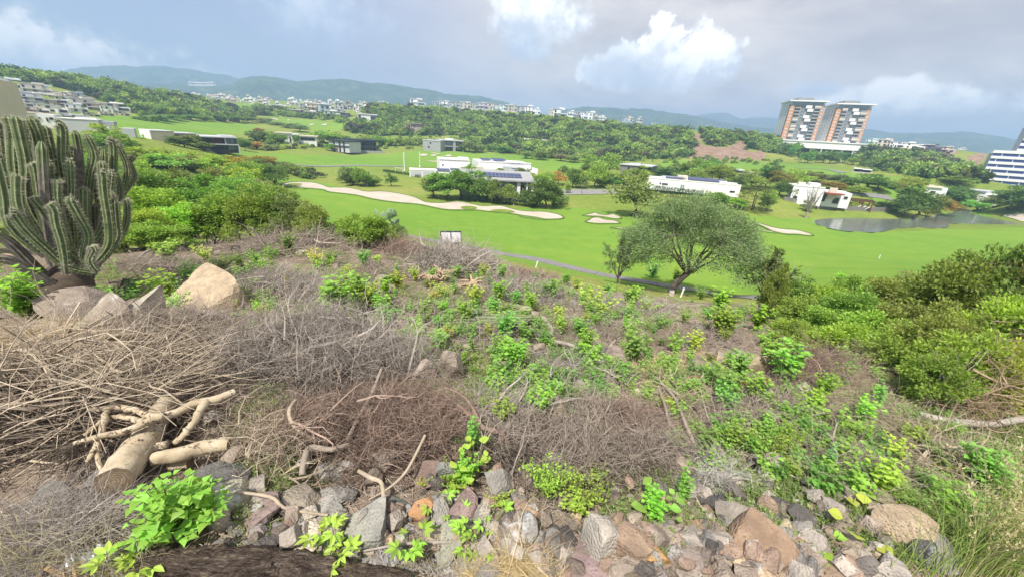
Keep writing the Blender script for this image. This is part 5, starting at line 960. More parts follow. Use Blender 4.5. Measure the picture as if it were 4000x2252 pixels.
# ------------------------------------------------------------------ stones
rk = mat('stone', (.4, .4, .4), .92, .15); n, b = nodes(rk); tcn = n.new('ShaderNodeTexCoord').outputs['Object']; oi = n.new('ShaderNodeObjectInfo')
gp = n.new('ShaderNodeNewGeometry').outputs['Position']
f1 = n.noise(gp, 5, 6, .65); f2 = n.noise(gp, 26, 5, .7); f3 = n.noise(gp, 2.3, 4, .6); vor = n.new('ShaderNodeTexVoronoi'); n.put(vor.inputs['Vector'], gp); vor.inputs['Scale'].default_value = 60
c = n.mix(n.ss(f1, .35, .7), n.mix(1., oi.outputs['Color'], (.72, .70, .70), 'MULTIPLY'), n.mix(1., oi.outputs['Color'], (1.2, 1.17, 1.12), 'MULTIPLY'))
c = n.mix(n.m('MULTIPLY', n.ss(f2, .55, .75), .5), c, n.mix(1., oi.outputs['Color'], (.5, .5, .52), 'MULTIPLY'))
lich = n.m('MULTIPLY', n.ss(f3, .60, .68), n.ss(f2, .42, .56)); c = n.mix(n.m('MULTIPLY', lich, .7), c, (.55, .55, .53))
c = n.mix(n.m('MULTIPLY', n.ss(vor.outputs['Distance'], .28, .12), n.ss(f1, .45, .6)), c, (.06, .055, .05))
n.put(b.inputs['Base Color'], c); bump(n, b, n.m('ADD', n.m('MULTIPLY', f2, .6), n.m('ADD', n.m('MULTIPLY', f1, .8), n.m('MULTIPLY', vor.outputs['Distance'], .5))), .8, .02)
def ico(sub):
    bm = bmesh.new(); bmesh.ops.create_icosphere(bm, subdivisions=sub, radius=1.); V = np.array([v.co[:] for v in bm.verts]); T = np.array([[v.index for v in f.verts] for f in bm.faces]); bm.free(); return V, T
IC3 = ico(3); IC4 = ico(4)
def rock_mesh(seed, sub=3, cuts=9, rough_=.05, round_=.0):
    g = np.random.default_rng(seed); V, T = (IC4 if sub == 4 else IC3); V = V.copy()
    for _ in range(cuts):
        d = unit(g.normal(size=3)); h = g.uniform(.36, .70); k = V@d; over = np.maximum(k-h, 0); V = V-d*over[:, None]*(1-round_)
    nz = vnoise(V[:, 0]*1.0+V[:, 2]*.7, V[:, 1]+V[:, 2]*.5, .5, seed)+.5*vnoise(V[:, 0]-V[:, 2], V[:, 1]+V[:, 2], .22, seed+1)
    V = V*(1+rough_*2*nz)[:, None]; V[:, 2] -= V[:, 2].min(); V /= np.array([np.ptp(V[:, 0]), np.ptp(V[:, 1]), np.ptp(V[:, 2])]); V[:, :2] -= (V[:, :2].max(0)+V[:, :2].min(0))/2
    return mesh_np('stone', V, None, T, rk, False)
RM = [rock_mesh(700+i, 3, 9+i % 5, .035, .03) for i in range(12)]; RB = [rock_mesh(740+i, 4, 10, .03, .04) for i in range(5)]
SC_ = {'tan': (.45, .365, .25), 'grey': (.275, .263, .235), 'dark': (.13, .122, .115), 'red': (.335, .24, .17), 'orange': (.46, .27, .14), 'purple': (.30, .235, .21), 'pale': (.48, .43, .36), 'brown': (.265, .21, .165), 'taupe': (.33, .285, .235)}
SW = {'tan': 'tan', 'grey': 'grey', 'dark': 'dark grey', 'red': 'reddish', 'orange': 'orange', 'purple': 'purplish', 'pale': 'pale', 'brown': 'brown', 'taupe': 'grey brown'}
def stone(px, py, wpx, hpx, col_, label=None, big=False, sink=.15, tilt=.25, me=None, g_=None):
    """stone whose outline is centred at (px, py)"""
    p = G(px, py+hpx*.42); dep = float(proj([p])[2][0]); wd = wpx*dep/FOC; a, s = ray(px, py); vis = hpx*dep/FOC; el_ = math.atan(-s); hh = max(.34*vis, (vis-.5*wd*math.sin(el_))/math.cos(el_))
    o = obj('boulder' if big else 'stone', me or (RB if big else RM)[int(rng.integers(0, 5 if big else 12))], None, p)
    o.scale = (wd, wd*rng.uniform(.75, 1.1), hh*(1+sink)); o.location.z -= hh*sink; o.rotation_euler = (rng.normal()*tilt*.5, rng.normal()*tilt*.5, rng.uniform(-.6, .6) if big else rng.uniform(0, 6.28))
    jj_ = 1+.13*rng.normal(); o.color = (*[x*jj_*(1+.025*rng.normal()) for x in SC_[col_]], 1); tag(o, label, 'boulder' if big else 'stone', 'stones strewn over the slope')
    if not label: item(o, ('large ' if wd > .45 else 'small ' if wd < .16 else '')+SW[col_]+' stone', px, py)
    return o
M4 = 1.5534
stone(832, 1122, 265, 175, 'tan', 'big tan boulder at the rear left of the slope', True, .3, .1, RB[2])
stone(318, 1180, 225, 140, 'taupe', 'rounded grey brown boulder below the tall cactus', True); stone(455, 1215, 170, 135, 'taupe', 'split grey brown boulder with a dark facet in front of the dead stump', True); stone(575, 1195, 160, 155, 'pale', 'pale upright boulder right of the split boulder', True); stone(445, 1275, 150, 60, 'taupe', 'low flat boulder in front of the split boulder', True); stone(765, 1228, 160, 50, 'pale', 'low pale slab under the big tan boulder', True)
stone(850, 1850, 235, 110, 'dark', 'dark basalt boulder beside the pale cut log', True); stone(1450, 2015, 180, 135, 'grey', 'broad grey boulder with a peaked top in the middle of the rubble', True, .2, .1); stone(2330, 2105, 150, 175, 'pale', 'pale upright boulder with pitted crown among the front rubble', True, .2, .1); stone(2290, 2175, 190, 135, 'purple', 'purple and tan boulder in front of the pale upright boulder', True); stone(2480, 2110, 155, 130, 'red', 'reddish boulder with white lichen right of the pale upright boulder', True)
stone(2960, 2072, 240, 170, 'red', 'large rust coloured boulder at the right of the front rubble', True, .2, .1); stone(3515, 2038, 220, 165, 'tan', 'tawny leaning slab boulder near the tall grass', True, .2, .2); stone(3640, 2125, 160, 130, 'grey', 'smooth grey boulder behind the tall grass', True); stone(3235, 2200, 210, 95, 'red', 'low reddish boulder at the bottom edge near the right', True); stone(1945, 1870, 125, 118, 'grey', 'angular grey boulder under the leafy sprig behind the rubble', True); stone(1770, 1415, 85, 130, 'taupe', 'right hand one of two upright grey brown stones by the path', True, .15, .05, RM[4])
for q in ((1670, 1435, 70, 95, 'taupe'), (885, 1915, 170, 105, 'pale'), (1025, 1965, 130, 70, 'purple'), (1172, 1925, 120, 85, 'taupe'), (1290, 1920, 150, 80, 'grey'), (1150, 2090, 165, 75, 'pale'), (1235, 2020, 190, 70, 'grey'), (1310, 2090, 120, 60, 'grey'), (1540, 1975, 75, 65, 'brown'), (1640, 1980, 100, 75, 'orange'), (1720, 1985, 100, 85, 'grey'), (1815, 1960, 110, 90, 'purple'), (1885, 2000, 65, 70, 'pale'), (1760, 1815, 95, 95, 'grey'), (1690, 1830, 110, 100, 'brown'), (2040, 2050, 95, 100, 'grey'), (1830, 2050, 80, 60, 'dark'), (1745, 2085, 130, 90, 'grey'), (1540, 1945, 90, 50, 'dark'), (2165, 2110, 110, 80, 'brown'), (2230, 2085, 90, 60, 'dark'), (2200, 2160, 90, 70, 'tan'), (2255, 2215, 150, 80, 'tan'), (2620, 2110, 80, 60, 'purple'), (2690, 2140, 120, 90, 'purple'), (2560, 2155, 95, 65, 'orange'), (2740, 2050, 105, 65, 'red'), (2870, 1978, 140, 95, 'taupe'), (2905, 2155, 125, 85, 'red'), (2790, 1945, 110, 80, 'dark'), (3050, 1975, 130, 65, 'dark'), (3130, 2010, 95, 75, 'dark'), (3060, 2130, 100, 90, 'grey'), (3000, 2220, 240, 80, 'tan'), (2550, 2225, 240, 85, 'brown'), (2420, 2030, 120, 60, 'purple'), (2600, 2050, 110, 70, 'taupe'), (2770, 2130, 80, 80, 'dark'), (2660, 2200, 120, 60, 'taupe'), (2360, 2230, 120, 70, 'red'), (2120, 2215, 100, 60, 'taupe'), (3130, 2110, 110, 70, 'red'), (3180, 2150, 90, 60, 'grey'), (3590, 2140, 80, 90, 'dark'), (2770, 1790, 90, 70, 'dark'), (2680, 1880, 120, 60, 'grey'),
          (2400, 1390, 70, 75, 'taupe'), (1890, 1530, 60, 45, 'grey'), (1915, 1585, 55, 45, 'taupe'), (2050, 1540, 80, 65, 'brown'), (2165, 1555, 55, 60, 'grey'), (2180, 1610, 85, 90, 'tan'), (1505, 1105, 80, 60, 'taupe'), (1455, 1100, 50, 45, 'dark'), (1315, 1045, 42, 42, 'taupe'), (1560, 1245, 80, 50, 'taupe'), (1950, 1115, 60, 40, 'taupe'), (2230, 1240, 45, 35, 'grey'), (2730, 1405, 100, 50, 'taupe'), (2685, 1395, 70, 40, 'taupe'), (2925, 1405, 80, 85, 'tan'), (2795, 1375, 60, 30, 'pale'), (2735, 1445, 90, 40, 'grey'), (2870, 1390, 45, 50, 'grey'), (2740, 1270, 60, 30, 'grey'), (2990, 1850, 60, 50, 'pale'), (1245, 1030, 50, 25, 'taupe'), (1180, 985, 40, 20, 'pale'), (560, 1960, 120, 60, 'dark'), (360, 1945, 150, 55, 'dark'), (170, 1945, 170, 60, 'grey'), (150, 2010, 190, 70, 'pale'), (60, 1210, 80, 40, 'taupe'), (150, 1265, 110, 35, 'taupe'), (250, 1275, 90, 35, 'pale'), (350, 1262, 70, 40, 'taupe'), (30, 1010, 60, 40, 'tan'), (120, 1035, 40, 30, 'pale'), (960, 1240, 60, 30, 'taupe'), (2935, 2010, 80, 60, 'brown'), (3300, 2130, 80, 60, 'brown'), (2090, 1300, 60, 40, 'taupe'), (2500, 1240, 50, 30, 'grey'), (2280, 1330, 60, 35, 'taupe')):
    stone(q[0], q[1], q[2]*1.14, q[3]*1.14, q[4])
for i in range(170):
    px = rng.uniform(950, 3350); py = 1930+rng.uniform(0, 1)**.8*330+abs(px-2100)*.02
    if 1050 < px < 1800 and py > 2150: continue
    w_ = 24+52*rng.random()**1.6; stone(px, py, w_, w_*rng.uniform(.55, .9), ['grey', 'dark', 'red', 'taupe', 'brown', 'taupe', 'tan', 'grey'][int(rng.integers(0, 8))])
for i in range(60):
    px = rng.uniform(200, 3300); py = rng.uniform(1080, 1900)
    if G(px, py+10).xy.length > 14.5: continue
    w_ = rng.uniform(18, 42); stone(px, py, w_, w_*.6, ['taupe', 'grey', 'pale', 'brown'][int(rng.integers(0, 4))])
gpts = []
for i in range(1500):
    px = rng.normal(1580, 210); py = rng.uniform(2060, 2250)
    if rng.random() < .35: px = rng.uniform(900, 3300); py = rng.uniform(1950, 2250)
    p = G(px, py); gpts.append((p.x, p.y, p.z))
gsrc = []
for k, c_ in enumerate(((.28, .27, .27), (.40, .37, .35), (.20, .19, .19))):
    V, T = ico(1); g = np.random.default_rng(k+60); V = V*(1+.25*g.normal(size=(len(V), 1)))*np.array([.5, .5, .32]); gsrc.append(hidden_mesh('pebble', V, None, wall_mat('pebble_grey', c_, .3, 20), T))
gn_stuff('gravel', gpts, rng.uniform(.012, .042, len(gpts)), gsrc, 3, 'loose grey pebbles among the front stones', .4)
rub = []; rs = []
g = np.random.default_rng(88)
while len(rub) < 1100:
    px = g.uniform(850, 3450); py = 2260-abs(g.normal())*170
    if g.random() < .3: px = g.uniform(300, 3500); py = g.uniform(1100, 2000)
    if 950 < px < 1850 and py > 2130 or py > 2255: continue
    p = G(px, py); rub.append((p.x, p.y, p.z)); rs.append((.03+.09*g.random()**2.2)*(1+.12*math.hypot(p.x, p.y)))
rsrc = []
for k, c_ in enumerate(((.27, .255, .23), (.36, .30, .24), (.17, .155, .14), (.32, .235, .18), (.40, .36, .31), (.24, .20, .165))):
    mm_2 = rk.copy(); mm_2.name = 'rubble_stone_chip'
    for nd in mm_2.node_tree.nodes:
        if nd.type == 'OBJECT_INFO':
            for lk in list(nd.outputs['Color'].links): sk = lk.to_socket; mm_2.node_tree.links.remove(lk); sk.default_value = (*c_, 1)
    me = rock_mesh(800+k, 3, 14, .03, .03); me.materials.clear(); me.materials.append(mm_2); rsrc.append(bpy.data.objects.new('rubble_chip', me))
gn_stuff('rubble', np.array(rub)-[0, 0, .008], rs, rsrc, 17, 'small angular rubble packed between the front stones', .5)
# ------------------------------------------------------------------ dead wood
def wood(nm, c0, c1, sc=9):
    M = mat(nm, c0, .9, .15); n, b = nodes(M); g = n.new('ShaderNodeNewGeometry'); rp = g.outputs['Random Per Island']; f = n.noise(g.outputs['Position'], sc, 5, .7)
    n.put(b.inputs['Base Color'], n.mix(n.m('ADD', n.m('MULTIPLY', rp, .65), n.m('MULTIPLY', n.ss(f, .3, .7), .35)), c0, c1)); return M
tw_grey = wood('twig_grey', (.13, .11, .092), (.50, .44, .375)); tw_brown = wood('twig_brown', (.10, .065, .05), (.40, .295, .23)); tw_pale = wood('twig_pale', (.17, .13, .09), (.60, .50, .365)); tw_dark = wood('twig_dark', (.13, .105, .085), (.46, .385, .31)); tw_straw = wood('straw', (.40, .29, .13), (.72, .58, .33))
tw_shade = wood('twig_shade', (.028, .022, .018), (.12, .092, .072))  # near-black filler twigs: shade of the heap interiors painted into their colour
logm = mat('debarked_wood', (.5, .42, .3), .85, .2); n, b = nodes(logm); g_ = n.new('ShaderNodeNewGeometry').outputs['Position']; a1 = n.noise(g_, 7, 6, .65); a2 = n.noise(g_, 22, 4, .7)
c = n.ramp(a1, [(.3, (.30, .235, .15)), (.48, (.47, .38, .255)), (.7, (.60, .52, .385))]); c = n.mix(n.ss(a1, .63, .70), c, (.33, .31, .29)); c = n.mix(n.m('MULTIPLY', n.ss(a2, .55, .60), n.ss(n.noise(g_, 3.5, 3), .48, .56)), c, (.10, .07, .05)); n.put(b.inputs['Base Color'], c); bump(n, b, n.m('ADD', a1, n.m('MULTIPLY', a2, .5)), .6, .015)
rot = mat('rotten_wood', (.1, .08, .07), .95, .1); n, b = nodes(rot); g_ = n.new('ShaderNodeNewGeometry').outputs['Position']; st_ = n.scalevec(g_, (1.6, 8, 13)); a1 = n.noise(st_, 5, 7, .7, .6); a2 = n.noise(st_, 16, 4, .7)
n.put(b.inputs['Base Color'], n.ramp(n.m('ADD', n.m('MULTIPLY', a1, .6), n.m('MULTIPLY', a2, .4)), [(.36, (.018, .015, .013)), (.45, (.085, .062, .05)), (.54, (.19, .145, .11)), (.62, (.42, .33, .24))])); bump(n, b, n.m('ADD', a1, a2), 1., .04)
cutm = mat('cut_wood', (.5, .4, .28), .9, .1); n, b = nodes(cutm); tb = n.new('ShaderNodeTexCoord').outputs['UV']; at_ = n.new('ShaderNodeAttribute'); at_.attribute_name = 'ring'; rr_n = n.m('ADD', at_.outputs['Fac'], n.m('MULTIPLY', n.noise(n.new('ShaderNodeNewGeometry').outputs['Position'], 14, 3), .10))
n.put(b.inputs['Base Color'], n.mix(n.ss(n.m('SINE', n.m('MULTIPLY', rr_n, 38)), -.4, .8), n.ramp(rr_n, [(0, (.36, .28, .18)), (.75, (.25, .19, .125)), (1, (.17, .12, .08))]), (.18, .13, .085)))
def toward(px, py, k): g = np.array(G(px, py)); c_ = np.array([0, 0, CAMZ]); return c_+(g-c_)*k
def curve(P, nseg=24):
    P = np.array(P, float); t = np.linspace(0, len(P)-1, nseg); i = np.minimum(t.astype(int), len(P)-2); f = (t-i)[:, None]
    pm = P[np.maximum(i-1, 0)]; p0 = P[i]; p1 = P[i+1]; p2 = P[np.minimum(i+2, len(P)-1)]
    return .5*((2*p0)+(-pm+p1)*f+(2*pm-5*p0+4*p1-p2)*f**2+(-pm+3*p0-3*p1+p2)*f**3)
def log(name, label, pts, m_, k=12, wob=.04, cat='log', cut=(0,), nseg=22, extra=None, group=None):
    """pts: (px, py, nearness, half width in px); nearness lifts the piece off the ground towards the eye"""
    P = np.array([toward(q[0], q[1], q[2]) for q in pts]); R = np.array([q[3]*float(proj([p])[2][0])/FOC for q, p in zip(pts, P)])
    Pc = curve(P, nseg); t = np.linspace(0, len(P)-1, nseg); Rc = np.interp(t, np.arange(len(P)), R); o0 = Pc[0].copy(); e = empty(name, o0); tag(e, label, cat, group)
    V, Q, T = tube(Pc-o0, Rc, k, False); g = np.random.default_rng(len(label)); nn = vnoise(V[:, 0]*3+V[:, 2]*2, V[:, 1]*3+V[:, 2], .25, 5)
    V = V.reshape(nseg, k, 3); ctr = V.mean(1, keepdims=True); V = ctr+(V-ctr)*(1+wob*2*(nn.reshape(nseg, k, 1)+.5*g.normal(size=(nseg, k, 1))*.3)); Vf = V.reshape(-1, 3)
    obj('shaft', mesh_np('shaft', Vf, Q, None, m_, True), e)
    for end in (0, 1):
        rim = V[0] if end == 0 else V[-1]; c_ = rim.mean(0); Vc = np.r_[rim, (rim*.5+c_*.5), [c_]]; i = np.arange(k); j = (i+1) % k; Qc = np.c_[i, j, k+j, k+i]; Tc = np.c_[k+i, k+j, np.full(k, 2*k)]
        if end == 1: Qc = Qc[:, ::-1]; Tc = Tc[:, ::-1]
        obj('cut_end', mesh_np('cut_end', Vc, Qc, Tc, cutm if end in cut or True else m_, False, {'ring': np.r_[np.ones(k), np.full(k, .5), 0]}), e)
    for pts2 in extra or []:
        P2 = np.array([toward(q[0], q[1], q[2]) for q in pts2]); R2 = np.array([q[3]*float(proj([p])[2][0])/FOC for q, p in zip(pts2, P2)]); Pc2 = curve(P2, 16); R2i = np.interp(np.linspace(0, len(P2)-1, 16), np.arange(len(P2)), R2)*.86*(1+.10*g.normal(size=16)); V2, Q2, T2 = tube(Pc2-o0+g.normal(size=(16, 3))*R2i[:, None]*.22, R2i, 10, True); V2 += g.normal(size=V2.shape)*.05*R2i.mean(); obj('limb', mesh_np('limb', V2, Q2, T2, m_, True), e)
    return e
log('cut_log', 'thick pale cut log pointing at the viewer, beside the lime leafy plant', [(445, 1880, .925, 60), (500, 1805, .925, 57), (560, 1725, .92, 53), (600, 1660, .915, 44), (645, 1580, .91, 34)], logm, 18, .09, extra=[[(590, 1760, .93, 26), (640, 1735, .925, 20)]])
log('cut_log', 'pale cut log lying across behind the leafy plant, right of the thick cut log', [(895, 1735, .915, 22), (800, 1745, .915, 27), (690, 1775, .915, 28), (600, 1790, .92, 24)], logm, 16, .10)
log('cut_log', 'short pale stub of log under the longer crossing log', [(740, 1805, .965, 22), (660, 1815, .965, 20)], logm, 12, .05)
log('forked_branch', 'long pale forked branch lying over the stick pile', [(915, 1530, 0.845, 14), (840, 1560, 0.850, 17), (760, 1575, 0.855, 17), (690, 1610, 0.860, 15), (600, 1635, 0.865, 15), (500, 1680, 0.865, 14), (400, 1700, 0.865, 11), (290, 1730, 0.885, 8)], logm, 10, .05, 'branch', extra=[[(800, 1570, 0.850, 15), (770, 1630, 0.865, 16), (720, 1690, 0.885, 15), (690, 1725, 0.905, 14)], [(640, 1625, 0.858, 15), (560, 1615, 0.860, 14), (520, 1595, 0.865, 13), (430, 1590, 0.865, 12), (360, 1600, 0.875, 10)], [(420, 1600, 0.865, 12), (400, 1680, 0.875, 13), (375, 1740, 0.895, 11), (385, 1800, 0.915, 9), (400, 1850, 0.925, 8)], [(375, 1740, 0.885, 11), (340, 1800, 0.915, 8)], [(560, 1640, 0.865, 13), (430, 1630, 0.885, 10), (330, 1700, 0.895, 9)]])
log('dark_log', 'dark rotten log lying along the bottom edge', [(560, 2195, .985, 40), (700, 2185, .975, 50), (900, 2195, .97, 56), (1150, 2220, .97, 58), (1400, 2255, .975, 52), (1600, 2285, .985, 44)], rot, 22, .22, nseg=60)
log('rust_branch', 'rust coloured branch lying in the right half of the slope', [(3010, 1492, .97, 11), (2950, 1500, .97, 11), (2860, 1490, .97, 9), (2760, 1478, .97, 7), (2680, 1468, .98, 5)], wood('rust_bark', (.22, .085, .05), (.36, .17, .11)), 8, .05, 'branch', extra=[[(2840, 1488, .97, 8), (2800, 1466, .96, 7)]])
log('rust_branch', 'shorter rust coloured branch stub below the longer one', [(3068, 1555, .975, 7), (2990, 1548, .975, 8)], bpy.data.materials['rust_bark'], 8, .05, 'branch')
log('fallen_limb', 'silvery bent fallen limb at the right edge under the dry brush', [(3590, 1612, .96, 10), (3680, 1640, .95, 14), (3780, 1650, .95, 15), (3880, 1655, .95, 13), (3960, 1640, .94, 13), (4040, 1630, .94, 14)], wood('silver_wood', (.30, .26, .23), (.48, .43, .38)), 9, .06, 'branch')
log('sawn_branch', 'brown forked branch with an orange sawn end right of the red brown twig heap', [(1950, 1735, .94, 14), (1960, 1690, .93, 12), (1900, 1675, .93, 12), (1850, 1640, .93, 9), (1800, 1590, .93, 8), (1730, 1540, .93, 6)], wood('brown_bark', (.20, .13, .10), (.34, .24, .19)), 8, .06, 'branch', extra=[[(1880, 1665, .93, 10), (1840, 1580, .92, 7), (1800, 1540, .92, 6), (1735, 1510, .93, 4)]])
log('dead_cut_cactus', 'dead fallen cactus bough right of the striped cut cactus', [(2150, 1265, .97, 10), (2110, 1240, .965, 12), (2070, 1250, .965, 10), (2030, 1235, .97, 9)], bpy.data.materials['silver_wood'], 8, .1, 'branch', extra=[[(2140, 1260, .97, 9), (2155, 1290, .97, 8), (2140, 1330, .98, 7)]])
log('stump', 'dark leaning dead cactus stump behind the split boulder', [(468, 1185, .985, 17), (480, 1140, .96, 15), (492, 1098, .94, 12)], wood('dark_bark', (.05, .04, .035), (.12, .095, .08)), 9, .06, 'stump')
for lab, pts_, m_ in (('curved pale stick standing out of the red brown twig heap', [(1155, 1562, .86, 7), (1130, 1600, .86, 8), (1140, 1650, .88, 8), (1180, 1690, .90, 7), (1230, 1710, .93, 5)], tw_pale), ('straight brown pole leaning over the red brown twig heap', [(1490, 1440, .82, 6), (1450, 1540, .86, 7), (1400, 1630, .89, 8), (1355, 1720, .93, 8)], tw_dark), ('long pale stick leaning over the rubble in the middle', [(1660, 1700, .86, 6), (1610, 1800, .89, 6), (1570, 1860, .92, 6), (1510, 1910, .95, 4), (1440, 1950, .97, 3)], tw_pale),
                      ('pale bent stub pointing down into the rubble', [(1402, 1838, .93, 8), (1450, 1865, .93, 9), (1490, 1885, .94, 8), (1500, 1960, .975, 9)], tw_pale), ('dark thick root curling under the red brown twig heap', [(1180, 1855, .96, 12), (1190, 1790, .93, 13), (1215, 1745, .92, 12), (1290, 1755, .92, 11), (1360, 1735, .93, 9)], tw_dark), ('long pale stick crossing the rubble left of the orange stone', [(930, 1920, .94, 5), (1060, 1940, .95, 7), (1120, 1985, .96, 6), (1280, 2010, .97, 5)], tw_pale), ('grey stick lying along the pebbles above the rotten log', [(1420, 2150, .975, 4), (1600, 2120, .97, 6), (1790, 2115, .97, 6)], tw_grey), ('pale leaning dead branch in the leafy patch', [(2150, 1330, .97, 8), (2240, 1350, .93, 7), (2300, 1390, .96, 5)], tw_grey),
                      ('long grey branch reaching right of the grey twig heap', [(1380, 1310, .93, 5), (1500, 1345, .93, 7), (1600, 1370, .95, 7), (1650, 1390, .97, 7)], tw_grey), ('bare twisted branch rising from the grey slope', [(2715, 1735, .95, 7), (2680, 1660, .93, 7), (2640, 1560, .91, 6), (2590, 1500, .90, 5), (2560, 1470, .90, 3)], tw_dark), ('second bare branch forking left of the twisted one', [(2700, 1730, .96, 6), (2620, 1660, .93, 6), (2600, 1590, .91, 5), (2575, 1520, .90, 4)], tw_dark), ('whitish stick lying over the leaves at the far right', [(3100, 1855, .96, 8), (3170, 1900, .96, 8), (3230, 1960, .97, 5)], tw_grey), ('pale stick across the thicket floor', [(500, 1060, .97, 4), (570, 985, .95, 5), (650, 965, .95, 4)], tw_grey), ('dark fallen trunk by the heap at the rim', [(1850, 1020, .985, 7), (1960, 1050, .985, 9)], tw_dark), ('thin white twig near the leafy sprig in the front', [(2080, 1570, .95, 3), (2140, 1600, .95, 3), (2180, 1650, .97, 3)], tw_grey), ('pale stake leaning out of the dark twig heap', [(2790, 2070, .96, 6), (2690, 2085, .965, 8), (2560, 2090, .975, 5)], tw_dark)):
    log('loose_branch', lab, pts_, m_, 7, .05, 'branch', nseg=14, group='loose branches on the slope')
for i, (px, py, lab) in enumerate(((1690, 1110, 'pale orange uprooted stump behind the striped cut cactus'), (1840, 1130, 'pale orange spread roots right of the other uprooted stump'), (1720, 1090, 'small tan root crown beside the heap at the rim'))):
    c0 = np.array(G(px, py)); e = empty('uprooted_stump', c0); tag(e, lab, 'stump', 'uprooted stumps'); om = bpy.data.materials.get('raw_root') or wood('raw_root', (.34, .235, .15), (.52, .40, .27)); g = np.random.default_rng(40+i)
    MB().tube([(0, 0, -.1), (0.05, 0, .18)], [.10, .09], 9).obj('core', om, e)
    for k in range(13):
        a = g.uniform(0, 6.28); L_ = g.uniform(.15, .5); t = np.linspace(0, 1, 6)[:, None]; P = np.array([math.cos(a), math.sin(a), .0])*L_*t+np.array([0, 0, .1])+np.array([0, 0, g.uniform(.0, .22)])*t*(1.2-t)*2+g.normal(size=(6, 3))*.02; MB().tube(P, .03*(1.1-.8*t[:, 0]), 6).obj('root', om, e)
# ------------------------------------------------------------------ twig heaps
def heap(name, label, px, py, wpx, dpx, hgt, nt, m_, L=(.3, .8), r_=(.0025, .006), up=.35, seed=1, curl=.25, mseg=6, branch=2, kind='stuff', grain=0., lo=.12):
    """heap of thin dead twigs over an oval patch of ground; every twig may carry side twigs"""
    g = np.random.default_rng(seed); A = G(px-wpx/2, py); B_ = G(px+wpx/2, py); F_ = G(px, py+dpx/2); K_ = G(px, py-dpx/2); ctr = np.array((F_+K_)/2); ex = np.array((B_-A)/2); ey = np.array((K_-F_)/2)
    rho = np.sqrt(g.random(nt*3)); th = g.uniform(0, 6.28, nt*3); lump = vnoise(rho*np.cos(th)*2, rho*np.sin(th)*2, .55, seed)+.6*vnoise(rho*np.cos(th)*2, rho*np.sin(th)*2, .2, seed+3); kp = np.argsort(-(lump-.55*rho**2+.45*g.normal(size=nt*3)))[:nt]; rho = rho[kp]*(1+.16*g.normal(size=nt)); th = th[kp]; lump = lump[kp]; c2 = ctr[None, :2]+np.outer(rho*np.cos(th), ex[:2])+np.outer(rho*np.sin(th), ey[:2]); dome = np.sqrt(np.maximum(0, 1-np.minimum(rho, 1)**2)+.04)*hgt*np.clip(.75+1.1*lump, .2, 1.5)
    z = H(c2[:, 0], c2[:, 1])+dome*(1-(1-lo)*g.random(nt)**1.6)
    d = g.normal(size=(nt, 3)); d[:, 2] = np.abs(d[:, 2])*up+.02; d = unit(d+grain*unit(ex)[None]*np.sign(g.normal(size=(nt, 1)))); Ls = g.uniform(*L, nt)
    def grow(P0, d, Ls, m):
        t = np.linspace(0, 1, m)[None, :, None]; side = unit(np.cross(d, g.normal(size=d.shape))); s2 = unit(np.cross(d, side)); w_ = g.uniform(-1, 1, (len(d), 1, 1))*curl; w2 = g.uniform(-1, 1, (len(d), 1, 1))*curl*.6
        P = P0[:, None]+d[:, None]*Ls[:, None, None]*t+side[:, None]*Ls[:, None, None]*w_*t*(1-t)*2.5+s2[:, None]*Ls[:, None, None]*w2*np.sin(t*5+g.uniform(0, 6, (len(d), 1, 1)))*.4+g.normal(size=(len(d), m, 3))*.012*Ls[:, None, None]; return P
    P0 = np.c_[c2, z]; P = grow(P0-d*Ls[:, None]*.4, d, Ls, mseg); rr = g.uniform(*r_, nt)*(.5+.5*g.random(nt)+2.2*(g.random(nt) < .05)); Ls = Ls*1.0
    V, Q = twigs(P, rr, 3); VV = [V]; QQ = [Q]; nv = len(V)
    for bb in range(branch):
        k = g.integers(1, mseg-1, nt); p = P[np.arange(nt), k]; d2 = unit(d+g.normal(size=d.shape)*.8); V2, Q2 = twigs(grow(p, d2, Ls*g.uniform(.3, .6, nt), 4), rr*.55, 3); VV.append(V2); QQ.append(Q2+nv); nv += len(V2)
    V = np.concatenate(VV); gz = H(V[:, 0], V[:, 1]); V[:, 2] = np.maximum(V[:, 2], gz-.01+.02*np.abs(np.sin(V[:, 0]*40)))
    o = obj(name, mesh_np(name, V, np.concatenate(QQ), None, m_)); tag(o, label, None, None, 'stuff'); return o
heap('dry_twigs', 'heap of fine grey dead twigs in the left middle of the slope', 1290, 1450, 880, 300, .46, 2500, tw_grey, (.25, .8), (.0022, .0055), .8, 1, .3)
heap('dry_twigs', 'heap of red brown dead twigs in the middle front', 1440, 1710, 780, 300, .30, 2500, tw_brown, (.2, .55), (.0018, .004), .35, 2, .45)
heap('dry_twigs', 'pile of pale dead sticks at the left', 270, 1590, 950, 400, .42, 330, tw_pale, (.6, 1.5), (.005, .0125), .2, 3, .3, grain=.9, lo=.55)
heap('dry_twigs', 'fine pale twigs filling the stick pile at the left', 330, 1610, 950, 430, .32, 520, tw_pale, (.25, .7), (.002, .0045), .35, 4, .4, grain=.4, lo=.3)
heap('dry_twigs', 'dead twigs coloured dark as the shade deep inside the stick pile at the left', 400, 1640, 1050, 470, .22, 2200, tw_shade, (.2, .6), (.002, .005), .3, 41, .4)  # low filler layers from here: heap shade put in as dark twig colour
heap('dry_twigs', 'dead twigs coloured dark as the shade deep inside the grey heap', 1290, 1470, 900, 320, .22, 1700, tw_shade, (.2, .6), (.002, .004), .4, 42, .4)
heap('dry_twigs', 'dead twigs coloured dark as the shade deep inside the red brown heap', 1430, 1730, 800, 320, .15, 1900, tw_shade, (.15, .5), (.0016, .0035), .3, 43, .4)
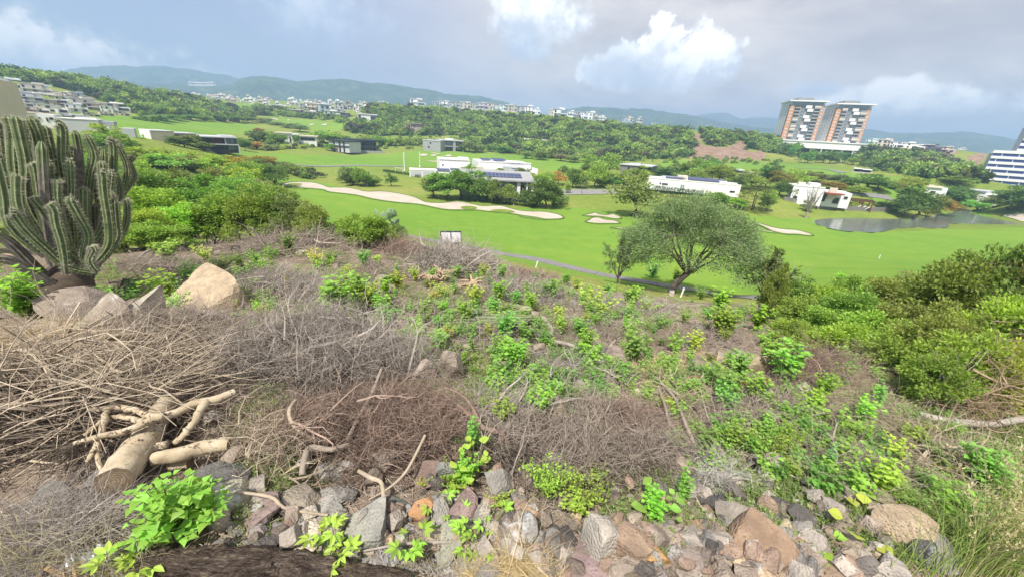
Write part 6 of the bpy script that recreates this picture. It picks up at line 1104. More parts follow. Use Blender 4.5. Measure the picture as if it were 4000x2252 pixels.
heap('dry_twigs', 'dead twigs coloured dark as the shade deep inside the right front heap', 2300, 1790, 880, 400, .10, 1800, tw_shade, (.15, .5), (.0016, .0035), .3, 44, .4)
heap('dry_twigs', 'upright forked pale grey stems in the grey heap', 1280, 1420, 760, 260, .25, 170, tw_grey, (.5, 1.1), (.004, .0075), 1.6, 45, .35, branch=4)
heap('dry_twigs', 'curved pale twigs between the stick pile and the red brown heap', 1060, 1760, 420, 220, .16, 420, tw_pale, (.2, .6), (.0018, .0045), .3, 46, .6)
heap('dry_twigs', 'brown twigs behind the stick pile at the left', 780, 1350, 760, 200, .22, 1500, tw_dark, (.3, .8), (.002, .006), .5, 5, .3, grain=.5)
heap('dry_twigs', 'pale long sticks lying over the brown twigs at the left', 560, 1430, 1000, 230, .30, 60, tw_pale, (.8, 1.7), (.006, .011), .2, 6, .2, grain=1.6, lo=.6)
heap('dry_twigs', 'heap of dark dry twigs in the right middle front', 2310, 1770, 860, 370, .20, 2200, tw_dark, (.2, .6), (.0018, .0045), .4, 7, .4)
heap('dry_twigs', 'reddish twigs over the dark heap in the right front', 2420, 1700, 420, 160, .25, 700, tw_brown, (.2, .5), (.0018, .004), .4, 8, .4)
heap('dry_twigs', 'grey brush heap at the rim of the slope below the notice board', 1800, 1045, 330, 70, .45, 1300, tw_grey, (.5, 1.5), (.006, .016), .5, 9, .3)
heap('dry_twigs', 'brown brush heap at the rim left of the notice board', 1560, 985, 230, 60, .3, 400, tw_brown, (.4, 1.2), (.006, .014), .5, 10, .3)
heap('dry_twigs', 'brown brush along the rim right of the notice board', 2080, 1100, 260, 50, .12, 350, tw_brown, (.4, 1.0), (.006, .013), .5, 11, .3)
heap('dry_twigs', 'grey brush patch behind the big tan boulder', 1180, 1140, 520, 110, .22, 1100, tw_grey, (.3, .9), (.003, .008), .5, 12, .3)
heap('dry_twigs', 'brown brush under the thicket left of the round bush', 1120, 975, 560, 70, .28, 700, tw_dark, (.5, 1.4), (.006, .014), .4, 13, .25, grain=.4)
heap('dry_twigs', 'grey brush patch above the striped cut cactus', 2060, 1165, 360, 90, .18, 700, tw_grey, (.3, .9), (.004, .009), .5, 14, .35)
heap('dry_twigs', 'dry brush patch right of the striped cut cactus', 2450, 1225, 520, 90, .12, 800, tw_grey, (.3, .8), (.004, .008), .5, 15, .35)
heap('dry_twigs', 'flattened dry brush under the shrubs on the right', 3200, 1480, 420, 130, .15, 700, tw_brown, (.3, .9), (.003, .006), .4, 16, .3)
heap('dry_twigs', 'brown dry brush at the right edge', 3880, 1540, 380, 260, .9, 1500, wood('twig_tan', (.20, .14, .09), (.46, .34, .23)), (.3, .9), (.003, .007), .6, 17, .35)
heap('dry_twigs', 'dry fallen stems at the bottom left', 240, 2120, 620, 240, .10, 1200, tw_grey, (.2, .6), (.0012, .003), .12, 18, .3, grain=.8)
heap('dry_twigs', 'pale straw tuft above the stick pile', 200, 1360, 360, 80, .16, 400, tw_straw, (.3, .7), (.0015, .003), .5, 19, .5, grain=.7)
heap('dry_twigs', 'white dry root tangle near the leafless stems', 2790, 1880, 190, 160, .15, 170, wood('twig_white', (.33, .30, .27), (.60, .57, .52)), (.15, .45), (.0015, .003), .4, 20, .5)
heap('dry_twigs', 'bleached dry grass at the bottom middle', 2000, 2230, 360, 90, .06, 700, tw_straw, (.1, .4), (.0009, .002), .25, 21, .3, grain=.5)
heap('dry_twigs', 'dry straw below the grey stones right of the middle', 2640, 1460, 420, 150, .06, 350, tw_straw, (.2, .6), (.0018, .0035), .2, 22, .4)
heap('dry_twigs', 'pale dry stems lying on the right slope', 3350, 1650, 620, 420, .10, 1300, tw_pale, (.2, .6), (.0016, .0035), .2, 23, .35, grain=.5)
heap('dry_twigs', 'dry brush strip left of the round bush in front of the thicket', 620, 1060, 420, 90, .18, 700, tw_dark, (.3, .9), (.003, .007), .3, 24, .3)
for i_, (px, py, w_, d_, n_, mm_2) in enumerate(((2250, 1330, 500, 160, 380, tw_dark), (1900, 1330, 420, 150, 380, tw_grey), (1700, 1220, 360, 100, 300, tw_dark), (2750, 1330, 420, 120, 350, tw_dark), (2950, 1650, 500, 200, 450, tw_dark), (2250, 1500, 420, 160, 380, tw_grey), (3300, 1850, 500, 160, 450, tw_dark), (1950, 1640, 300, 160, 350, tw_grey), (3650, 1800, 420, 160, 420, tw_pale), (900, 1090, 320, 70, 260, tw_grey), (1450, 1070, 320, 80, 300, tw_dark), (2650, 1560, 420, 140, 380, tw_pale))):
    heap('dry_twigs', ['thin dry brush above the middle of the slope', 'thin grey brush below the cut cactus', 'dark brush strip left of the cut cactus', 'dark brush strip above the grey stones on the right', 'dark brush patch below the rust branch', 'grey brush strip in the middle of the slope', 'dark brush patch at the lower right', 'grey brush patch above the dark twig heap', 'pale dry brush at the lower right edge', 'grey brush strip behind the big tan boulder', 'dark brush patch left of the uprooted stumps', 'pale dry brush above the leafless stems'][i_], px, py, w_, d_, .09, n_, mm_2, (.25, .8), (.002, .006), .25, 50+i_, .4)
# loose litter over the whole slope
g = np.random.default_rng(99); nl = 19000; a_ = g.uniform(math.radians(-84), math.radians(84), nl); r_ = 1.3*np.exp(g.random(nl)*math.log(15)); x = np.sin(a_)*r_; y = np.cos(a_)*r_; Ls = g.uniform(.06, .22, nl)*(.5+r_**.6*.6); d = g.normal(size=(nl, 3)); d[:, 2] *= .10; d = unit(d)
t = np.linspace(-.5, .5, 4)[None, :, None]; P = np.stack([x, y, H(x, y)+.012], -1)[:, None]+d[:, None]*Ls[:, None, None]*t+g.normal(size=(nl, 4, 3))*.05*Ls[:, None, None]*np.array([1, 1, .6]); P[:, :, 2] = np.maximum(P[:, :, 2], H(P[:, :, 0], P[:, :, 1])+.004)
V, Q = twigs(P, .0012+.0010*g.random(nl)*r_**.75, 3, .5); tag(obj('dry_litter', mesh_np('dry_litter', V, Q, None, wood('litter', (.20, .15, .12), (.60, .50, .40)))), 'dry twigs and stalks littering the whole slope', None, None, 'stuff')
# ------------------------------------------------------------------ weeds with opposite leaves
def ovate(L=1., w=.36, bend=.18, rows=4):
    """one leaf, stalk at the origin, tip along +X: folded along its midrib, drooping"""
    prof = [0, .62, 1., .72, .0] if rows == 4 else [0, .85, 1., .90, .66, .50, .28, .14, 0] if rows == 8 else [0, 1., 0]
    n_ = len(prof); V = []; Q = []; T = []
    xs = np.linspace(.12, 1, n_); mid_ = [(0, 0, 0)]+[(x*L, 0, -bend*L*x*x) for x in xs]
    V += mid_
    for sgn in (1, -1):
        b0 = len(V)
        for i in range(1, n_-1): x = xs[i]; V.append((x*L-.03*L, sgn*w*L*prof[i], -bend*L*x*x+.10*L*prof[i]))
        m = n_-2
        # fan between midrib points 1..n_ and edge points
        T.append((0+1, 2, b0) if sgn > 0 else (1, b0, 2))
        for i in range(m-1): Q.append((2+i, 3+i, b0+i+1, b0+i) if sgn > 0 else (2+i, b0+i, b0+i+1, 3+i))
        T.append((2+m-1, 2+m, b0+m-1) if sgn > 0 else (2+m-1, b0+m-1, 2+m))
    V[1] = (xs[0]*L, 0, 0); return np.array(V), Q, T
def put_leaves(mb, base, C, yaw, pitch, L, roll, g):
    V0, Q0, T0 = base
    for c_, a, p, l, r in zip(C, yaw, pitch, L, roll):
        M = (Matrix.Rotation(a, 3, 'Z') @ Matrix.Rotation(-p, 3, 'Y') @ Matrix.Rotation(r, 3, 'X')); mb.add((V0*l)@np.array(M).T+c_, Q0, T0)
weed_leaf = leaf_mat('weed_leaves', (.72, .74, .65), (1., 1., .95), (1.3, 1.25, 1.15), .40, .5, True, .3)
stem_m = mat('green_stem', (.16, .22, .06), .7, .2)
def weed_proto(name, seed, nst, hgt, spread, leaf, pairs, rows=2):
    """unit weed: stems fanning from one root, pairs of drooping leaves up each stem, rosette on top"""
    g = np.random.default_rng(seed); e = empty(name); ms = MB(); ml = MB(); base = ovate(1., .34, .22, rows)
    for i in range(nst):
        a = g.uniform(0, 6.28); lean = g.uniform(.1, 1.)*spread; h = hgt*g.uniform(.6, 1.05); tp = np.array([math.cos(a)*lean, math.sin(a)*lean, h]); t = np.linspace(0, 1, 5)[:, None]
        P = tp*np.array([1, 1, 0])*t**1.4+np.array([0, 0, h])*t+g.normal(size=(5, 3))*.012; ms.tube(P, .011*(1.1-.7*t[:, 0]), 4, False)
        for k in range(pairs):
            f = .18+.82*(k+.5)/pairs; c_ = np.array([np.interp(f, t[:, 0], P[:, q]) for q in range(3)]); y0 = k*1.57+g.uniform(0, .8); l = leaf*g.uniform(.75, 1.25)*(1.15-.5*f)
            for s in (0, math.pi): put_leaves(ml, base, [c_], [y0+s], [g.uniform(-.1, .55)], [l], [g.uniform(-.4, .4)], g)
        for s in range(4): put_leaves(ml, base, [P[-1]], [s*1.57+g.uniform(-.3, .3)], [g.uniform(.4, .9)], [leaf*.55], [0], g)
    ms.obj('stems', stem_m, e); o = ml.obj('leaves', weed_leaf, e); return e
weedA = [weed_proto('leafy_weed', 900+i, 19+2*i, .80, .46, .19, 5, 4) for i in range(4)]     # rounded clumps
weedB = [weed_proto('leafy_weed', 920+i, 6, 1., .22, .17, 7, 4) for i in range(2)]           # upright
weedC = [weed_proto('leafy_weed', 940+i, 16, .6, .55, .13, 5, 2) for i in range(3)]          # low and spreading
PROTO += weedA+weedB+weedC
WT = {'bright': (.31, .53, .085), 'mid': (.25, .45, .095), 'yellow': (.47, .57, .10), 'lime': (.40, .58, .10), 'dark': (.16, .32, .07), 'bluish': (.25, .46, .16)}
GW = 'leafy weeds regrowing on the cleared slope'
def weed(px, py, wpx, tone, pool, ratio=1.):
    py_ = py+wpx*.30; p = G(px, py_); dep = float(proj([p])[2][0]); wd = wpx*dep/FOC
    o = inst(pool, p, wd*(1.3+.2*(dep > 4.5)), wd*(1.35+.2*(dep > 4.5))*ratio, [c*(1+.08*rng.normal()) for c in WT[tone]], 'weed', GW); o.location.z += .03
    size = 'large' if wd > .55 else ('small' if wd < .28 else 'knee high'); form = 'upright' if pool is weedB else ('spreading' if pool is weedC else 'bushy')
    item(o, f'{size} {form} {"blue green" if tone == "bluish" else tone+" green" if tone not in ("lime", "bright") else tone+" green"} weed', px, py)
A_, B2, C2 = weedA, weedB, weedC
for x, y, w_, t_, pl in ((1000, 718, 35, 'yellow', A_), (998, 690, 24, 'mid', B2), (1045, 700, 26, 'yellow', A_), (1075, 715, 26, 'mid', C2), (1170, 800, 42, 'bright', A_), (1160, 835, 58, 'mid', C2), (1195, 760, 38, 'yellow', A_), (1240, 783, 34, 'mid', A_), (1255, 745, 35, 'bright', A_), (1270, 838, 55, 'mid', A_), (1410, 830, 36, 'bright', A_), (1470, 868, 42, 'bright', A_), (1585, 892, 62, 'mid', A_), (1430, 895, 35, 'mid', C2), (1477, 915, 48, 'bright', A_), (1167, 910, 34, 'bright', B2), (1185, 880, 30, 'mid', B2), (1695, 905, 30, 'mid', B2), (1745, 875, 38, 'yellow', A_), (1630, 775, 50, 'lime', C2), (1720, 800, 45, 'mid', C2), (1810, 830, 60, 'bright', A_), (1900, 815, 50, 'bright', A_), (1920, 855, 48, 'bright', C2), (1925, 895, 45, 'bright', A_), (1965, 935, 78, 'bright', A_), (1982, 892, 42, 'bright', A_), (1850, 935, 52, 'mid', A_), (1890, 990, 62, 'bright', A_), (1815, 985, 78, 'mid', A_), (1820, 1020, 62, 'mid', A_), (1775, 960, 40, 'mid', C2), (2060, 985, 58, 'bright', A_), (2040, 1020, 54, 'bright', A_), (2090, 960, 40, 'mid', C2), (2160, 1050, 62, 'bright', A_), (2100, 935, 50, 'bright', C2), (2200, 1015, 52, 'mid', B2), (2380, 1097, 42, 'bright', A_), (2280, 1110, 50, 'bright', A_), (2230, 1150, 68, 'yellow', A_), (2360, 1150, 85, 'bluish', C2), (2445, 1195, 90, 'mid', A_), (2170, 1140, 66, 'bright', C2), (2070, 1170, 60, 'bluish', B2), (1920, 1080, 72, 'bright', C2), (1965, 1110, 60, 'bright', A_), (2050, 1180, 66, 'mid', C2), (2200, 1215, 86, 'yellow', A_), (2270, 1250, 70, 'mid', C2), (2330, 1210, 60, 'bright', C2), (1840, 1110, 62, 'bright', A_), (1770, 1120, 54, 'mid', A_), (1710, 1238, 78, 'mid', B2), (1640, 1290, 66, 'bright', A_), (1190, 1115, 78, 'mid', B2), (1170, 1200, 64, 'bright', A_), (1500, 1190, 60, 'lime', C2), (1440, 1260, 90, 'lime', C2), (1360, 1200, 70, 'lime', C2), (1250, 1250, 56, 'lime', C2), (1380, 1000, 52, 'mid', A_), (1360, 1030, 62, 'bright', A_), (1320, 1010, 42, 'bright', C2), (1290, 905, 62, 'bright', A_), (1260, 880, 40, 'bright', A_), (1340, 960, 62, 'bright', C2), (1265, 1050, 56, 'bright', A_), (1230, 1000, 40, 'mid', C2), (860, 780, 82, 'mid', A_), (900, 750, 62, 'bright', A_), (960, 780, 42, 'bright', A_), (975, 810, 42, 'mid', A_), (870, 690, 42, 'yellow', C2), (930, 765, 48, 'yellow', A_), (885, 715, 44, 'yellow', C2), (745, 690, 42, 'bright', C2), (790, 605, 26, 'bluish', B2), (560, 670, 52, 'bright', C2), (500, 700, 52, 'mid', C2), (430, 655, 46, 'yellow', A_), (420, 742, 62, 'bright', A_), (445, 768, 54, 'bright', C2), (640, 650, 42, 'mid', C2), (680, 640, 46, 'bright', C2), (730, 628, 40, 'mid', A_), (660, 672, 42, 'bright', C2), (830, 650, 44, 'mid', C2), (800, 665, 34, 'yellow', A_), (915, 660, 30, 'mid', A_), (520, 645, 50, 'yellow', C2), (600, 660, 42, 'mid', C2), (470, 690, 42, 'mid', C2), (1330, 770, 36, 'bright', A_), (1380, 745, 42, 'mid', A_), (1480, 740, 52, 'yellow', C2), (1500, 770, 82, 'yellow', C2), (1580, 760, 42, 'bright', A_), (1545, 790, 40, 'mid', C2), (1090, 852, 32, 'mid', C2), (1105, 872, 40, 'bright', A_), (1060, 895, 44, 'mid', C2), (1260, 700, 30, 'mid', A_), (1215, 690, 26, 'yellow', A_), (1120, 740, 50, 'yellow', C2), (1090, 745, 40, 'yellow', C2), (1420, 990, 60, 'mid', C2), (1540, 930, 56, 'mid', C2), (1500, 985, 50, 'mid', C2), (1640, 945, 60, 'mid', C2), (1620, 1000, 50, 'mid', C2), (1690, 960, 40, 'bright', C2), (1730, 1010, 50, 'mid', C2), (75, 768, 95, 'bright', A_), (85, 720, 40, 'dark', C2), (250, 745, 40, 'mid', C2), (1570, 640, 26, 'mid', A_), (1640, 690, 30, 'mid', A_), (1700, 700, 30, 'yellow', A_), (1760, 740, 40, 'mid', C2), (1805, 770, 46, 'bright', A_), (1860, 790, 40, 'mid', C2), (1780, 790, 44, 'mid', C2), (1660, 810, 44, 'mid', C2), (2020, 900, 44, 'mid', C2), (2000, 950, 42, 'mid', C2), (2140, 1110, 54, 'bright', A_), (2110, 1075, 50, 'mid', C2), (1990, 1050, 50, 'mid', C2), (2020, 1110, 54, 'bright', C2), (2420, 1270, 70, 'mid', C2), (2480, 1150, 50, 'mid', C2), (2520, 1230, 60, 'mid', C2)):
    weed(x*M4, y*M4, w_*M4, t_, pl, 1.0 if pl is not C2 else .8)
for i in range(120):
    px = rng.uniform(1500, 3700); py = rng.uniform(1060, 1900)
    if py < 990+max(0, px-1700)*.19 and px < 2900 or (px < 1650 and py > 1300) or (1950 < px < 2600 and py > 1650): continue
    w_ = (28+(py-1000)*.055)*rng.uniform(.6, 1.3); weed(px, py, w_, ['bright', 'mid', 'mid', 'yellow', 'dark'][int(rng.integers(0, 5))], [A_, C2, C2][int(rng.integers(0, 3))], .85)
for i in range(75):
    px = rng.uniform(900, 2500); py = rng.uniform(1000, 1330)
    if py < 1000+max(0, px-1700)*.19: continue
    weed(px, py, (26+(py-1000)*.06)*rng.uniform(.8, 1.4), ['bright', 'bright', 'mid', 'yellow'][int(rng.integers(0, 4))], [A_, A_, B2][int(rng.integers(0, 3))], .9)
# creeping ground cover: too many sprigs to count
gcs = []
gcm = [leaf_mat('cover_leaves', tuple(x*.7 for x in c_), c_, tuple(x*1.3 for x in c_), .4, .6, False) for c_ in ((.27, .37, .12), (.33, .41, .14), (.22, .32, .11))]
for k in range(6):
    g = np.random.default_rng(980+k); nn = 60; C = np.c_[g.normal(size=(nn, 2))*.32, np.abs(g.normal(size=nn))*.22]; ax = unit(np.c_[C[:, :2]+g.normal(size=(nn, 2))*.3, np.full(nn, .4)]); V, Q = leaf_quads(C, ax, g.uniform(.10, .24, nn), .5 if k % 2 else .22, .6, g); gcs.append(hidden_mesh('cover_sprig', V, Q, gcm[k % 3]))
g = np.random.default_rng(1200); out = []; siz = []
while len(out) < 4200:
    px = g.uniform(-900, 4900); py = g.uniform(1000, 2200); p = G(px, py); r = math.hypot(p.x, p.y)
    if r > 19: continue
    dn = float(vnoise(np.array(p.x), np.array(p.y), 1.6, 31)+.5*vnoise(np.array(p.x), np.array(p.y), .6, 32)); lim = -.06+(.10 if px < 1700 and py > 1250 else +.06 if px > 2500 and py > 1500 else 0)+(.5 if (px < 900 and py > 1250) else 0)
    if dn < lim+.12*g.normal(): continue
    out.append(tuple(p)); siz.append((.06+.026*r**.8)*g.uniform(.6, 1.4))
gn_stuff('ground_cover', out, siz, gcs, 12, 'low green creeping sprigs covering parts of the slope', .25)
# more of the same weeds, past the number worth picking out singly
wcs = []
wcm = [leaf_mat('weed_cover_leaves', tuple(x*.75 for x in c_), c_, tuple(x*1.3 for x in c_), .4, .6, False) for c_ in (WT['bright'], WT['mid'], (.28, .46, .08), (.15, .33, .06))]
for k in range(8):
    g = np.random.default_rng(1300+k); ml = MB(); base = ovate(1., .36, .22, 2)
    for i in range(9):
        a = g.uniform(0, 6.28); tp = np.array([math.cos(a)*g.uniform(.1, .42), math.sin(a)*g.uniform(.1, .42), g.uniform(.25, .75)])
        for q in range(4):
            f = .35+.65*q/3; y0 = q*1.57+g.uniform(0, .8)
            for s in (0, math.pi): put_leaves(ml, base, [tp*f], [y0+s], [g.uniform(-.1, .55)], [.17*g.uniform(.7, 1.25)], [g.uniform(-.4, .4)], g)
    wcs.append(hidden_mesh('weed_cover', np.concatenate(ml.V), np.concatenate(ml.Q) if ml.Q else None, wcm[k % 4], np.concatenate(ml.T)))
g = np.random.default_rng(1400); out = []; siz = []
while len(out) < 500:
    px = g.uniform(400, 4900); py = g.uniform(1040, 2000); p = G(px, py); r = math.hypot(p.x, p.y)
    if r > 18 or (px < 1000 and py > 1200) or (px < 1900 and py > 1330) or (1950 < px < 2600 and py > 1600): continue
    dn = float(vnoise(np.array(p.x), np.array(p.y), 1.4, 41)+.5*vnoise(np.array(p.x), np.array(p.y), .5, 42)); lim = .05+(.10 if px > 2500 and py > 1550 else -.04 if px > 2000 and py < 1450 else 0)
    if dn < lim+.12*g.normal(): continue
    out.append(tuple(p+Vector((0, 0, .02)))); siz.append((.16+.022*r)*g.uniform(.6, 1.35))
gn_stuff('weed_cover', out, siz, wcs, 15, 'dense regrowth of small green weeds between the larger ones', .12)
# grass blades
def grass(name, label, spots, m_, L, r_, seed, lean=.5):
    g = np.random.default_rng(seed); pts = np.array([tuple(G(px+g.normal()*sx, py+g.normal()*sy)) for px, py, sx, sy, k in spots for _ in range(k)]); n_ = len(pts); Ls = g.uniform(*L, n_); a = g.uniform(0, 6.28, n_); t = np.linspace(0, 1, 6)[None, :, None]; d = np.c_[np.cos(a), np.sin(a), np.zeros(n_)]
    P = pts[:, None]+np.array([0, 0, 1.])*Ls[:, None, None]*(t-.35*t*t*lean)+d[:, None]*Ls[:, None, None]*t*t*lean*g.uniform(.3, 1.2, (n_, 1, 1)); V, Q = twigs(P, g.uniform(*r_, n_), 3, .15); o = obj(name, mesh_np(name, V, Q, None, m_)); tag(o, label, None, None, 'stuff'); return P
gr_g = leaf_mat('grass_green', (.20, .32, .06), (.30, .42, .09), (.42, .50, .14), .3, .6, False); gr_p = leaf_mat('grass_pale', (.42, .38, .18), (.55, .50, .26), (.66, .60, .36), .3, .7, False)
P = grass('tall_grass', 'tall green grass blades at the bottom right corner', [(3850, 2235, 90, 40, 110), (3960, 2200, 40, 70, 90), (3650, 2245, 90, 20, 40)], gr_g, (.3, .95), (.0015, .003), 1)
P = grass('tall_grass', 'pale ripe grass stems with seed heads at the bottom right corner', [(3890, 2240, 70, 30, 70), (3790, 2245, 30, 15, 25)], gr_p, (.45, 1.0), (.0015, .0025), 2, .35)
g = np.random.default_rng(5); sp = []
for Pi in P:
    for k in range(26): f = g.uniform(.55, 1); i = int(f*4.99); c_ = Pi[i]+(Pi[min(i+1, 5)]-Pi[i])*(f*5-i if i < 5 else 0); sp.append(c_+g.normal(size=3)*.006)
sp = np.array(sp); V, Q = leaf_quads(sp, np.array([0, 0, 1.])+g.normal(size=sp.shape)*.5, g.uniform(.012, .03, len(sp)), .4, .2, g); tag(obj('grass_seed_heads', mesh_np('grass_seed_heads', V, Q, None, gr_p)), 'feathery pale seed heads at the bottom right corner', None, None, 'stuff')
grass('dry_grass', 'bleached bent grass at the bottom left', [(150, 2200, 160, 40, 160), (520, 2230, 120, 20, 90)], gr_p, (.12, .35), (.001, .002), 3, .9)
grass('dry_grass', 'bleached grass by the front stones in the middle', [(2060, 2200, 60, 40, 120), (2650, 2130, 150, 60, 120), (1750, 2220, 150, 20, 80)], gr_p, (.06, .2), (.0008, .0016), 4, .9)
grass('grass_tufts', 'green grass tufts on the right of the slope', [(3150, 1870, 120, 50, 130), (3550, 1980, 120, 50, 160), (3450, 1800, 120, 50, 90)], gr_g, (.12, .3), (.0015, .003), 6, .8)
# the lime leafy plant in front: every leaf its own piece
hero = empty('leafy_plant', G(705, 2085)); tag(hero, 'lime green bushy plant with heart shaped leaves in front of the pale cut log', 'plant'); hl = leaf_mat('lime_leaf', (.17, .42, .045), (.22, .50, .06), (.34, .60, .10), .42, .45, True, .35)
hm = []
for k in range(3): V, Q, T = ovate(1., .40, .15+.12*k, 8); hm.append(mesh_np('leaf', V, Q, T, hl, True))
g = np.random.default_rng(77); stems = MB(); dep = float(proj([hero.location])[2][0]); U_ = dep/FOC
rvec = Vector((Rv[0], Rv[1], 0)).normalized(); fvec = Vector((rvec.y*-1, rvec.x, 0))
def hero_leaf(c_, yaw, pitch, roll, L_): o = obj('leaf', hm[int(g.integers(0, 3))], hero, c_); o.rotation_euler = (Matrix.Rotation(yaw, 3, 'Z') @ Matrix.Rotation(-pitch, 3, 'Y') @ Matrix.Rotation(roll, 3, 'X')).to_euler(); o.scale = (L_,)*3; o.color = (*[g.uniform(.85, 1.12)]*3, 1)
for i in range(40):
    a = g.uniform(0, 6.28); rr = math.sqrt(g.random()); tip = rvec*(math.cos(a)*rr*190*U_)+fvec*(math.sin(a)*rr*.22)+Vector((0, 0, (.40*(1-.6*rr*rr)+.02*g.normal())*1.0)); t = np.linspace(0, 1, 6)[:, None]; tp = np.array(tip); P = tp*np.array([1, 1, 0])*t**1.3+np.array([0, 0, tp[2]])*t; stems.tube(P, .004*(1.2-.7*t[:, 0]), 5, False); y0 = g.uniform(0, 3)
    for k in range(4):
        f = .4+.6*(k+1)/4; c_ = [float(np.interp(f, t[:, 0], P[:, q])) for q in range(3)]; y0 += 1.57
        for s in (0, math.pi): hero_leaf(c_, y0+s+g.normal()*.2, g.uniform(-.35, .45) if k < 3 else g.uniform(.1, .6), g.normal()*.25, (.066 if k < 3 else .04)*g.uniform(.8, 1.25))
stems.obj('stems', stem_m, hero)
# sprigs of creeper with five-fingered leaves, and round leaves on the right
def sprig(px, py, wpx, label, nl, tone, fingers=5, L_=.06, hgt=.16):
    e = empty('creeper_sprig', G(px, py)); tag(e, label, 'plant', 'creeper sprigs among the front stones'); g = np.random.default_rng(int(px)); dep = float(proj([e.location])[2][0]); w_ = wpx*dep/FOC/2; st = MB(); base = ovate(1., .20, .25, 4); key = f'palm{fingers}'
    mb = MB(); put_leaves(mb, base if fingers > 1 else ovate(1., .5, .1, 4), [np.zeros(3)]*fingers, [(k-(fingers-1)/2)*(.75 if fingers > 1 else 0) for k in range(fingers)], [.1]*fingers, [1-.12*abs(k-(fingers-1)/2) for k in range(fingers)], [0]*fingers, g); lm = mb.mesh('leaf', weed_leaf)
    for i in range(nl):
        a = g.uniform(0, 6.28); rr = math.sqrt(g.random())*w_; c_ = np.array([math.cos(a)*rr, math.sin(a)*rr, hgt*g.uniform(.3, 1.)]); t = np.linspace(0, 1, 4)[:, None]; st.tube(c_*t**np.array([1, 1, .6]), .0022, 4, False)
        o = obj('leaf', lm, e, c_); o.rotation_euler = (g.normal()*.3, g.uniform(-.5, .2), a+g.normal()*.5); o.scale = (L_*g.uniform(.7, 1.3),)*3; o.color = (*WT[tone], 1)
    st.obj('stems', stem_m, e)
sprig(1270, 2215, 230, 'creeper sprig with five fingered leaves on the dark rotten log', 12, 'lime'); sprig(1600, 2190, 160, 'creeper sprig right of the rotten log beside the pebbles', 8, 'bright'); sprig(1300, 2140, 150, 'creeper sprig in front of the pale grey stone above the log', 8, 'lime'); sprig(1720, 2030, 150, 'creeper sprig in front of the orange stone', 9, 'bright', 5, .05); sprig(1890, 2110, 260, 'broad creeper patch between the grey stones in the front middle', 22, 'bright', 5, .05); sprig(560, 2235, 200, 'creeper sprig at the bottom left in front of the dark log', 10, 'lime')
sprig(1830, 1870, 170, 'leafy sprig left of the angular grey boulder', 20, 'lime', 1, .06, .25); sprig(2560, 2040, 180, 'leafy sprig among the front stones under the dark twig heap', 16, 'mid', 1, .06, .15); sprig(3420, 2110, 260, 'sprig of big round yellow green leaves beside the tawny slab boulder', 9, 'yellow', 1, .075, .10); sprig(3190, 2160, 150, 'small leafy sprig between the reddish boulders', 14, 'bright', 1, .05, .12)
def lacy(px, py, wpx, hgt, label, seed):
    e = empty('lacy_shrub', G(px, py)); tag(e, label, 'shrub', 'lacy young shrubs in front of the dark heap'); g = np.random.default_rng(seed); w_ = wpx*float(proj([e.location])[2][0])/FOC/2; st = MB(); C = []
    for i in range(16):
        a = g.uniform(0, 6.28); tp = np.array([math.cos(a)*w_*g.uniform(.3, 1), math.sin(a)*w_*g.uniform(.3, 1)*.7, hgt*g.uniform(.5, 1.05)]); t = np.linspace(0, 1, 7)[:, None]; P = tp*t+np.array([0, 0, .05])*np.sin(t*3)+g.normal(size=(7, 3))*.01; st.tube(P, .003*(1.2-t[:, 0]), 4, False)
        for k in range(34): f = g.uniform(.25, 1); C.append([np.interp(f, t[:, 0], P[:, q])+g.normal()*.018 for q in range(3)])
    st.obj('stems', stem_m, e); C = np.array(C); V, Q = leaf_quads(C, g.normal(size=C.shape), g.uniform(.012, .026, len(C)), .6, .5, g); o = obj('leaves', mesh_np('leaves', V, Q, None, weed_leaf), e); o.color = (*WT['lime'], 1)
lacy(2140, 1960, 260, .34, 'lacy pale shrub on the left in front of the dark twig heap', 1); lacy(2270, 1985, 260, .28, 'lacy yellowish shrub on the right in front of the dark twig heap', 2); lacy(3020, 1790, 190, .35, 'lacy green shrub above the dark stones', 3)
# ------------------------------------------------------------------ cactus
cm = mat('cactus_skin', (.1, .15, .06), .6, .3); n, b = nodes(cm); g_ = n.new('ShaderNodeNewGeometry').outputs['Position']; ra = n.new('ShaderNodeAttribute'); ra.attribute_name = 'rib'; ag = n.new('ShaderNodeAttribute'); ag.attribute_name = 'age'
f = n.noise(g_, 9, 5, .7); bd = n.noise(n.scalevec(g_, (.6, .6, 9)), 1.5, 4, .6)
skin = n.mix(n.ss(bd, .35, .65), (.065, .105, .042), (.125, .17, .07)); skin = n.mix(n.m('MULTIPLY', n.ss(ra.outputs['Fac'], .45, .95), n.ss(f, .25, .6, .35, 1)), skin, (.36, .37, .18)); oldc = n.mix(n.ss(f, .35, .65), (.13, .115, .095), (.27, .24, .20))
n.put(b.inputs['Base Color'], n.mix(n.ss(n.m('ADD', ag.outputs['Fac'], n.m('MULTIPLY', n.m('SUBTRACT', f, .5), .7)), .45, .75), skin, oldc)); bump(n, b, n.noise(g_, 60, 3), .3, .006)
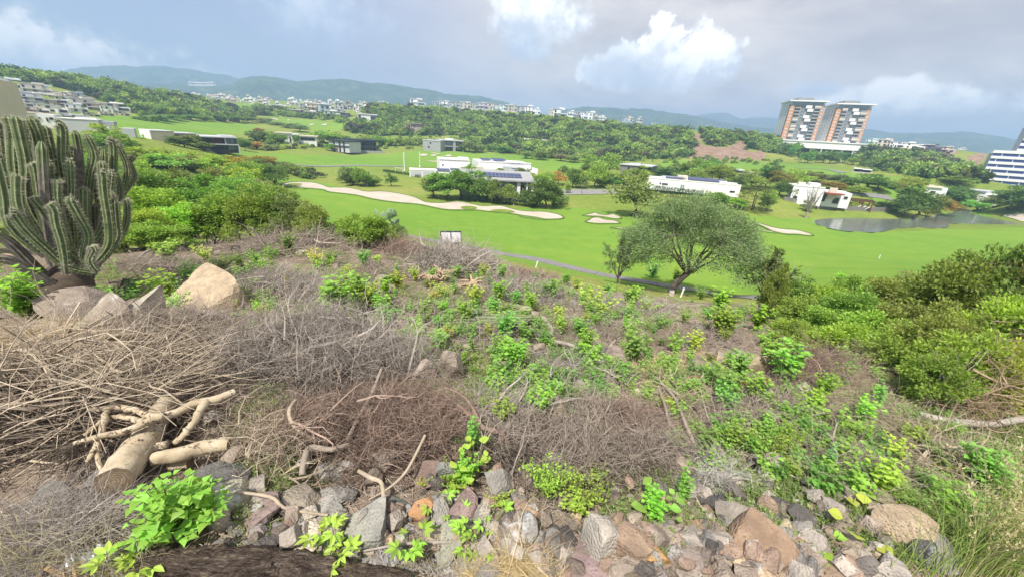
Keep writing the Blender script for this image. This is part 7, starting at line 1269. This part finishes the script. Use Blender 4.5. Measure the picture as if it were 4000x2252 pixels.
def ribbed(P, R, ribs=8, depth=.26, age=None):
    P, a, b_ = frames(P); k = ribs*2; nn = len(P); th = np.arange(k)/k*2*np.pi; rad = np.where(np.arange(k) % 2 == 0, 1., 1-depth); V = P[:, None]+(np.asarray(R)[:, None]*rad[None])[:, :, None]*(np.cos(th)[None, :, None]*a[:, None]+np.sin(th)[None, :, None]*b_[:, None])
    i = np.arange(nn-1)[:, None]*k; j = np.arange(k)[None]; j2 = (j+1) % k; Q = np.stack([i+j, i+j2, i+k+j2, i+k+j], -1).reshape(-1, 4); V = np.r_[V.reshape(-1, 3), P[-1:]]; T = [((nn-1)*k+q, (nn-1)*k+(q+1) % k, nn*k) for q in range(k)]
    rib = np.r_[np.tile((rad == 1.).astype(float), nn), 1.]; ag_ = np.r_[np.repeat(age if age is not None else np.zeros(nn), k), 0]; return V, Q, T, {'rib': rib, 'age': ag_}
base = G(235, 1150); cac = empty('organ_cactus', base); tag(cac, 'tall ribbed organ cactus with many upright stems at the left edge', 'cactus'); dep0 = float(proj([base])[2][0]); rxy = math.hypot(base.x, base.y)
g = np.random.default_rng(21)
def stem(pts, wpx, oldness=.0, dz=0.):
    P = []
    for px, py in pts: a, s = ray(px, py); r = rxy+dz; P.append((r*math.sin(a), r*math.cos(a), CAMZ+s*r))
    Pc = curve(P, 16); L_ = wpx*dep0/FOC/2*1.0; tt = np.linspace(0, 1, 16); R = L_*np.minimum(1, .72+tt*1.2)*np.sqrt(np.clip(1-((tt-.93)/.075).clip(0, 1)**2, .04, 1)); ag_ = np.maximum(np.clip(oldness*1.3-tt*1.4*oldness+.1*oldness, 0, 1), np.clip(.75-tt*g.uniform(2.2, 4.5), 0, 1))+(.35 if oldness > .8 else 0)
    V, Q, T, at2 = ribbed(Pc, R, int(g.integers(7, 10)), .24, ag_); obj('stem', mesh_np('stem', V-np.array(base), Q, T, cm, False, at2), cac)
    if oldness < .8:
        nr = np.nonzero(at2['rib'][:-1] > .5)[0]; kk = (len(V)-1)//16; ctr_ = V[:-1].reshape(16, kk, 3).mean(1)[nr//kk]; c_ = V[nr]-np.array(base); o_ = unit(V[nr]-ctr_)
        for f_ in (0, .5):
            c2 = c_ if f_ == 0 else (c_+np.roll(c_, -kk//2, 0))/2
            if f_: c2 = c2[:-kk//2]; o2 = o_[:-kk//2]
            else: o2 = o_
            for q in range(4): SPN.append(np.stack([c2, c2+(o2+g.normal(size=o2.shape)*.6)*.022], 1))
SPN = []
B0 = (300, 1090)
for pts, wd, old, dz in (
    ([(370, 1050), (280, 1030), (170, 970), (100, 900), (55, 830), (35, 825)], 42, 0, -.9), ([(350, 1045), (290, 980), (230, 890), (180, 830), (150, 780), (140, 770)], 40, .1, -.7), ([(360, 1040), (320, 1000), (335, 920), (310, 850), (290, 780), (288, 775)], 40, 0, -1.0), ([(380, 1030), (430, 970), (425, 880), (410, 760), (400, 680), (395, 675)], 40, 0, -.8), ([(400, 1020), (450, 940), (465, 860), (460, 790), (462, 782)], 34, 0, -.6), ([(410, 1000), (480, 900), (500, 830), (490, 785), (488, 780)], 30, .1, -.4), ([(260, 1060), (240, 960), (230, 880), (210, 820), (205, 806)], 38, 0, -1.1), ([(370, 1060), (360, 1020), (365, 975), (363, 965)], 32, 0, -1.2),
    ([(320, 1000), (340, 850), (345, 700), (350, 600), (343, 520)], 38, .3, -.2), ([(310, 990), (300, 850), (305, 700), (310, 600), (300, 515)], 34, .9, .1), ([(420, 900), (440, 780), (430, 650), (420, 560), (416, 556)], 36, .4, .1), ([(450, 800), (490, 700), (490, 640), (472, 560), (470, 556)], 32, .2, .3), ([(440, 830), (500, 740), (525, 690), (528, 640), (524, 628)], 30, .2, .4), ([(430, 850), (460, 750), (450, 690), (415, 640), (412, 632)], 30, .5, .2), ([(360, 900), (400, 780), (395, 710), (388, 632)], 34, .2, -.3),
    ([(250, 950), (262, 780), (255, 640), (235, 520), (222, 485), (218, 480)], 40, .3, -.2), ([(240, 960), (200, 800), (190, 650), (182, 540), (165, 480)], 44, .4, 0), ([(220, 960), (150, 800), (165, 640), (140, 530), (125, 462)], 44, .3, -.3), ([(200, 960), (110, 800), (95, 640), (75, 520), (68, 450)], 46, .2, -.4), ([(200, 980), (80, 820), (60, 640), (40, 520), (36, 445)], 46, .4, -.1), ([(190, 980), (50, 830), (10, 640), (-10, 540), (-20, 470)], 46, .4, .1), ([(180, 1000), (60, 880), (10, 760), (-20, 640), (-30, 600)], 44, .3, -.6), ([(200, 990), (110, 880), (85, 780), (78, 700), (75, 690)], 40, .2, -.8), ([(230, 980), (170, 860), (140, 740), (130, 640), (128, 630)], 40, .2, -.6), ([(280, 970), (230, 820), (225, 720), (222, 712)], 34, .1, -.7), ([(270, 960), (280, 820), (268, 660), (252, 560), (246, 520)], 36, .3, .3), ([(180, 1000), (90, 930), (20, 860), (-20, 830)], 42, .3, -.5), ([(310, 960), (380, 830), (372, 700), (360, 620)], 32, .4, .4), ([(330, 970), (270, 760), (290, 640), (286, 560)], 34, .5, .5), ([(200, 940), (130, 720), (108, 600), (100, 500)], 38, .4, .5),
    ([(240, 1130), (150, 1040), (40, 960), (-30, 920)], 46, 1., -.3), ([(250, 1140), (140, 1085), (30, 1030), (-40, 1010)], 42, 1., -.5), ([(270, 1140), (250, 1050), (230, 960), (200, 860)], 60, 1., -.1), ([(280, 1140), (310, 1060), (340, 960), (330, 860)], 56, 1., 0), ([(300, 1140), (370, 1060), (400, 960), (420, 880)], 50, 1., .1), ([(250, 1130), (200, 1010), (140, 900), (120, 800)], 50, 1., .1)):
    stem([(x+g.normal()*7, y+g.normal()*8) for x, y in pts], wd*.74, old, dz)
for i in range(16):
    x0 = g.uniform(190, 400); y0 = g.uniform(900, 1010); x1 = x0+(x0-270)*g.uniform(.1, .6)-25; y1 = g.uniform(500, 760)+abs(x1-150)*.25
    stem([(x0*.4+150, 1020), (x0, y0), (x0*.35+x1*.65, (y0+y1)/2), (x1, y1)], g.uniform(24, 34), g.choice([0, .2, .5, .95]), g.uniform(-.9, .7))
SPN = np.concatenate(SPN); Pm = np.stack([SPN[:, 0], SPN.mean(1), SPN[:, 1]], 1); V, Q = twigs(Pm, np.full(len(Pm), .0016), 3, .2); so_ = obj('spines', mesh_np('spines', V, Q, None, wood('spine', (.42, .38, .28), (.70, .66, .55))), cac); so_['kind'] = 'stuff'
MB().tube([np.array(G(245, 1165))-np.array(base)-[0, 0, .1], np.array(at(265, 1075, rxy))-np.array(base)], [.42, .30], 12).obj('trunk', bark, cac, True)
cc_ = empty('cut_cactus', G(1960, 1240)); tag(cc_, 'striped green cut cactus stems lying on the slope behind the leafy weeds', 'cactus'); b0_ = np.array(cc_.location)
for pts, wd in (([(2110, 1240), (2040, 1225), (1960, 1222), (1780, 1212)], 17), ([(2110, 1250), (2050, 1248), (1950, 1250), (1790, 1247)], 19), ([(2090, 1235), (2030, 1205), (1990, 1198), (1940, 1205)], 15), ([(2100, 1245), (2030, 1238), (1900, 1235), (1790, 1222)], 16), ([(2060, 1250), (2030, 1262), (1950, 1258), (1850, 1262)], 15), ([(2100, 1232), (2060, 1210), (2010, 1192)], 14)):
    P = curve([toward(x, y, .945) for x, y in pts], 12); d_ = float(proj([P[0]])[2][0]); tt = np.linspace(0, 1, 12); V, Q, T, at2 = ribbed(P-b0_, wd*d_/FOC/2*1.5*np.sqrt(np.clip(1-((tt-.9)/.1).clip(0, 1)**2, .05, 1)), 7, .3); obj('stem', mesh_np('stem', V, Q, T, cm, False, at2), cc_)
# prickly pear in the thicket
pp = empty('prickly_pear', G(1510, 935)); tag(pp, 'pale prickly pear cactus beside the round bush at the rim', 'cactus'); g = np.random.default_rng(3); V0, T0 = ico(2); pm = mat('pear_pad', (.22, .32, .17), .7, .2); d_ = float(proj([pp.location])[2][0])/FOC; pads = [(0, 0, .1, .0)]
for k in range(34):
    x = g.uniform(-55, 55)*d_; z = g.uniform(5, 105)*d_; y = g.uniform(-.6, .6); o = obj('pad', bpy.data.meshes.get('pear_pad_mesh') or mesh_np('pear_pad_mesh', V0*np.array([.5, .10, .62]), None, T0, pm, True), pp, (x, y, z)); s_ = g.uniform(22, 30)*d_; o.scale = (s_, s_, s_); o.rotation_euler = (g.normal()*.4, g.normal()*.5, g.uniform(0, 6.28))
# ------------------------------------------------------------------ notice board
s0 = G(1764, 990); sb = empty('notice_board', s0, -math.atan2(s0.x, s0.y)*.6); tag(sb, 'blank white notice board in a dark frame on two thin posts at the rim', 'sign'); dd = float(proj([s0])[2][0]); q0 = proj([s0, (s0.x, s0.y, s0.z+1)]); uu = 1/float(q0[1][0]-q0[1][1]); wB = 78*dd/FOC*1.02; zb0 = (985-944)*uu; zb1 = (985-898)*uu; t_ = .028; fm = mat('dark_frame', (.03, .04, .06), .6); pnl = mat('sheet_white', (.84, .85, .87), .5)
x0 = -wB/2
for xa, xb in ((x0+t_, -t_/2), (t_/2, x0+wB-t_)): MB().box(xa, xb, -.01, .01, zb0+t_, zb1-t_).obj('panel', pnl, sb)
for xa in (x0, -t_/2, x0+wB-t_): MB().box(xa, xa+t_, -.025, .025, zb0+t_, zb1-t_).obj('frame_upright', fm, sb)
for za in (zb0, zb1-t_): MB().box(x0, x0+wB, -.025, .025, za, za+t_).obj('frame_rail', fm, sb)
MB().box(-t_/2, t_/2, -.02, .02, -.3, zb0-.002).obj('post', fm, sb); sb.rotation_euler[1] = -.04
# ------------------------------------------------------------------ umbrella tree, sapling, bare trees
LFm = leaf_mat('feathery_leaves', (.17, .25, .11), (.235, .33, .15), (.33, .42, .20), .35, .6, False, .15)
def umbrella(px, py, ptop, wpx, label, nm, seed, nl, fork_f, lf, stemr, nlim, cat='tree', shape=(1., .42), leaves=LFm, low=-.15, side=0., zc=.60):
    g0_, h, wd = size_at(px, py, ptop, wpx); e = empty(nm, g0_); tag(e, label, cat); g = np.random.default_rng(seed); R_ = wd/2; mb = MB(); F_ = np.array([side*.5, .1, h*fork_f]); t = np.linspace(0, 1, 7)[:, None]
    trunk = np.array([0, 0, -.15])*(1-t)+F_*t+np.array([side*.25, 0, 0])*np.sin(t*3.14); mb.tube(trunk, stemr*(1.25-.4*t[:, 0]+.6*(1-t[:, 0])**8), 10)
    C = []; D = []
    for i in range(nlim):
        a = i/nlim*6.28+g.uniform(-.25, .25); rad = R_*g.uniform(.45, .9)*(1 if i % 3 else .35); tip = np.array([math.cos(a)*rad+side, math.sin(a)*rad, h*(zc+.30*(1-(rad/R_)**1.5)+g.uniform(-.05, .06))]); t = np.linspace(0, 1, 8)[:, None]; ctrl = F_*.55+tip*.45+np.array([0, 0, -.10*h*(rad/R_)])
        P = F_*(1-t)**2+2*ctrl*t*(1-t)+tip*t*t+g.normal(size=(8, 3))*.03; mb.tube(P, stemr*.62*(1-.86*t[:, 0]), 7, False)
        for j in range(10):
            k = g.integers(3, 8); p0 = P[k]; d = unit((p0-np.array([0, 0, h*.25]))*np.array([1, 1, .55])+g.normal(size=3)*h*.16); l = R_*g.uniform(.25, .55); q = p0+d*l*np.linspace(0, 1, 5)[:, None]+g.normal(size=(5, 3))*.05+np.array([0, 0, .06*l])*np.sin(np.linspace(0, 3, 5))[:, None]; mb.tube(q, stemr*.11*(1-.7*np.linspace(0, 1, 5)), 4, False)
            for m_ in range(5):
                s = q[g.integers(1, 5)]; d2 = unit(d+g.normal(size=3)*.55); l2 = R_*g.uniform(.10, .24); C.append((s, d2, l2))
    mb.obj('trunk', wall_mat('mesquite_bark', (.15, .125, .10), .4, 7, .95, .3) if leaves is LFm else bark_pale, e, True)
    if leaves is not None:
        k = g.integers(0, len(C), nl); s = np.array([C[i][0] for i in k]); d2 = np.array([C[i][1] for i in k]); l2 = np.array([C[i][2] for i in k]); f = g.random(nl)[:, None]; pos = s+d2*l2[:, None]*f+g.normal(size=(nl, 3))*l2[:, None]*.14-np.array([0, 0, .10])*f*f*l2[:, None]; V, Q = leaf_quads(pos, d2+g.normal(size=(nl, 3))*.7, lf*g.uniform(.6, 1.4, nl), .30, .5, g); obj('crown', mesh_np('crown', V, Q, None, leaves), e)
        P2 = np.stack([s, s+d2*l2[:, None]*.5, s+d2*l2[:, None]], 1)[:700]; Vt, Qt = twigs(P2, np.full(len(P2), .008), 3); obj('twigs', mesh_np('twigs', Vt, Qt, None, bark), e)['kind'] = 'stuff'
    return e
g0_, h, wd = size_at(2622, 1140, 798, 510); e = empty('mesquite_tree', g0_); tag(e, 'umbrella shaped feathery grey green tree beside the cart path', 'tree'); g = np.random.default_rng(11); mb = MB(); Rr = wd/2; ox = wd*.075
F_ = np.array([h*.14, .1, h*.22]); t = np.linspace(0, 1, 8)[:, None]; mb.tube(np.array([0, 0, -.2])*(1-t)+F_*t+np.array([-.25, 0, 0])*np.sin(t*3.14), .23*(1.2-.35*t[:, 0]+.6*(1-t[:, 0])**8), 10)
K = 190; rho = np.sqrt(g.random(K)); th = g.uniform(0, 6.28, K); zt = 1-.50*rho**2.4; zb_ = .50-.24*rho**1.5; bz = g.random(K)**.55; CC = np.c_[ox+Rr*.93*rho*np.cos(th), Rr*.93*rho*np.sin(th), h*(zb_+(zt-zb_)*bz-.03)]
main = []
for i in range(13):
    a = i/13*6.28+g.uniform(-.2, .2); rad = Rr*(.62 if i % 3 else .28); tip = np.array([ox+math.cos(a)*rad, math.sin(a)*rad, h*(.62+.12*g.random())]); t = np.linspace(0, 1, 9)[:, None]; ctrl = F_*.6+tip*.4+np.array([0, 0, -.07*h]); P = F_*(1-t)**2+2*ctrl*t*(1-t)+tip*t*t+g.normal(size=(9, 3))*.04; mb.tube(P, .12*(1-.8*t[:, 0]), 7, False); main.append(P)
MP = np.concatenate([P[3:] for P in main])
for c_ in CC:
    k = np.argmin(np.linalg.norm(MP-c_, axis=1)+.4*g.random(len(MP))); p0 = MP[k]; t = np.linspace(0, 1, 6)[:, None]; mb.tube(p0*(1-t)+c_*t+np.array([0, 0, .12])*np.sin(t*3)+g.normal(size=(6, 3))*.04, .035*(1-.75*t[:, 0]), 4, False)
mb.obj('trunk', wall_mat('mesquite_bark', (.17, .14, .115), .4, 7, .95, .3), e, True)
nl = 58000; k = g.integers(0, K, nl); out_ = unit(CC[k]-np.array([ox, 0, h*.35])); rd = out_*np.array([1, 1, .5])+g.normal(size=(nl, 3))*.5; f = g.random((nl, 1)); cs_ = Rr*g.uniform(.10, .19, K)[k][:, None]; pos = CC[k]+unit(g.normal(size=(nl, 3)))*cs_*g.random((nl, 1))**.45*np.array([1.15, 1.15, .62])+out_*cs_*.6*f
V, Q = leaf_quads(pos, rd, .135*g.uniform(.6, 1.5, nl), .36, .55, g); obj('crown', mesh_np('crown', V, Q, None, LFm), e)
umbrella(2412, 1110, 930, 125, 'slender feathery sapling left of the umbrella shaped tree', 'sapling', 12, 4200, .12, .13, .07, 9, zc=.62)
umbrella(3148, 852, 735, 85, 'bare grey leafless tree in front of the red trimmed white house', 'bare_tree', 13, 0, .18, .1, .22, 12, leaves=None, zc=.72)
umbrella(2960, 1240, 1015, 130, 'half dead thin tree with pale trunk at the left end of the right hand shrubs', 'dead_tree', 14, 900, .42, .12, .045, 8, leaves=leaf_mat('sparse_leaves', (.10, .15, .04), (.15, .21, .06), (.22, .28, .09), .3, .6, False), zc=.70)
g0_ = None
# layered dark cedar right of the long house
gq, h, wd = size_at(2935, 822, 722, 130); e = empty('layered_tree', gq); tag(e, 'dark layered tree with yellowish tips right of the long white house', 'tree'); g = np.random.default_rng(8); MB().tube([(0, 0, -.1), (0, 0, h*.9)], [.16, .05], 8).obj('trunk', bark, e, True); MB().tube([(.5, .2, -.1), (.4, .1, h*.6)], [.12, .05], 7).obj('trunk', bark, e, True); C = []
for k in range(9):
    z = h*(.14+.82*k/8.5); R_ = wd*.52*(1-.55*(k/9)**1.6)
    for i in range(11): a = g.uniform(0, 6.28); c_ = np.array([math.cos(a)*R_*g.uniform(.3, 1), math.sin(a)*R_*g.uniform(.3, 1), z+.12*g.normal()]); C.append(c_+g.normal(size=(34, 3))*np.array([.5, .5, .10]))
C = np.concatenate(C); V, Q = leaf_quads(C, unit(C*np.array([1, 1, .1])+g.normal(size=C.shape)*.4), g.uniform(.16, .34, len(C)), .6, .8, g); obj('crown', mesh_np('crown', V, Q, None, leaf_mat('layered_leaves', (.035, .08, .025), (.06, .11, .03), (.30, .28, .07), .25, .6, False)), e)
# dry bare shrub stems standing under the right hand shrubs
for k, (px, py, ptop, wpx, lab) in enumerate(((3610, 1600, 1370, 260, 'bare grey stems of the shrub above the silvery fallen limb'), (3390, 1440, 1330, 240, 'dry fanned stems under the right hand shrubs'), (1230, 950, 870, 90, 'dead grey twigs in front of the thicket'), (830, 1000, 905, 110, 'fan of pale dead stems leaning in front of the thicket'), (1085, 900, 735, 90, 'thin dead twigs sticking out of the thicket top'), (3100, 1130, 1010, 160, 'leafless pale twigs above the right hand shrubs'))):
    gq, h, wd = size_at(px, py, ptop, wpx); e = empty('dead_shrub', gq); tag(e, lab, 'dead shrub'); g = np.random.default_rng(60+k)
    for i in range(14):
        a = g.uniform(0, 6.28); tp = np.array([math.cos(a)*wd*.5*g.uniform(.2, 1), math.sin(a)*wd*.3, h*g.uniform(.6, 1.05)]); t = np.linspace(0, 1, 7)[:, None]; P = tp*np.array([1, 1, 0])*t**1.5+np.array([0, 0, tp[2]])*t+g.normal(size=(7, 3))*.02*h; P[0] = (0, 0, -.05); MB().tube(P, .006*h**.5*(1.6-1.2*t[:, 0]), 5, False).obj('stem', tw_grey, e)
# crumpled paper at the bottom left
pe = empty('crumpled_paper', G(300, 2205)); tag(pe, 'crumpled tan and white paper litter at the bottom left', 'litter'); g = np.random.default_rng(4)
for nm, c_, dx, s_ in (('tan_sheet', (.62, .42, .22), 0, .12), ('white_sheet', (.75, .78, .74), .06, .07)):
    u_, v_ = np.meshgrid(np.linspace(-1, 1, 9), np.linspace(-1, 1, 7)); V = np.c_[u_.ravel()*s_+dx, v_.ravel()*s_*.6, .03+.025*g.normal(size=63)+(.02 if dx else 0)]; i = np.arange(6)[:, None]*9+np.arange(8)[None]; mm2 = mat(nm, c_, .8); o = obj(nm, mesh_np(nm, V, np.stack([i, i+1, i+10, i+9], -1).reshape(-1, 4), None, mm2), pe)
# ------------------------------------------------------------------ labels that single each plant or stone out
def ordinal(i): return ['closest', 'second closest', 'third closest', 'fourth closest', 'fifth closest', 'sixth closest', 'seventh closest', 'eighth closest', 'ninth closest', 'tenth closest', 'eleventh closest', 'twelfth closest', 'thirteenth closest', 'fourteenth closest', 'fifteenth closest', 'sixteenth closest', 'seventeenth closest', 'eighteenth closest'][min(i, 17)]
buckets = {}
for o, desc, px, py in ITEMS:
    best = min(LAND, key=lambda l: math.hypot(px-l[1], (py-l[2])*1.6)*(1 if abs(py-l[2])+abs(px-l[1]) > 12 else 3))
    dx = px-best[1]; dy = (py-best[2])*1.6
    rel = ('right of' if dx > 0 else 'left of') if abs(dx) > abs(dy) else ('in front of' if dy > 0 else 'behind')
    buckets.setdefault((desc, rel, best[0]), []).append((math.hypot(dx, dy), o))
for (desc, rel, lm), L in buckets.items():
    L.sort(key=lambda t: t[0])
    for i, (d, o) in enumerate(L):
        lb = f'{desc} {rel} the {lm}' + (f', {ordinal(i)} to it' if len(L) > 1 else '')
        if len(lb.split()) > 16: lb = lb.replace(' knee high', '').replace('knee high ', '').replace(' to it', '')
        o['label'] = lb
for p in PROTO:
    if p.name not in used and not p.get('category'):
        for ch in list(p.children): bpy.data.objects.remove(ch)
        bpy.data.objects.remove(p)
